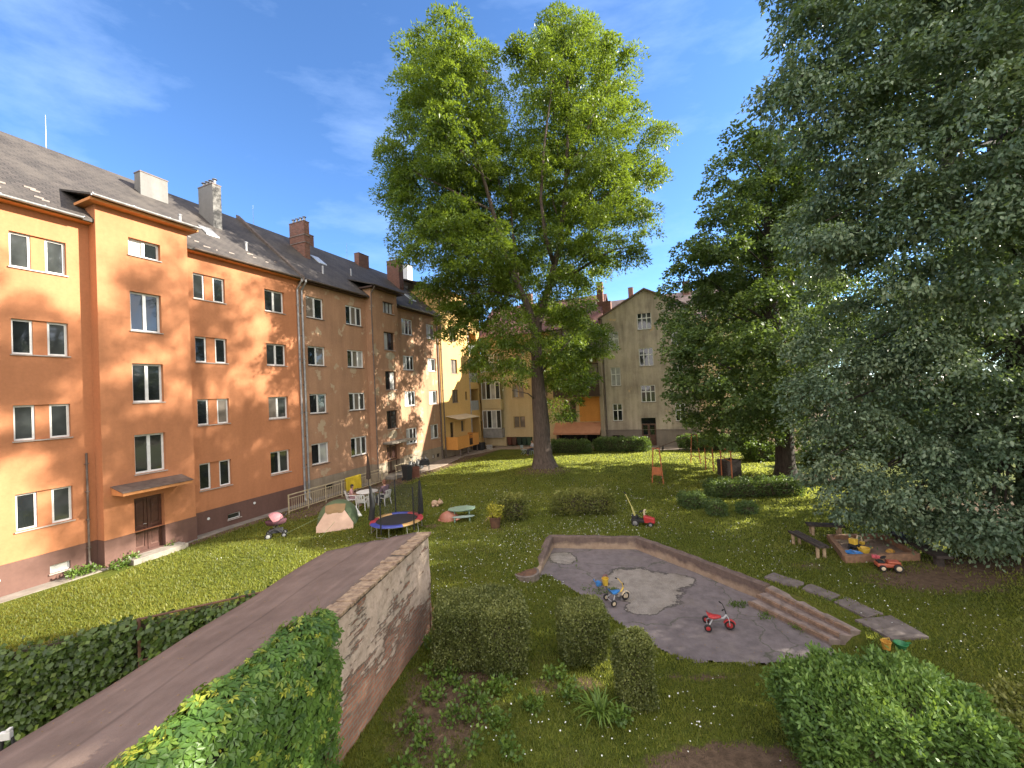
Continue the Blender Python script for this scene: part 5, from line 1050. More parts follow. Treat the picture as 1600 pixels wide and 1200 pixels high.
cl = [(-1.5, 15.2, 1.6, 1.6), (.2, 15.6, 1.4, 1.2), (-.8, 12.5, 1.5, 1.8), (1.6, 17.2, 2.2, .8), (3.6, 17.0, 1.6, .6), (.6, 12.6, .8, .8), (7.9, 12.6, 1.2, .7), (8.9, 10.2, .8, .8), (9.4, 8.6, 1.2, .9), (.6, 7.2, .8, .5), (2.8, 6.9, .8, .6), (4.8, 16.2, 1.6, 1.2), (8.0, 14.5, 1.5, 1.5), (-2, 11.4, .8, 1.2), (0, 22, 4, 2.5), (5, 21, 3, 2), (-6.5, 15.8, 2.2, .9), (2.2, 15.9, 1.6, .5)]
P = np.concatenate([np.column_stack([RNG.normal(x, a, int(60 * a * b_ + 26)), RNG.normal(y, b_, int(60 * a * b_ + 26))]) for x, y, a, b_ in cl] + [scatter(-7, 12, 6, 24, 220)]); P = P[clear(P)]; n = len(P)
r = RNG.uniform(.008, .016, n) * (1 + .03 * np.maximum(0, P[:, 1] - 9)); zc = height(P) + RNG.uniform(.05, .085, n); ang = np.linspace(0, 2 * PI, 7)[:-1]; tl = RNG.normal(scale=.25, size=(n, 2))
V = np.stack([np.column_stack([P[:, 0] + r * math.cos(a), P[:, 1] + r * math.sin(a), zc + r * (tl[:, 0] * math.cos(a) + tl[:, 1] * math.sin(a))]) for a in ang], 1).reshape(-1, 3)
tag(quads_mesh('daisies', V, np.arange(n * 6).reshape(-1, 6), pm('daisy_petal', (.75, .75, .70), (.62, .62, .55), 20, .7)), kind='stuff')
# weeds on the bare soil by the peeling wall
wl = [(-1.7, 6.7), (-1.35, 7.2), (-1.0, 7.7), (-1.75, 7.7), (-.55, 7.1), (-.5, 7.9), (-1.5, 8.15), (-.9, 6.6), (-2.05, 7.1), (-1.3, 6.3), (.1, 7.4), (-1.9, 8.3), (-.3, 6.5), (.75, 7.6), (.6, 8.15), (1.55, 7.0), (-2.05, 9.3), (-1.85, 6.2), (-1.0, 7.15), (-.75, 7.5)]
lobes = [((x, y, hz(x, y) + .10 + random.uniform(0, .05)), (random.uniform(.10, .24), random.uniform(.10, .24), random.uniform(.06, .14))) for x, y in wl]
V, F, T = clumps(lobes, 900, .06, 9, .075, .055, out=.5, up=.4, nup=.9, inner=.2)
tag(quads_mesh('weeds', V, F, LM_weed, None, T), kind='stuff')
# weeds along the foot of the orange house
lobes = [((W(u, v).x, W(u, v).y, .12), (a, a, .16)) for u, v, a in ((7.55, .45, .22), (8.25, .85, .25), (8.6, .8, .2), (7.2, .4, .15), (9.9, .7, .12))]
V, F, T = clumps(lobes, 700, .08, 8, .10, .06, out=.5, up=.5, nup=.7, inner=.2); tag(quads_mesh('weeds', V, F, LM_weed, None, T), kind='stuff')
# strappy plant
lil = thing('daylily', 'clump of long arching strap leaves between the two slim boxwood blocks', 'plant', (1.22, 7.15, hz(1.22, 7.15))); V, F, T = [], [], []
for i in range(85):
    a = random.random() * 2 * PI; ln = random.uniform(.4, .75); sp = random.uniform(.25, 1.0); b0 = Vector((random.uniform(-.08, .08), random.uniform(-.08, .08), 0)); w = random.uniform(.010, .017); o = len(V)
    for j in range(7):
        t = j / 6; rr = ln * sp * t; zz = ln * (1.25 * t - (.55 + .55 * sp) * t * t); c = b0 + Vector((math.cos(a) * rr, math.sin(a) * rr, zz)); sv = Vector((-math.sin(a), math.cos(a), 0)) * w * (1 - t ** 3 * .95); V += [tuple(c - sv), tuple(c + sv)]
    F += [(o + 2 * j, o + 2 * j + 1, o + 2 * j + 3, o + 2 * j + 2) for j in range(6)]; T += [random.uniform(.3, .9)] * 6
quads_mesh('leaves', np.array(V), np.array(F), LM_weed, lil, np.array(T))
# ------------------------------------------------------------------ garden things
def C_(name, c, rough=.5, c2=None, **k): return pm(name, c, c2, k.pop('scale', 9), rough, **k)
RED = C_('red_plastic', (.42, .035, .035), .4); YEL = C_('yellow_plastic', (.70, .46, .06), .4); BLU = C_('blue_plastic', (.045, .20, .50), .4); BLK = C_('black_rubber', (.022, .021, .021), .75)
GRYP = C_('grey_tube', (.42, .42, .42), .4); WHP = C_('white_plastic', (.74, .72, .68), .45, (.64, .62, .58)); CRMP = C_('cream_plastic', (.62, .50, .34), .45); STEEL = pm('steel_tube', (.50, .50, .50), (.38, .38, .38), 9, .35, 0, 60, .7)
ORF = pm('orange_paint', (.46, .145, .045), (.30, .10, .045), 6, .6, .2, 40); BEI = pm('beige_paint', (.50, .41, .26), (.36, .29, .18), 6, .6, .2, 40); DWOOD = pm('dark_weathered_wood', (.060, .045, .036), (.028, .021, .017), 8, .85, .5, 40); PALE = pm('pale_log', (.40, .29, .18), (.25, .18, .11), 8, .85, .3, 40); TIM = pm('old_timber', (.20, .125, .08), (.11, .07, .048), 8, .9, .4, 40)
RX = lambda a: Matrix.Rotation(a, 3, 'X'); RY = lambda a: Matrix.Rotation(a, 3, 'Y')
def wheel(root, c, r, w, hub, axis='Y', tyre=BLK):
    M_ = RX(PI / 2) if axis == 'Y' else RY(PI / 2)
    t = MB().lathe([(r * .62, -w / 2), (r * .9, -w / 2), (r, -w * .3), (r, w * .3), (r * .9, w / 2), (r * .62, w / 2), (r * .62, -w / 2)], (0, 0, 0), 18, M_).build('wheel', tyre, root, c, smooth=False)
    MB().lathe([(.02, -w * .45), (r * .60, -w * .42), (r * .61, w * .42), (r * .2, w * .6), (.02, w * .62)], (0, 0, 0), 14, M_).build('hub', hub, t); return t

def trike(label, loc, rot, seatm, framem, fenderm, hubm, bars):
    """child tricycle: x forwards; two rear wheels, tube frame, saddle, front wheel with mudguard, pedals, handlebar"""
    t = thing('tricycle', label, 'tricycle', loc, rot, 'toy tricycles in the basin')
    for s in (-1, 1): wheel(t, (-.24, .20 * s, .085), .085, .055, hubm)
    wheel(t, (.26, 0, .115), .115, .05, hubm)
    MB().tube([(-.24, -.2, .085), (-.24, .2, .085)], .011, 8).tube([(-.24, -.17, .09), (-.10, -.05, .26)], .014, 8).tube([(-.24, .17, .09), (-.10, .05, .26)], .014, 8).build('rear_axle', GRYP, t)
    MB().tube([(-.12, 0, .26), (.02, 0, .24), (.14, 0, .27), (.205, 0, .36)], .022, 10).build('frame', framem, t, smooth=True)
    sm = MB(); vs = []
    for i, (x, w, z, h) in enumerate(((-.24, .10, .37, .02), (-.20, .125, .30, .03), (-.10, .115, .275, .04), (.0, .07, .285, .04), (.08, .035, .29, .03))):
        for j in range(10): a = 2 * PI * j / 10; vs.append((x, w * math.cos(a), z + h * math.sin(a)))
    sm.add(vs, [(i * 10 + j, i * 10 + (j + 1) % 10, (i + 1) * 10 + (j + 1) % 10, (i + 1) * 10 + j) for i in range(4) for j in range(10)] + [tuple(range(10)), tuple(range(40, 50))]).build('saddle', seatm, t, smooth=True)
    fk = MB().tube([(.26, -.045, .115), (.25, -.045, .25), (.205, 0, .34)], .010, 8).tube([(.26, .045, .115), (.25, .045, .25), (.205, 0, .34)], .010, 8).build('fork', GRYP, t)
    mg = MB(); vs = []
    for i in range(9):
        a = rad(15 + i * 18)
        for y, q in ((-.05, .125), (-.03, .142), (.03, .142), (.05, .125)): vs.append((.26 + math.cos(a) * q, y, .115 + math.sin(a) * q))
    mg.add(vs, [(i * 4 + j, i * 4 + j + 1, (i + 1) * 4 + j + 1, (i + 1) * 4 + j) for i in range(8) for j in range(3)]).build('mudguard', fenderm, t, smooth=True)
    hb = MB().tube([(.205, 0, .33), (.17, 0, .48)], .012, 8).tube([(.11, -.17, .55), (.14, -.13, .54), (.17, -.05, .48), (.17, .05, .48), (.14, .13, .54), (.11, .17, .55)], .010, 8).build('handlebar', bars, t, smooth=True)
    for s in (-1, 1): MB().tube([(.115, .155 * s, .548), (.085, .21 * s, .553)], .017, 8).build('grip', BLK, hb)
    for s in (-1, 1): MB().bx(.26 + s * .05, .26 + s * .05 + .05, .07 * s - .03, .07 * s + .03, .115 + s * .05, .115 + s * .05 + .015).build('pedal', BLK, t)
    return t
p = gnd(1122, 982, ZF + .01); trike('red and grey toy tricycle with tall chrome handlebar standing in the basin', (p.x, p.y, ZF + .012), rad(-18), RED, GRYP, RED, RED, BLK)
p = gnd(965, 940, ZF + .01); trike('yellow toy tricycle with blue saddle standing in the basin', (p.x, p.y, ZF + .012), rad(18), BLU, YEL, CRMP, CRMP, YEL)
# sand toys in the basin
p = gnd(946, 914, ZF + .02); b_ = thing('toy_bucket', 'yellow toy bucket tipped on the mossy basin floor', 'bucket', (p.x, p.y, ZF + .02), .5)
MB().lathe([(.075, 0), (.10, .19), (.107, .19), (.107, .205), (.092, .205), (.07, .02)], (0, 0, 0), 16).build('pail', YEL, b_); MB().tube([(-.1, 0, .19), (-.08, 0, .27), (0, 0, .31), (.08, 0, .27), (.1, 0, .19)], .006, 6).build('handle', RED, b_)
p = gnd(935, 915, ZF + .02); b_ = thing('toy_watering_can', 'small blue toy watering can beside the yellow bucket', 'watering can', (p.x, p.y, ZF + .02), 2.4)
MB().lathe([(.07, 0), (.08, .03), (.065, .13), (.05, .14)], (0, 0, 0), 14).build('can', BLU, b_, smooth=False); MB().tube([(.06, 0, .05), (.13, 0, .11), (.16, 0, .15)], [.02, .014, .024], 8).build('spout', BLU, b_); MB().tube([(-.05, 0, .13), (-.11, 0, .12), (-.11, 0, .05), (-.065, 0, .03)], .008, 6).build('handle', BLU, b_)
mossP = [((gnd(930, 922, ZF).x, gnd(930, 922, ZF).y, ZF + .02), (.38, .3, .03)), ((gnd(955, 925, ZF).x, gnd(955, 925, ZF).y, ZF + .02), (.3, .15, .03)), ((5.75, 11.05, ZF + .03), (.25, .12, .05)), ((6.15, 10.45, ZF + .02), (.2, .15, .04)), ((1.9, 14.3, ZF + .01), (.08, .5, .02)), ((6.5, 9.9, ZF + .02), (.12, .3, .04)), ((7.6, 11.2, .02), (.1, .4, .03)), ((7.9, 10.4, .02), (.3, .1, .03))]
V, F, T = clumps(mossP, 2600, .035, 8, .05, .022, out=.4, up=.8, nup=.6, inner=.1); tag(quads_mesh('moss', V, F, LM_weed, None, T), kind='stuff')
# broken drain lid in the grass left of the basin
p = gnd(822, 892, -.05); d_ = thing('drain_cover', 'round rusty brown drain cover in the grass left of the basin wall', 'drain cover', (p.x, p.y, hz(p.x, p.y) + .02))
MB().lathe([(.42, -.25), (.42, .03), (.36, .045), (.36, .03)], (0, 0, 0), 20).build('rim', pm('drain_concrete', (.21, .17, .14), (.12, .095, .08), 6, .95, .6, 40), d_); MB().lathe([(.345, .0), (.345, .035), (.05, .045)], (0, 0, 0), 20).build('lid', RUST, d_)

# tent
tp_ = [gnd(494, 834), gnd(552, 826)]; fd = (tp_[1] - tp_[0]); tw_ = fd.length; tr = math.atan2(fd.y, fd.x)
tent = thing('tent', 'small green tunnel tent with pale pink front flap pitched on the lawn', 'tent', tp_[0], tr)
sec = [(.0, .5, .08, 1.0), (.18, .80, .30, .95), (.6, 1.0, .72, .62), (1.25, 1.02, .80, .62), (1.9, .86, .75, .55), (2.25, .45, .62, .5)]   # y, height, half width, spread
TG = pm('tent_green', (.115, .155, .075), (.085, .120, .060), 3, .8, .2, 30); TPK = pm('tent_pink', (.62, .42, .31), (.53, .35, .26), 3, .8, .2, 30)
mb = MB(); vs = []; cx = tw_ / 2
for y, h, hw, _ in ((.30, .82, .52, 0), (.62, .98, .80, 0), (1.2, 1.04, .86, 0), (1.75, .96, .84, 0), (2.2, .70, .72, 0), (2.4, .25, .55, 0)):
    for j in range(13): a = PI * j / 12; vs.append((cx - hw * math.cos(a) * (1 if abs(math.cos(a)) < .99 else 1.03), y, h * math.sin(a) ** .8 + .015))
mb.add(vs, [(i * 13 + j, i * 13 + j + 1, (i + 1) * 13 + j + 1, (i + 1) * 13 + j) for i in range(5) for j in range(12)] + [tuple(range(65, 78))]).build('body', TG, tent, smooth=True)
vs = [(0, 0, .02), (cx * .5, -.05, .015), (cx, -.06, .02), (cx * 1.5, -.03, .015), (tw_, 0, .02), (cx - .40, .28, .78), (cx - .13, .27, .83), (cx + .14, .27, .83), (cx + .40, .28, .78), (cx - .75, .08, .25), (cx + .75, .08, .25), (cx, .06, .34)]
MB().add(vs, [(0, 1, 9), (1, 11, 9), (1, 2, 11), (2, 3, 11), (3, 10, 11), (3, 4, 10), (9, 11, 6, 5), (11, 7, 6), (11, 10, 8, 7)]).build('front_flap', TPK, tent, smooth=False)
MB().add([(cx - .40, .27, .80), (cx + .40, .27, .80), (cx + .42, .62, .99), (cx, .62, 1.04), (cx - .42, .62, .99), (cx, .25, .86), (cx - .30, .22, .70), (cx + .30, .22, .70)], [(0, 5, 3, 4), (5, 1, 2, 3), (0, 6, 5), (5, 7, 1), (6, 7, 5)]).build('vent_hood', pm('tent_tan', (.30, .19, .085), (.24, .15, .07), 3, .8), tent)
MB().add([(tw_ + .02, 1.75, .01), (tw_ + .28, 1.9, .01), (tw_ - .02, 2.25, .45), (tw_ - .1, 2.3, .1)], [(0, 1, 2), (1, 3, 2), (0, 2, 3)]).build('side_flap', WHP, tent)
MB().tube([(cx - .6, .4, .6), (-1.5, .1, .02)], .008, 5).tube([(cx, 0, .4), (cx - .5, -.9, .02)], .007, 5).build('guy_line', pm('guy_rope', (.25, .30, .14), (.2, .24, .12), 9, .8), tent)
# trampoline
tc_ = gnd(620, 812, .45); R = 1.05; tra = thing('trampoline', 'round garden trampoline with blue, yellow and red rim pad and drooping black safety net', 'trampoline', (tc_.x, tc_.y, 0), .3)
MB().lathe([(.0, .452), (.4, .452), (R - .16, .46)], (0, 0, 0), 32).build('jumping_mat', C_('mat_black', (.022, .022, .026), .6), tra)
PB, PY, PR = C_('pad_blue', (.045, .065, .32), .5), C_('pad_yellow', (.55, .33, .12), .5), C_('pad_red', (.42, .05, .06), .5); cols = [PR, PB, PY, PR, PB, PB, PY, PR]
for k in range(8):
    vs = []; 
    for i in range(7):
        a = 2 * PI * (k + i / 6) / 8 + .2
        for r, z in ((R - .19, .455), (R - .17, .495), (R + .02, .495), (R + .06, .44)): vs.append((r * math.cos(a), r * math.sin(a), z))
    MB().add(vs, [(i * 4 + j, i * 4 + j + 1, (i + 1) * 4 + j + 1, (i + 1) * 4 + j) for i in range(6) for j in range(3)]).build('pad', cols[k], tra)
pn = [];
mb = MB().tube([(R * math.cos(a) * .99, R * math.sin(a) * .99, .42) for a in [2 * PI * i / 32 for i in range(33)]], .022, 6).build('rim', STEEL, tra)
for k in range(5):
    a = 2 * PI * k / 5 + PI - .3; c, s = math.cos(a), math.sin(a); da = .28
    MB().tube([((R - .03) * math.cos(a - da), (R - .03) * math.sin(a - da), .42), ((R + .0) * math.cos(a - da), (R + .0) * math.sin(a - da), .02), ((R + .0) * math.cos(a + da), (R + .0) * math.sin(a + da), .02), ((R - .03) * math.cos(a + da), (R - .03) * math.sin(a + da), .42)], .018, 8).build('leg', STEEL, tra)
    MB().tube([((R + .05) * c, (R + .05) * s, .2), ((R + .05) * c, (R + .05) * s, 1.95)], .028, 8).build('net_pole', C_('net_foam', (.016, .017, .018), .8), tra)
    pn.append(Vector(((R + .05) * c, (R + .05) * s, 1.93)))
NET = newmat('black_net'); nm_, nt, b = NET; b.inputs['Base Color'].default_value = (.02, .022, .022, 1); b.inputs['Roughness'].default_value = .8
tr_ = N(nt, 'ShaderNodeBsdfTransparent'); mx = N(nt, 'ShaderNodeMixShader'); mx.inputs[0].default_value = .42; L(nt, tr_.outputs[0], mx.inputs[1]); L(nt, b.outputs[0], mx.inputs[2]); L(nt, mx.outputs[0], nt.nodes['Material Output'].inputs['Surface'])
for k in range(5):
    P0, P1 = pn[k], pn[(k + 1) % 5]; mb = MB(); vs = []; 
    if k in (0, 1): continue
    for i in range(9):
        t = i / 8; top = P0.lerp(P1, t); sag = (.55 if k in (1, 2) else .18) * math.sin(PI * t)
        for z in (.5, .9, 1.4, 1.93 - sag): q = top.copy(); q.z = z; q.x *= .985 + .03 * math.sin(i * 2); vs.append(q)
    mb.add(vs, [(i * 4 + j, i * 4 + j + 1, (i + 1) * 4 + j + 1, (i + 1) * 4 + j) for i in range(8) for j in range(3)]).build('net', nm_, tra)
for k in (0, 3): MB().tube([pn[k] * .985 + Vector((0, 0, -1.4)), pn[k] * .96 + Vector((.05, .03, -.7)), pn[k] * .985], [.13, .10, .05], 8).build('gathered_net', C_('net_foam', (1, 1, 1)), tra)
# pram
p = gnd(432, 839); pr = thing('pram', 'dusty pink and plum pram with black chassis parked on the grass by the orange house', 'pram', p, rad(25))
for x in (-.28, .30):
    for y in (-.24, .24): wheel(pr, (x, y, .13 if x < 0 else .10), .13 if x < 0 else .10, .045, GRYP)
MB().tube([(-.28, -.24, .13), (-.28, .24, .13)], .012, 6).tube([(.3, -.24, .1), (.3, .24, .1)], .012, 6).tube([(-.28, -.22, .13), (.1, -.22, .55)], .014, 6).tube([(-.28, .22, .13), (.1, .22, .55)], .014, 6).tube([(.3, -.22, .1), (-.1, -.22, .5)], .014, 6).tube([(.3, .22, .1), (-.1, .22, .5)], .014, 6).build('chassis', BLK, pr)
MB().bx(-.27, .25, -.2, .2, .2, .34).build('basket', C_('dark_cloth', (.03, .03, .035), .9), pr, bevel=.03)
MB().lathe([(.15, 0), (.30, .06), (.34, .2), (.33, .22), (.02, .2)], (0, 0, .5), 18, Matrix.Diagonal((1.2, .72, 1)).to_3x3()).build('carrycot', C_('plum_cloth', (.10, .035, .05), .9), pr, smooth=True)
vs = []
for i in range(7):
    a = rad(12 + i * 19)
    for j in range(9): w = PI * j / 8; vs.append((-.06 + .36 * math.cos(a) * (math.sin(w) * .9 + .1), -.25 * math.cos(w), .70 + .36 * math.sin(a) * math.sin(w)))
MB().add(vs, [(i * 9 + j, i * 9 + j + 1, (i + 1) * 9 + j + 1, (i + 1) * 9 + j) for i in range(6) for j in range(8)]).build('hood', C_('pink_cloth', (.36, .16, .17), .9, (.27, .11, .13)), pr, smooth=True)
MB().tube([(-.08, -.22, .5), (.38, -.22, .92), (.42, 0, .95), (.38, .22, .92), (-.08, .22, .5)], .014, 8).build('push_handle', BLK, pr)

# white plastic garden furniture
def chair(label, loc, rot):
    c = thing('garden_chair', label, 'chair', loc, rot, 'white plastic garden chairs')       # sits facing +x
    MB().bx(-.21, .23, -.22, .22, .40, .43).build('seat', WHP, c, bevel=.012)
    for x, y, dx in ((.20, .21, .05), (.20, -.21, .05), (-.19, .20, -.07), (-.19, -.20, -.07)): MB().tube([(x, y, .41), (x + dx, y * 1.12, 0)], [.026, .02], 8).build('leg', WHP, c)
    vs = []
    for i in range(9):
        y = -.23 + .46 * i / 8; b0 = -.20 - .06 * (1 - ((i - 4) / 4) ** 2)
        for z, dx in ((.43, 0), (.62, -.05), (.80, -.09 - 0), (.86 - .05 * ((i - 4) / 4) ** 2, -.10)): vs.append((b0 + dx, y, z))
    bk = MB().add(vs, [(i * 4 + j, i * 4 + j + 1, (i + 1) * 4 + j + 1, (i + 1) * 4 + j) for i in range(8) for j in range(3) if not (j == 1 and i % 2 == 1)]).build('backrest', WHP, c)
    s = bk.modifiers.new('thickness', 'SOLIDIFY'); s.thickness = .02
    for s_ in (-1, 1): MB().tube([(-.24, .235 * s_, .66), (.05, .265 * s_, .65), (.20, .25 * s_, .62), (.21, .22 * s_, .41)], .021, 8).build('armrest', WHP, c)
    return c
TBL = gnd(566, 790); TBL = Vector((-8.02, 22.0, 0))
tb = thing('garden_table', 'round white plastic garden table with closed brown parasol beside the lawn', 'table', TBL)
MB().lathe([(.02, .70), (.52, .70), (.56, .705), (.56, .725), (.02, .735)], (0, 0, 0), 24).build('tabletop', WHP, tb)
for k in range(4): a = k * PI / 2 + .5; MB().tube([(.34 * math.cos(a), .34 * math.sin(a), .7), (.42 * math.cos(a), .42 * math.sin(a), 0)], [.035, .028], 8).build('leg', WHP, tb)
pa = thing('parasol', 'closed dark brown parasol standing behind the white garden table', 'parasol', TBL + Vector((-.25, 1.0, 0)))
MB().tube([(0, 0, 0), (0, 0, 2.55)], .02, 8).build('pole', DWOOD, pa); MB().lathe([(.03, 1.15), (.13, 1.2), (.12, 1.5), (.09, 1.9), (.045, 2.4), (.02, 2.5)], (0, 0, 0), 10).build('folded_canopy', C_('parasol_cloth', (.055, .036, .026), .9), pa); MB().lathe([(.24, 0), (.24, .06), (.05, .1)], (0, 0, 0), 16).build('base', BLK, pa)
ch_adult = Vector((-7.02, 21.75, 0)); ch_kid = Vector((-8.75, 21.75, 0)); ch_free = Vector((-7.95, 21.0, 0))
chair('white plastic garden chair with the adult in the mauve top sitting in it', ch_adult, rad(150))
chair('white plastic garden chair with the dark haired child sitting in it', ch_kid, rad(15))
chair('empty white plastic garden chair nearest the green tent', ch_free, rad(95))

# people: one continuous skinned body each
SKIN = pm('skin', (.44, .25, .17), (.38, .21, .14), 5, .6)
def skin_mesh(name, J, E, mat, parent, sub=2):
    keys = list(J); me = bpy.data.meshes.new(name); me.from_pydata([J[k][0] for k in keys], [(keys.index(a), keys.index(b_)) for a, b_ in E], []); me.materials.append(mat)
    ob = bpy.data.objects.new(name, me); COL.objects.link(ob); ob.parent = parent
    md = ob.modifiers.new('skin', 'SKIN'); md.use_smooth_shade = True; sv = me.skin_vertices[0].data
    for i, k in enumerate(keys): r = J[k][1]; sv[i].radius = r if isinstance(r, tuple) else (r, r)
    for i in range(len(keys)): sv[i].use_root = (i == 0)
    s = ob.modifiers.new('smooth', 'SUBSURF'); s.levels = sub; s.render_levels = sub; return ob
def person(label, loc, rot, sc_, topm, legm, hairm, lean=0., headturn=0., reach=(.42, .70)):
    """seated figure facing +x, seat at .43; sc_ scales the build"""
    t = thing('person', label, 'person', loc, rot); k = sc_
    def P(x, y, z): return (x * k, y * k, (z - .43) * k + .43)
    J = {'pelvis': (P(-.06, 0, .53), (.15 * k, .12 * k)), 'waist': (P(-.08, 0, .70), (.13 * k, .105 * k)), 'chest': (P(-.06 + lean * .5, 0, .90), (.155 * k, .115 * k)), 'neck0': (P(-.05 + lean, 0, 1.04), (.075 * k, .07 * k)), 'neck': (P(-.035 + lean, 0, 1.11), .052 * k), 'jaw': (P(.0 + lean, headturn * .02, 1.17), (.066 * k, .075 * k)), 'face': (P(.0 + lean, headturn * .02, 1.25), (.082 * k, .095 * k)), 'crown': (P(-.01 + lean, headturn * .02, 1.33), (.066 * k, .078 * k))}
    E = [('pelvis', 'waist'), ('waist', 'chest'), ('chest', 'neck0'), ('neck0', 'neck'), ('neck', 'jaw'), ('jaw', 'face'), ('face', 'crown')]
    J['nose'] = (P(.088 + lean, headturn * .04, 1.235), .014 * k); E.append(('face', 'nose'))
    for s, sd__ in ((1, 'l'), (-1, 'r')):
        J['ear' + sd__] = (P(-.005 + lean, .088 * s, 1.24), .016 * k); E.append(('face', 'ear' + sd__))
        J['sh' + sd__] = (P(-.05 + lean * .8, .185 * s, 1.0), .062 * k); J['el' + sd__] = (P(.03 + lean * .6, .25 * s, .74), .044 * k); J['wr' + sd__] = (P(reach[0] * .72, .20 * s, reach[1]), .030 * k); J['ha' + sd__] = (P(reach[0] * .72 + .07, .185 * s, reach[1] + .005), (.038 * k, .018 * k))
        E += [('chest', 'sh' + sd__), ('sh' + sd__, 'el' + sd__), ('el' + sd__, 'wr' + sd__), ('wr' + sd__, 'ha' + sd__)]
        for f in range(4):
            y = (.185 + (f - 1.5) * .02) * s; ln = (.060, .072, .068, .052)[f]; a_, b2 = 'f%d%s' % (f, sd__), 'g%d%s' % (f, sd__)
            J[a_] = (P(reach[0] * .72 + .105, y, reach[1] + .004), .0085 * k); J[b2] = (P(reach[0] * .72 + .105 + ln, y, reach[1] - .022), .007 * k); E += [('ha' + sd__, a_), (a_, b2)]
        J['th' + sd__] = (P(reach[0] * .72 + .055, (.185 - .055) * s, reach[1]), .009 * k); J['ti' + sd__] = (P(reach[0] * .72 + .10, (.185 - .07) * s, reach[1] - .012), .008 * k); E += [('wr' + sd__, 'th' + sd__), ('th' + sd__, 'ti' + sd__)]
        J['hip' + sd__] = (P(.0, .10 * s, .52), .085 * k); J['kn' + sd__] = (P(.42, .13 * s, .50), .060 * k); J['an' + sd__] = (P(.46, .13 * s, .43 - .36 / k * 1.0), .042 * k); J['to' + sd__] = (P(.60, .14 * s, .43 - .40 / k), (.045 * k, .03 * k)); E += [('pelvis', 'hip' + sd__), ('hip' + sd__, 'kn' + sd__), ('kn' + sd__, 'an' + sd__), ('an' + sd__, 'to' + sd__)]
    skin_mesh('body', J, E, SKIN, t)
    def sub(keys, ex, grow):
        JJ = {q: (J[q][0], tuple(r + grow for r in (J[q][1] if isinstance(J[q][1], tuple) else (J[q][1],) * 2))) for q in keys}; return JJ
    kt = ['chest', 'waist', 'pelvis', 'neck0', 'shl', 'ell', 'shr', 'elr']; JJ = sub(kt, 0, .018 * k); skin_mesh('shirt', JJ, [('pelvis', 'waist'), ('waist', 'chest'), ('chest', 'neck0'), ('chest', 'shl'), ('shl', 'ell'), ('chest', 'shr'), ('shr', 'elr')], topm, t)
    kt = ['pelvis', 'hipl', 'knl', 'anl', 'hipr', 'knr', 'anr']; JJ = sub(kt, 0, .016 * k); skin_mesh('trousers', JJ, [('pelvis', 'hipl'), ('hipl', 'knl'), ('knl', 'anl'), ('pelvis', 'hipr'), ('hipr', 'knr'), ('knr', 'anr')], legm, t)
    hb = MB(); M_ = Matrix.Translation(Vector(P(-.018 + lean, headturn * .02, 1.275))) ; hb.ell(P(-.022 + lean, headturn * .02, 1.285), (.102 * k, .100 * k, .098 * k), 14, 10); hb.ell(P(-.055 + lean, headturn * .02, 1.215), (.068 * k, .088 * k, .105 * k), 12, 8); hb.build('hair', hairm, t, smooth=True)
    e = MB()
    for s in (1, -1): e.ell(P(.074 + lean, .030 * s + headturn * .03, 1.262), (.010 * k, .012 * k, .008 * k), 8, 6)
    e.build('eyes', C_('eye_dark', (.03, .02, .015), .3), t, smooth=True); MB().ell(P(.078 + lean, headturn * .03, 1.195), (.008 * k, .024 * k, .006 * k), 8, 6).build('mouth', C_('lip', (.32, .11, .09), .5), t, smooth=True)
    return t
person('seated adult in a mauve top, back to the viewer, in a white garden chair', ch_adult, rad(150), .98, C_('mauve_cloth', (.20, .125, .155), .9, (.15, .09, .12)), C_('dark_trousers', (.045, .045, .06), .9), C_('reddish_hair', (.16, .06, .03), .7))
person('seated child with dark hair in a pale pink top at the white garden table', ch_kid, rad(15), .80, C_('pale_pink_cloth', (.52, .28, .26), .9, (.44, .22, .21)), C_('pink_trousers', (.40, .24, .27), .9), C_('dark_hair', (.018, .012, .010), .6), .06)
# figure beside the ash trunk on a pale blue stool
sp = gnd(832, 711); stl = thing('garden_stool', 'pale blue stool under the seated person beside the ash trunk', 'stool', sp, rad(200)); PBL = C_('pale_blue_paint', (.30, .38, .42), .6)
MB().bx(-.2, .2, -.2, .2, .39, .43).build('seat', PBL, stl, bevel=.01)
for x in (-.16, .16):
    for y in (-.16, .16): MB().tube([(x, y, .39), (x * 1.15, y * 1.15, 0)], .018, 6).build('leg', PBL, stl)
person('seated person in a pale blue shirt and dark trousers beside the ash trunk', sp, rad(200), .95, C_('pale_blue_cloth', (.44, .46, .56), .9), C_('dark_trousers', (1, 1, 1)), C_('brown_hair', (.06, .035, .02), .7))
sp2 = gnd(819, 710); c2 = thing('folding_chair', 'pale blue folding chair left of the seated person by the ash', 'chair', sp2, rad(30))
MB().bx(-.2, .2, -.2, .2, .40, .43).build('seat', PBL, c2); MB().bx(-.24, -.21, -.2, .2, .62, .85).build('backrest', PBL, c2)
for y in (-.19, .19): MB().tube([(-.24, y, .85), (-.2, y, .42), (.22, y, 0)], .014, 6).tube([(.2, y, .42), (-.22, y, 0)], .014, 6).build('leg', PBL, c2)

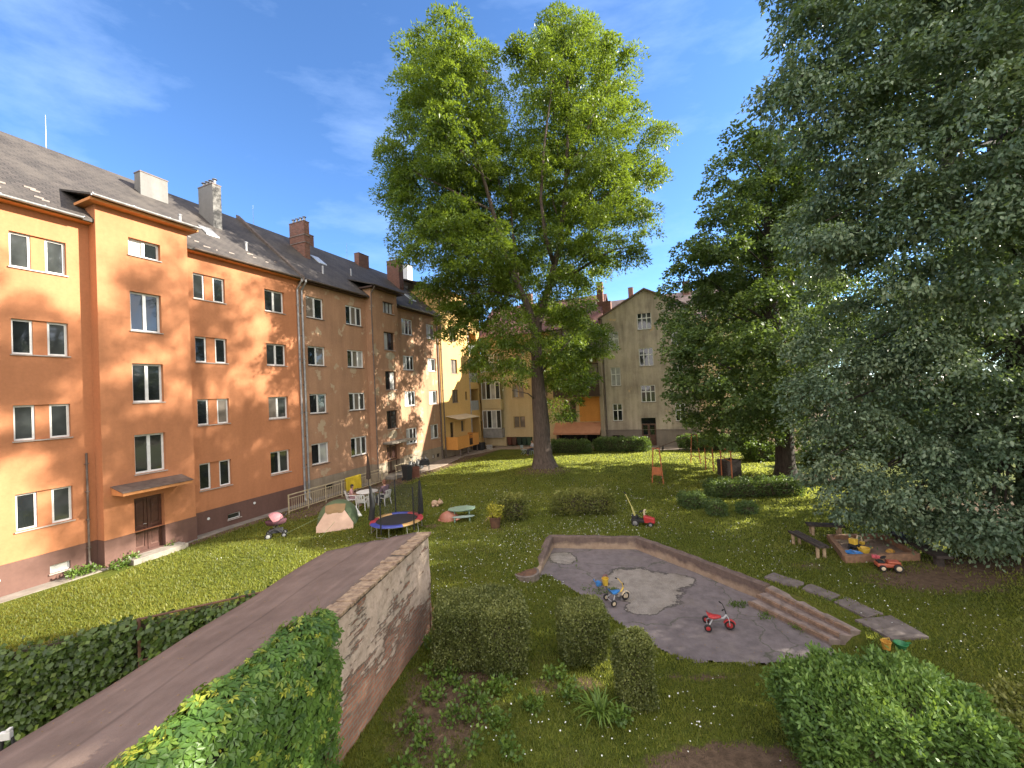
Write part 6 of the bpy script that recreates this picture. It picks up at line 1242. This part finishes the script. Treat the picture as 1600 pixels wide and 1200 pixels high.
# beige railing, cloth on it, bins and things by the brown house
M3 = W(14.8, 1.28); ra = thing('railing', 'long beige metal railing with vertical bars in front of the brown house', 'railing', M3, PI / 2 - AZ); RL = 7.0
for i in range(7): MB().bx(RL * i / 6 - .025, RL * i / 6 + .025, -.025, .025, -.15, .95).build('post', BEI, ra)
MB().bx(-.03, RL + .03, -.028, .028, .952, 1.0).build('handrail', BEI, ra)
mb = MB().bx(.0, RL, -.018, .018, .14, .18).bx(.0, RL, -.018, .018, .78, .815)
for i in range(56):
    if i % 9: x = RL * (i + .5) / 56; mb.bx(x - .009, x + .009, -.009, .009, .18, .78)
mb.build('bars', BEI, ra)
mb = MB(); vs = []
for i in range(13):
    x = 3.78 + 1.25 * i / 12; f = .025 * math.sin(i * 1.3)
    for (y, z) in ((.05 + f * .6, .35), (.05 + f, .65), (.045, .98), (.0, 1.03), (-.045, .98), (-.055 - f, .6), (-.06 + f * .7, .22 + .03 * math.sin(i))): vs.append((x, y, z))
cl_ = MB().add([tuple(v) for v in vs], [(i * 7 + j, i * 7 + j + 1, (i + 1) * 7 + j + 1, (i + 1) * 7 + j) for i in range(12) for j in range(6)]).build('cloth', C_('yellow_cloth', (.62, .44, .02), .85, (.52, .36, .02)), None, M3, PI / 2 - AZ); tag(cl_, 'bright yellow cloth hung over the beige railing', 'cloth')
r2 = thing('handrail', 'short beige handrail beside the brown house entrance steps', 'handrail', W(23.0, 1.45), PI / 2 - AZ)
for x in (0, .7, 1.4): MB().tube([(x, 0, -.1), (x, 0, .95)], .022, 6).build('post', BEI, r2)
MB().tube([(-.1, 0, .95), (1.5, 0, .98)], .025, 6).tube([(0, 0, .55), (1.4, 0, .57)], .018, 6).build('rail', BEI, r2)
def bin_(label, loc, rot, mat, group, lidm=None):
    t = thing('wheelie_bin', label, 'bin', loc, rot, group); vs = []
    for z, a in ((.06, .21), (.95, .27)): vs += [(-a, -a, z), (a, -a, z), (a, a, z), (-a, a, z)]
    MB().add(vs, [(0, 1, 5, 4), (1, 2, 6, 5), (2, 3, 7, 6), (3, 0, 4, 7), (3, 2, 1, 0), (4, 5, 6, 7)]).build('body', mat, t, bevel=.02)
    MB().add([(-.29, -.30, .955), (.30, -.30, .955), (.30, .30, .955), (-.29, .30, .955), (-.27, -.28, 1.06), (.2, -.26, 1.01), (.2, .26, 1.01), (-.27, .28, 1.06)], [(0, 1, 5, 4), (1, 2, 6, 5), (2, 3, 7, 6), (3, 0, 4, 7), (3, 2, 1, 0), (4, 5, 6, 7)]).build('lid', lidm or mat, t, bevel=.01)
    for y in (-.22, .22): wheel(t, (-.23, y, .10), .10, .05, BLK)
    return t
bin_('black wheelie bin behind the garden table near the brown house corner', W(23.0, 2.4), 1.0, BLK, None)
for i, (c, lb) in enumerate((((.13, .045, .025), 'red brown wheelie bin, leftmost in the niche of the cream wing'), ((.10, .05, .03), 'dark brown wheelie bin second from the left in the niche of the cream wing'), ((.018, .035, .022), 'black green wheelie bin third from the left in the niche of the cream wing'), ((.02, .045, .025), 'dark green wheelie bin second from the right in the niche of the cream wing'), ((.045, .09, .045), 'mid green wheelie bin, rightmost in the niche of the cream wing'))):
    bin_(lb, W(39.95, 2.85 + .56 * i, .02), -AZ - PI / 2, C_('bin_paint_%s' % ('red', 'brown', 'black', 'dark', 'green')[i], c, .5), 'wheelie bins in the niche')
gr_ = thing('barbecue', 'black lidded barbecue on thin legs left of the parked bicycles', 'barbecue', W(25.3, 2.2), .4)
MB().bx(-.35, .35, -.25, .25, .62, .80).build('fire_box', BLK, gr_, bevel=.03); MB().lathe([(.34, 0), (.33, .12), (.2, .24), (.02, .26)], (0, 0, .805), 14, Matrix.Diagonal((1, .72, 1)).to_3x3()).build('lid', BLK, gr_)
for x in (-.3, .3):
    for y in (-.2, .2): MB().tube([(x, y, .62), (x * 1.2, y * 1.2, 0)], .018, 6).build('leg', BLK, gr_)
cr_ = thing('wooden_crate', 'red brown wooden crate standing beside the black barbecue', 'crate', W(23.9, 2.3), .3); CW = C_('crate_wood', (.17, .065, .04), .85); mb = MB()
for z in (.03, .21, .39, .57): mb.bx(-.35, .35, -.25, -.23, z, z + .14).bx(-.35, .35, .23, .25, z, z + .14).bx(-.35, -.33, -.229, .229, z, z + .14).bx(.33, .35, -.229, .229, z, z + .14)
mb.bx(-.329, .329, -.229, .229, .03, .06).build('slats', CW, cr_); MB().bx(-.325, -.28, -.228, -.18, 0, .72).bx(.28, .325, -.228, -.18, 0, .72).bx(-.325, -.28, .18, .228, 0, .72).bx(.28, .325, .18, .228, 0, .72).build('corner_post', CW, cr_)
def bike(label, loc, rot, fm_, lean):
    t = thing('bicycle', label, 'bicycle', loc, rot, 'bicycles by the brown house'); t.rotation_euler = (lean, 0, rot)
    for x in (-.5, .52):
        w = MB().lathe([(.30, -.018), (.33, -.02), (.345, 0), (.33, .02), (.30, .018), (.30, -.018)], (0, 0, 0), 24, RX(PI / 2)).build('wheel', BLK, t, (x, 0, .345)); sp_ = MB()
        for k in range(9): a = k * PI / 9; sp_.tube([(.30 * math.cos(a), 0, .30 * math.sin(a)), (-.30 * math.cos(a), 0, -.30 * math.sin(a))], .003, 4)
        sp_.build('spokes', GRYP, w)
    MB().tube([(-.5, 0, .345), (-.05, 0, .30), (.36, 0, .78), (-.17, 0, .80), (-.05, 0, .30)], .018, 8).tube([(-.5, 0, .345), (-.17, 0, .80), (-.19, 0, .92)], .013, 8).tube([(.52, 0, .345), (.38, 0, .72), (.35, 0, .98)], .017, 8).build('frame', fm_, t)
    MB().bx(-.32, -.07, -.07, .07, .92, .97).build('saddle', BLK, t, bevel=.02); MB().tube([(.24, -.28, 1.02), (.36, -.12, 1.0), (.36, .12, 1.0), (.24, .28, 1.02)], .013, 6).build('handlebar', BLK, t); MB().lathe([(.09, -.01), (.09, .01)], (-.05, .05, .3), 14, RX(PI / 2)).tube([(-.05, .06, .3), (.06, .06, .18)], .012, 6).tube([(-.05, -.06, .3), (-.16, -.06, .42)], .012, 6).build('crank', GRYP, t)
bike('silver bicycle leaning on the sunlit wall right of the brown house door', W(26.6, .42, .02), PI / 2 - AZ, C_('silver_paint', (.55, .54, .50), .4), rad(-8)); bike('dark bicycle leaning against the silver one at the brown house', W(27.3, .85, .02), PI / 2 - AZ + .15, C_('dark_paint', (.04, .04, .05), .4), rad(-9))

# toys and small things on the lawn
p = gnd(683, 791); pt = thing('plush_toy', 'beige plush toy animal lying on the lawn behind the green play table', 'plush toy', p, .2); PLU = pm('plush', (.52, .36, .24), (.40, .27, .18), 14, .95, .8, 60)
MB().ell((-.12, 0, .17), (.17, .14, .16), 12, 8).build('body', PLU, pt, smooth=True); hd = MB().ell((.15, 0, .19), (.14, .13, .13), 12, 8).ell((.27, 0, .15), (.055, .05, .045), 8, 6).build('head', PLU, pt, smooth=True); MB().ell((.14, .09, .32), (.035, .03, .045), 8, 6).ell((.14, -.09, .32), (.035, .03, .045), 8, 6).build('ears', PLU, hd, smooth=True)
for x, y in ((-.2, .11), (-.2, -.11), (.02, .12), (.02, -.12)): MB().ell((x, y, .06), (.075, .05, .06), 8, 6).build('leg', PLU, pt, smooth=True)
p = gnd(722, 810); pc = thing('picnic_table', 'low green plastic children picnic table with pale green bench ring', 'picnic table', p, rad(8)); GPL = C_('soft_green_plastic', (.20, .31, .23), .5); GPL2 = C_('pale_green_plastic', (.34, .42, .36), .5)
MB().lathe([(.02, .42), (.50, .42), (.54, .44), (.54, .465), (.02, .47)], (0, 0, 0), 24, Matrix.Diagonal((1.15, .8, 1)).to_3x3()).build('tabletop', GPL, pc)
for s in (-1, 1): MB().lathe([(.02, .21), (.42, .21), (.44, .23), (.02, .25)], (.06, .50 * s, 0), 18, Matrix.Diagonal((1.15, .42, 1)).to_3x3()).build('bench', GPL2, pc)
for x in (-.33, .33): MB().bx(x - .03, x + .03, -.5, .5, .12, .2).bx(x - .025, x + .025, -.2, .2, .0, .42).bx(x - .03, x + .03, -.62, -.45, 0, .2).bx(x - .03, x + .03, .45, .62, 0, .2).build('leg', GPL, pc, bevel=.01)
p = gnd(702, 812); rt = thing('sand_shell', 'upturned terracotta red plastic shell tub leaning at the green picnic table', 'tub', p, 0); TER = C_('terracotta_plastic', (.40, .17, .11), .5, (.33, .13, .085)); vs = []
for i in range(6):
    e = PI / 2 * i / 5.2
    for j in range(20): a = 2 * PI * j / 20; r = .46 * math.cos(e) * (1 + .05 * math.cos(10 * a)); vs.append((r * math.cos(a), r * math.sin(a) * .75, .40 * math.sin(e) + .0))
MB().add(vs, [(i * 20 + j, i * 20 + (j + 1) % 20, (i + 1) * 20 + (j + 1) % 20, (i + 1) * 20 + j) for i in range(5) for j in range(20)] + [tuple(range(100, 120))]).build('shell', TER, rt, smooth=True); MB().lathe([(.47, 0), (.52, .0), (.52, .035), (.46, .05)], (0, 0, 0), 24, Matrix.Diagonal((1, .76, 1)).to_3x3()).build('rim', TER, rt)
p = gnd(774, 824); po = thing('potted_shrub', 'yellow green potted shrub in a rusty brown tub left of the small clipped shrub', 'potted plant', p); MB().lathe([(.18, 0), (.25, .42), (.27, .42), (.27, .46), (.23, .46), (.2, .38)], (0, 0, 0), 18).build('pot', pm('rusty_tub', (.15, .075, .04), (.09, .045, .03), 7, .9, .4, 40), po); MB().tube([(0, 0, .38), (.02, 0, .7), (-.02, .02, .95)], [.02, .015, .006], 6).build('stem', TWIG, po)
LMY = leafmat('yellow_leaf', (.16, .16, .02), (.40, .36, .04), (.60, .52, .07), .3); V, F, T = clumps([((0, 0, .62), (.24, .22, .2)), ((.02, 0, .85), (.2, .18, .2))], 420, .08, 14, .12, .05, out=.7, up=.1, droop=.4, inner=.4); quads_mesh('foliage', V, F, LMY, po, T)
MB().tube([(-.42, -.1, .30), (-.1, -.05, .62)], .012, 6).build('cane', PALE, po)
# ride-on tractor with push stick
p = gnd(1004, 821); rd = thing('ride_on_tractor', 'red and black ride-on toy tractor with a tall yellow push handle on the lawn', 'toy tractor', p, rad(-25))
for y in (-.22, .22): wheel(rd, (-.25, y, .15), .15, .09, C_('hub_grey', (.2, .2, .2), .5)); wheel(rd, (.33, y * .8, .10), .10, .07, C_('hub_grey', (1, 1, 1)))
MB().bx(-.42, .1, -.15, .15, .15, .26).bx(-.40, -.18, -.14, .14, .262, .40).build('chassis', BLK, rd, bevel=.025); MB().add([(.08, -.14, .14), (.5, -.11, .14), (.5, .11, .14), (.08, .14, .14), (.06, -.15, .42), (.48, -.10, .33), (.48, .10, .33), (.06, .15, .42)], [(0, 1, 5, 4), (1, 2, 6, 5), (2, 3, 7, 6), (3, 0, 4, 7), (3, 2, 1, 0), (4, 5, 6, 7)]).build('bonnet', RED, rd, bevel=.03)
MB().tube([(.05, 0, .4), (-.02, 0, .55)], .012, 6).lathe([(.10, -.01), (.115, 0), (.10, .012), (.085, 0)], (-.03, 0, .56), 14, RY(-.4)).build('steering_wheel', BLK, rd)
MB().bx(.06, .12, -.03, .03, .42, .62).ell((.12, 0, .64), (.04, .03, .03), 8, 6).build('exhaust', CRMP, rd)
MB().add([(-.30, -.11, .38), (-.30, .11, .38), (-.40, .10, .72), (-.40, -.10, .72), (-.24, -.11, .36), (-.24, .11, .36), (-.37, .09, .73), (-.37, -.09, .73)], [(0, 1, 2, 3), (7, 6, 5, 4), (0, 3, 7, 4), (1, 5, 6, 2), (2, 6, 7, 3), (0, 4, 5, 1)]).build('seat_back', C_('pale_yellow_plastic', (.52, .46, .14), .5), rd, bevel=.015); ph = MB().tube([(-.38, 0, .7), (-.62, .04, 1.22)], .02, 8).build('push_handle', C_('pale_yellow_plastic', (1, 1, 1)), rd); MB().tube([(-.62, .04, 1.22), (-.66, .045, 1.31)], .026, 8).build('grip', BLK, ph)

# orange carpet and swing frames
def frame(label, p0, p1, h, bars=(), nm='carpet_frame', cat='metal frame', group='orange metal frames on the lawn'):
    p0, p1 = Vector(p0), Vector(p1); v = p1 - p0; t = thing(nm, label, cat, (p0 + p1) / 2, math.atan2(v.y, v.x), group); l = v.length / 2
    for x in (-l, l): MB().tube([(x, 0, -.1), (x, 0, h)], .035, 8).build('post', ORF, t)
    MB().tube([(-l - .02, 0, h), (l + .02, 0, h)], .033, 8).build('top_bar', ORF, t)
    for z in bars: MB().tube([(-l, 0, z), (l, 0, z)], .025, 8).build('cross_bar', ORF, t)
    return t
sA, sB = gnd(1028, 756), gnd(1087, 724); sA.z = sB.z = 0; sv = sB - sA; sl = sv.length
sw = thing('swing_frame', 'long orange swing bar between two orange end frames with dark ropes hanging', 'swing frame', sA, math.atan2(sv.y, sv.x)); 
for x in (0, sl):
    for y in (-.32, .32): MB().tube([(x, y * 1.05, -.1), (x, y * .55, 2.02)], .035, 8).build('post', ORF, sw)
    MB().tube([(x, -.22, 2.02), (x, .22, 2.02)], .033, 8).build('cross_bar', ORF, sw); MB().tube([(x, -.3, .5), (x, .3, .5)], .025, 8).build('cross_bar', ORF, sw)
MB().tube([(-.05, 0, 2.04), (sl + .05, 0, 2.04)], .028, 8).build('top_bar', TIM, sw); MB().bx(-.03, .03, -.24, .24, .55, .95).build('side_panel', ORF, sw)
MB().tube([(.5, 0, 2.0), (.62, .02, 1.7), (.85, .02, 1.62), (1.0, 0, 1.98)], .02, 6).tube([(1.05, 0, 2.0), (1.1, .02, 1.72), (1.25, 0, 2.0)], .02, 6).build('rope', BLK, sw)
q1 = gnd(1103, 734); q2 = gnd(1115, 738); frame('low orange metal frame behind the dark compost bin, nearer the swing bar', q1, q2, 1.55, (.75,))
q1 = gnd(1128, 746); q2 = gnd(1144.5, 757); frame('orange metal frame standing right in front of the dark compost bin', q1, q2, 1.8, (1.25,))
p = gnd(1140, 744); cb = thing('compost_bin', 'square dark brown compost bin behind the orange frame under the lime', 'compost bin', p, rad(10)); mb = MB()
for i in range(7): z = .02 + i * .14; mb.bx(-.46, .46, -.46, -.43, z, z + .125).bx(-.46, .46, .43, .46, z, z + .125).bx(-.46, -.43, -.429, .429, z, z + .125).bx(.43, .46, -.429, .429, z, z + .125)
mb.build('slats', DWOOD, cb); MB().bx(-.42, .42, -.42, .42, .0, .85).build('compost', pm('compost', (.05, .035, .025), (.03, .02, .015), 9, .95), cb); MB().bx(-.43, -.36, -.43, -.36, 0, 1.02).bx(.36, .43, -.43, -.36, 0, 1.02).bx(-.43, -.36, .36, .43, 0, 1.02).bx(.36, .43, .36, .43, 0, 1.02).build('corner_post', DWOOD, cb)
# benches, sandpit
def bench(label, p0, p1, w=.34, h=.42):
    p0, p1 = Vector(p0), Vector(p1); v = p1 - p0; t = thing('log_bench', label, 'bench', (p0 + p1) / 2, math.atan2(v.y, v.x), 'dark benches at the sandpit'); l = v.length / 2 + .12
    mb = MB()
    for i in range(3): y = -w / 2 + i * w / 3; mb.bx(-l + random.uniform(-.03, .03), l + random.uniform(-.03, .03), y + .006, y + w / 3 - .006, h - .07, h)
    mb.build('seat', DWOOD, t, bevel=.008)
    for x in (-l + .14, l - .14): 
        for y in (-w * .3, w * .3): MB().tube([(x, y, -.1), (x, y, h - .071)], .05, 9).build('leg', PALE, t)
    return t
bench('dark plank bench on pale log legs along the back of the sandpit', gnd(1268, 836), gnd(1312, 838)); bench('dark plank bench on pale log legs along the left side of the sandpit', gnd(1244, 850), gnd(1284, 872))
SP = [gnd(1297, 845), gnd(1378, 843), gnd(1432, 874), gnd(1322, 878)]; c = sum(SP, Vector()) / 4; c.z = 0; sb = thing('sandpit', 'low timber framed sandpit with brown sand beside the dark benches', 'sandpit', c)
q = [(p - c) for p in SP]
for i in range(4):
    a_, b_ = q[i], q[(i + 1) % 4]; v = b_ - a_; M_ = Matrix.Translation((a_ + b_) / 2) @ Matrix.Rotation(math.atan2(v.y, v.x), 4, 'Z'); l = v.length / 2; MB().bx(-l + (.07 if i % 2 else -.06), l - (.07 if i % 2 else -.06), -.07, .07, -.1, .20 + (.01 if i % 2 else 0), M_).build('board', pm('sandpit_plank', (.27, .15, .085), (.16, .09, .055), 8, .9, .4, 40), sb, bevel=.01)
MB().prism([(p.x * .97, p.y * .97) for p in q], -.1, .07).build('sand', pm('sand', (.24, .165, .125), (.16, .11, .085), 5, .95, .6, 30), sb)
v0, v1 = gnd(1398, 846), gnd(1478, 888); v = v1 - v0; t = thing('log_bench', 'long dark fallen plank bench under the hanging elm branches right of the sandpit', 'bench', (v0 + v1) / 2, math.atan2(v.y, v.x), 'dark benches at the sandpit'); MB().bx(-v.length / 2, v.length / 2, -.2, .2, .26, .34).build('seat', DWOOD, t, bevel=.01)
for x in (-v.length * .38, v.length * .38): MB().tube([(x, 0, -.1), (x, 0, .26)], .12, 10).build('leg', DWOOD, t)
p = gnd(1336, 858, .08); ex = thing('toy_digger', 'yellow toy digger with black cab standing in the sandpit', 'toy digger', (p.x, p.y, .07), rad(20))
for y in (-.1, .1): MB().bx(-.16, .16, y - .035, y + .035, 0, .09).build('track', BLK, ex, bevel=.03)
MB().bx(-.15, .13, -.11, .11, .095, .18).build('chassis', BLK, ex, bevel=.015); MB().bx(-.14, .02, -.1, .1, .182, .36).build('cab', YEL, ex, bevel=.025); MB().tube([(.05, 0, .18), (.16, 0, .42), (.32, 0, .36), (.36, 0, .2)], .022, 6).build('arm', CRMP, ex); MB().bx(.30, .42, -.06, .06, .10, .2).build('scoop', YEL, ex, bevel=.02)
p = gnd(1334, 868, .08); bt = thing('toy_boat', 'bright blue plastic dish toy in the sandpit below the digger', 'toy', (p.x, p.y, .07), -.3); MB().lathe([(.12, 0), (.2, .1), (.22, .11), (.2, .12), (.12, .03), (.02, .02)], (0, 0, 0), 14, Matrix.Diagonal((1.1, .75, 1)).to_3x3()).build('dish', BLU, bt); MB().bx(-.03, .03, -.19, .19, .121, .135).build('crossbar', BLU, bt)
p = gnd(1350, 862, .08); bt = thing('toy_sieve', 'round yellow toy sieve in the sandpit right of the blue dish', 'toy', (p.x, p.y, .07)); MB().lathe([(.13, .0), (.16, .12), (.172, .12), (.172, .135), (.15, .135), (.12, .02), (.02, .02)], (0, 0, 0), 16).build('bowl', YEL, bt); MB().bx(.16, .28, -.02, .02, .115, .135).build('handle', YEL, bt)
p = gnd(1368, 872, .20); bt = thing('sand_mould', 'pink star shaped sand mould on the front edge of the sandpit', 'toy', (p.x, p.y, .20)); MB().prism([((.11 if i % 2 else .05) * math.cos(i * PI / 5), (.11 if i % 2 else .05) * math.sin(i * PI / 5)) for i in range(10)], 0, .09).build('mould', C_('pink_plastic', (.60, .11, .13), .45), bt, bevel=.012)
p = gnd(1391, 862, .08); bt = thing('sand_mould', 'small orange yellow sand mould at the right edge of the sandpit', 'toy', (p.x, p.y, .07)); MB().lathe([(.10, 0), (.09, .05), (.04, .10), (.01, .105)], (0, 0, 0), 12, Matrix.Diagonal((1.3, .9, 1)).to_3x3()).build('mould', C_('amber_plastic', (.60, .32, .06), .45), bt)
p = gnd(1387, 890); tc2 = thing('toy_car', 'orange red toy tractor car with pale wheels in front of the sandpit', 'toy car', p, rad(-18))
for y in (-.16, .16): wheel(tc2, (-.17, y, .085), .085, .06, CRMP); wheel(tc2, (.19, y, .11), .11, .07, CRMP)
ORP = C_('orange_red_plastic', (.42, .10, .05), .45); MB().bx(-.28, .30, -.12, .12, .09, .20).bx(-.02, .29, -.11, .11, .202, .27).build('body', ORP, tc2, bevel=.03); MB().bx(-.25, -.08, -.1, .1, .202, .25).build('seat', BLK, tc2, bevel=.02); MB().tube([(-.02, 0, .25), (-.08, 0, .34)], .01, 6).lathe([(.07, 0), (.08, .008), (.065, .016)], (-.09, 0, .34), 12, RY(-.5)).build('steering_wheel', BLK, tc2)
# toys half hidden behind the privet bush
p = gnd(1385, 1014); bt = thing('toy_bucket', 'orange and yellow toy bucket peeping above the privet bush', 'bucket', (p.x, p.y, 0)); MB().lathe([(.065, 0), (.085, .15), (.092, .15), (.092, .16), (.08, .16), (.06, .02)], (0, 0, 0), 14).build('pail', C_('amber_plastic', (1, 1, 1)), bt); MB().tube([(-.088, 0, .15), (-.07, 0, .22), (.07, 0, .22), (.088, 0, .15)], .006, 6).build('handle', YEL, bt)
p = gnd(1408, 1013); bt = thing('toy_bowl', 'green plastic bowl toy peeping above the privet bush', 'toy', (p.x, p.y, 0)); MB().lathe([(.07, 0), (.115, .10), (.125, .11), (.11, .115), (.06, .03)], (0, 0, 0), 16).build('bowl', C_('green_plastic', (.03, .20, .07), .45), bt); MB().bx(.11, .20, -.018, .018, .095, .11).build('handle', C_('green_plastic', (1, 1, 1)), bt)
# plank leaning at the end of the shed wall, rack by the ivy
e0 = GP0 + GNV * .08 - GDV * .12; pk = thing('plank', 'pale freshly broken plank leaning at the end of the peeling wall', 'plank', (e0.x, e0.y, hz(e0.x, e0.y)), -GA)
MB().add([(-.02, .0, 0), (.05, .0, 0), (.05, .10, 0), (-.02, .10, 0), (.0, .0, .55), (.06, .0, .62), (.07, .1, .48), (.0, .1, .44)], [(0, 1, 5, 4), (1, 2, 6, 5), (2, 3, 7, 6), (3, 0, 4, 7), (3, 2, 1, 0), (4, 5, 6, 7)]).build('board', pm('fresh_wood', (.58, .36, .17), (.45, .27, .12), 7, .8, .3, 40), pk)
p = dep(9, 1150, 5.9); rk = thing('folding_rack', 'white plastic rack joint on two dark legs at the lower left edge', 'rack', (p.x, p.y, 0), .2); h = p.z
MB().bx(-.07, .07, -.03, .03, h - .05, h + .06).bx(.02, .07, -.03, .03, h + .062, h + .10).bx(-.15, -.075, -.025, .025, h - .01, h + .05).build('joint', WHP, rk, bevel=.008)
for x, y in ((-.16, .05), (.30, -.1)): MB().tube([(x * .25, 0, h - .03), (x, y, 0)], .018, 8).build('leg', BLK, rk)
# dark covered heap and pale box by the loggias
p = gnd(749, 703); hp = thing('storage_box', 'black plastic storage box with domed lid beside the orange balcony', 'storage box', p, -AZ); MB().bx(-.5, .5, -.4, .4, 0, .55).build('box', BLK, hp, bevel=.02); MB().add([(x, y * .42, z) for x in (-.53, .53) for y, z in ((-1, .555), (-.6, .75), (.6, .75), (1, .555))], [(0, 1, 2, 3), (4, 7, 6, 5), (0, 4, 5, 1), (1, 5, 6, 2), (2, 6, 7, 3), (0, 3, 7, 4)]).build('lid', BLK, hp)
p = gnd(765, 702); hp = thing('crate', 'small pale plastic crate right of the black storage box', 'crate', p, -AZ); mb = MB()
for z in (.0, .16, .32): mb.bx(-.25, .25, -.2, -.185, z, z + .12).bx(-.25, .25, .185, .2, z, z + .12).bx(-.25, -.235, -.184, .184, z, z + .12).bx(.235, .25, -.184, .184, z, z + .12)
mb.build('slats', C_('pale_crate', (.42, .40, .37), .6), hp); MB().bx(-.234, .234, -.184, .184, .005, .03).build('base', C_('pale_crate', (1, 1, 1)), hp)
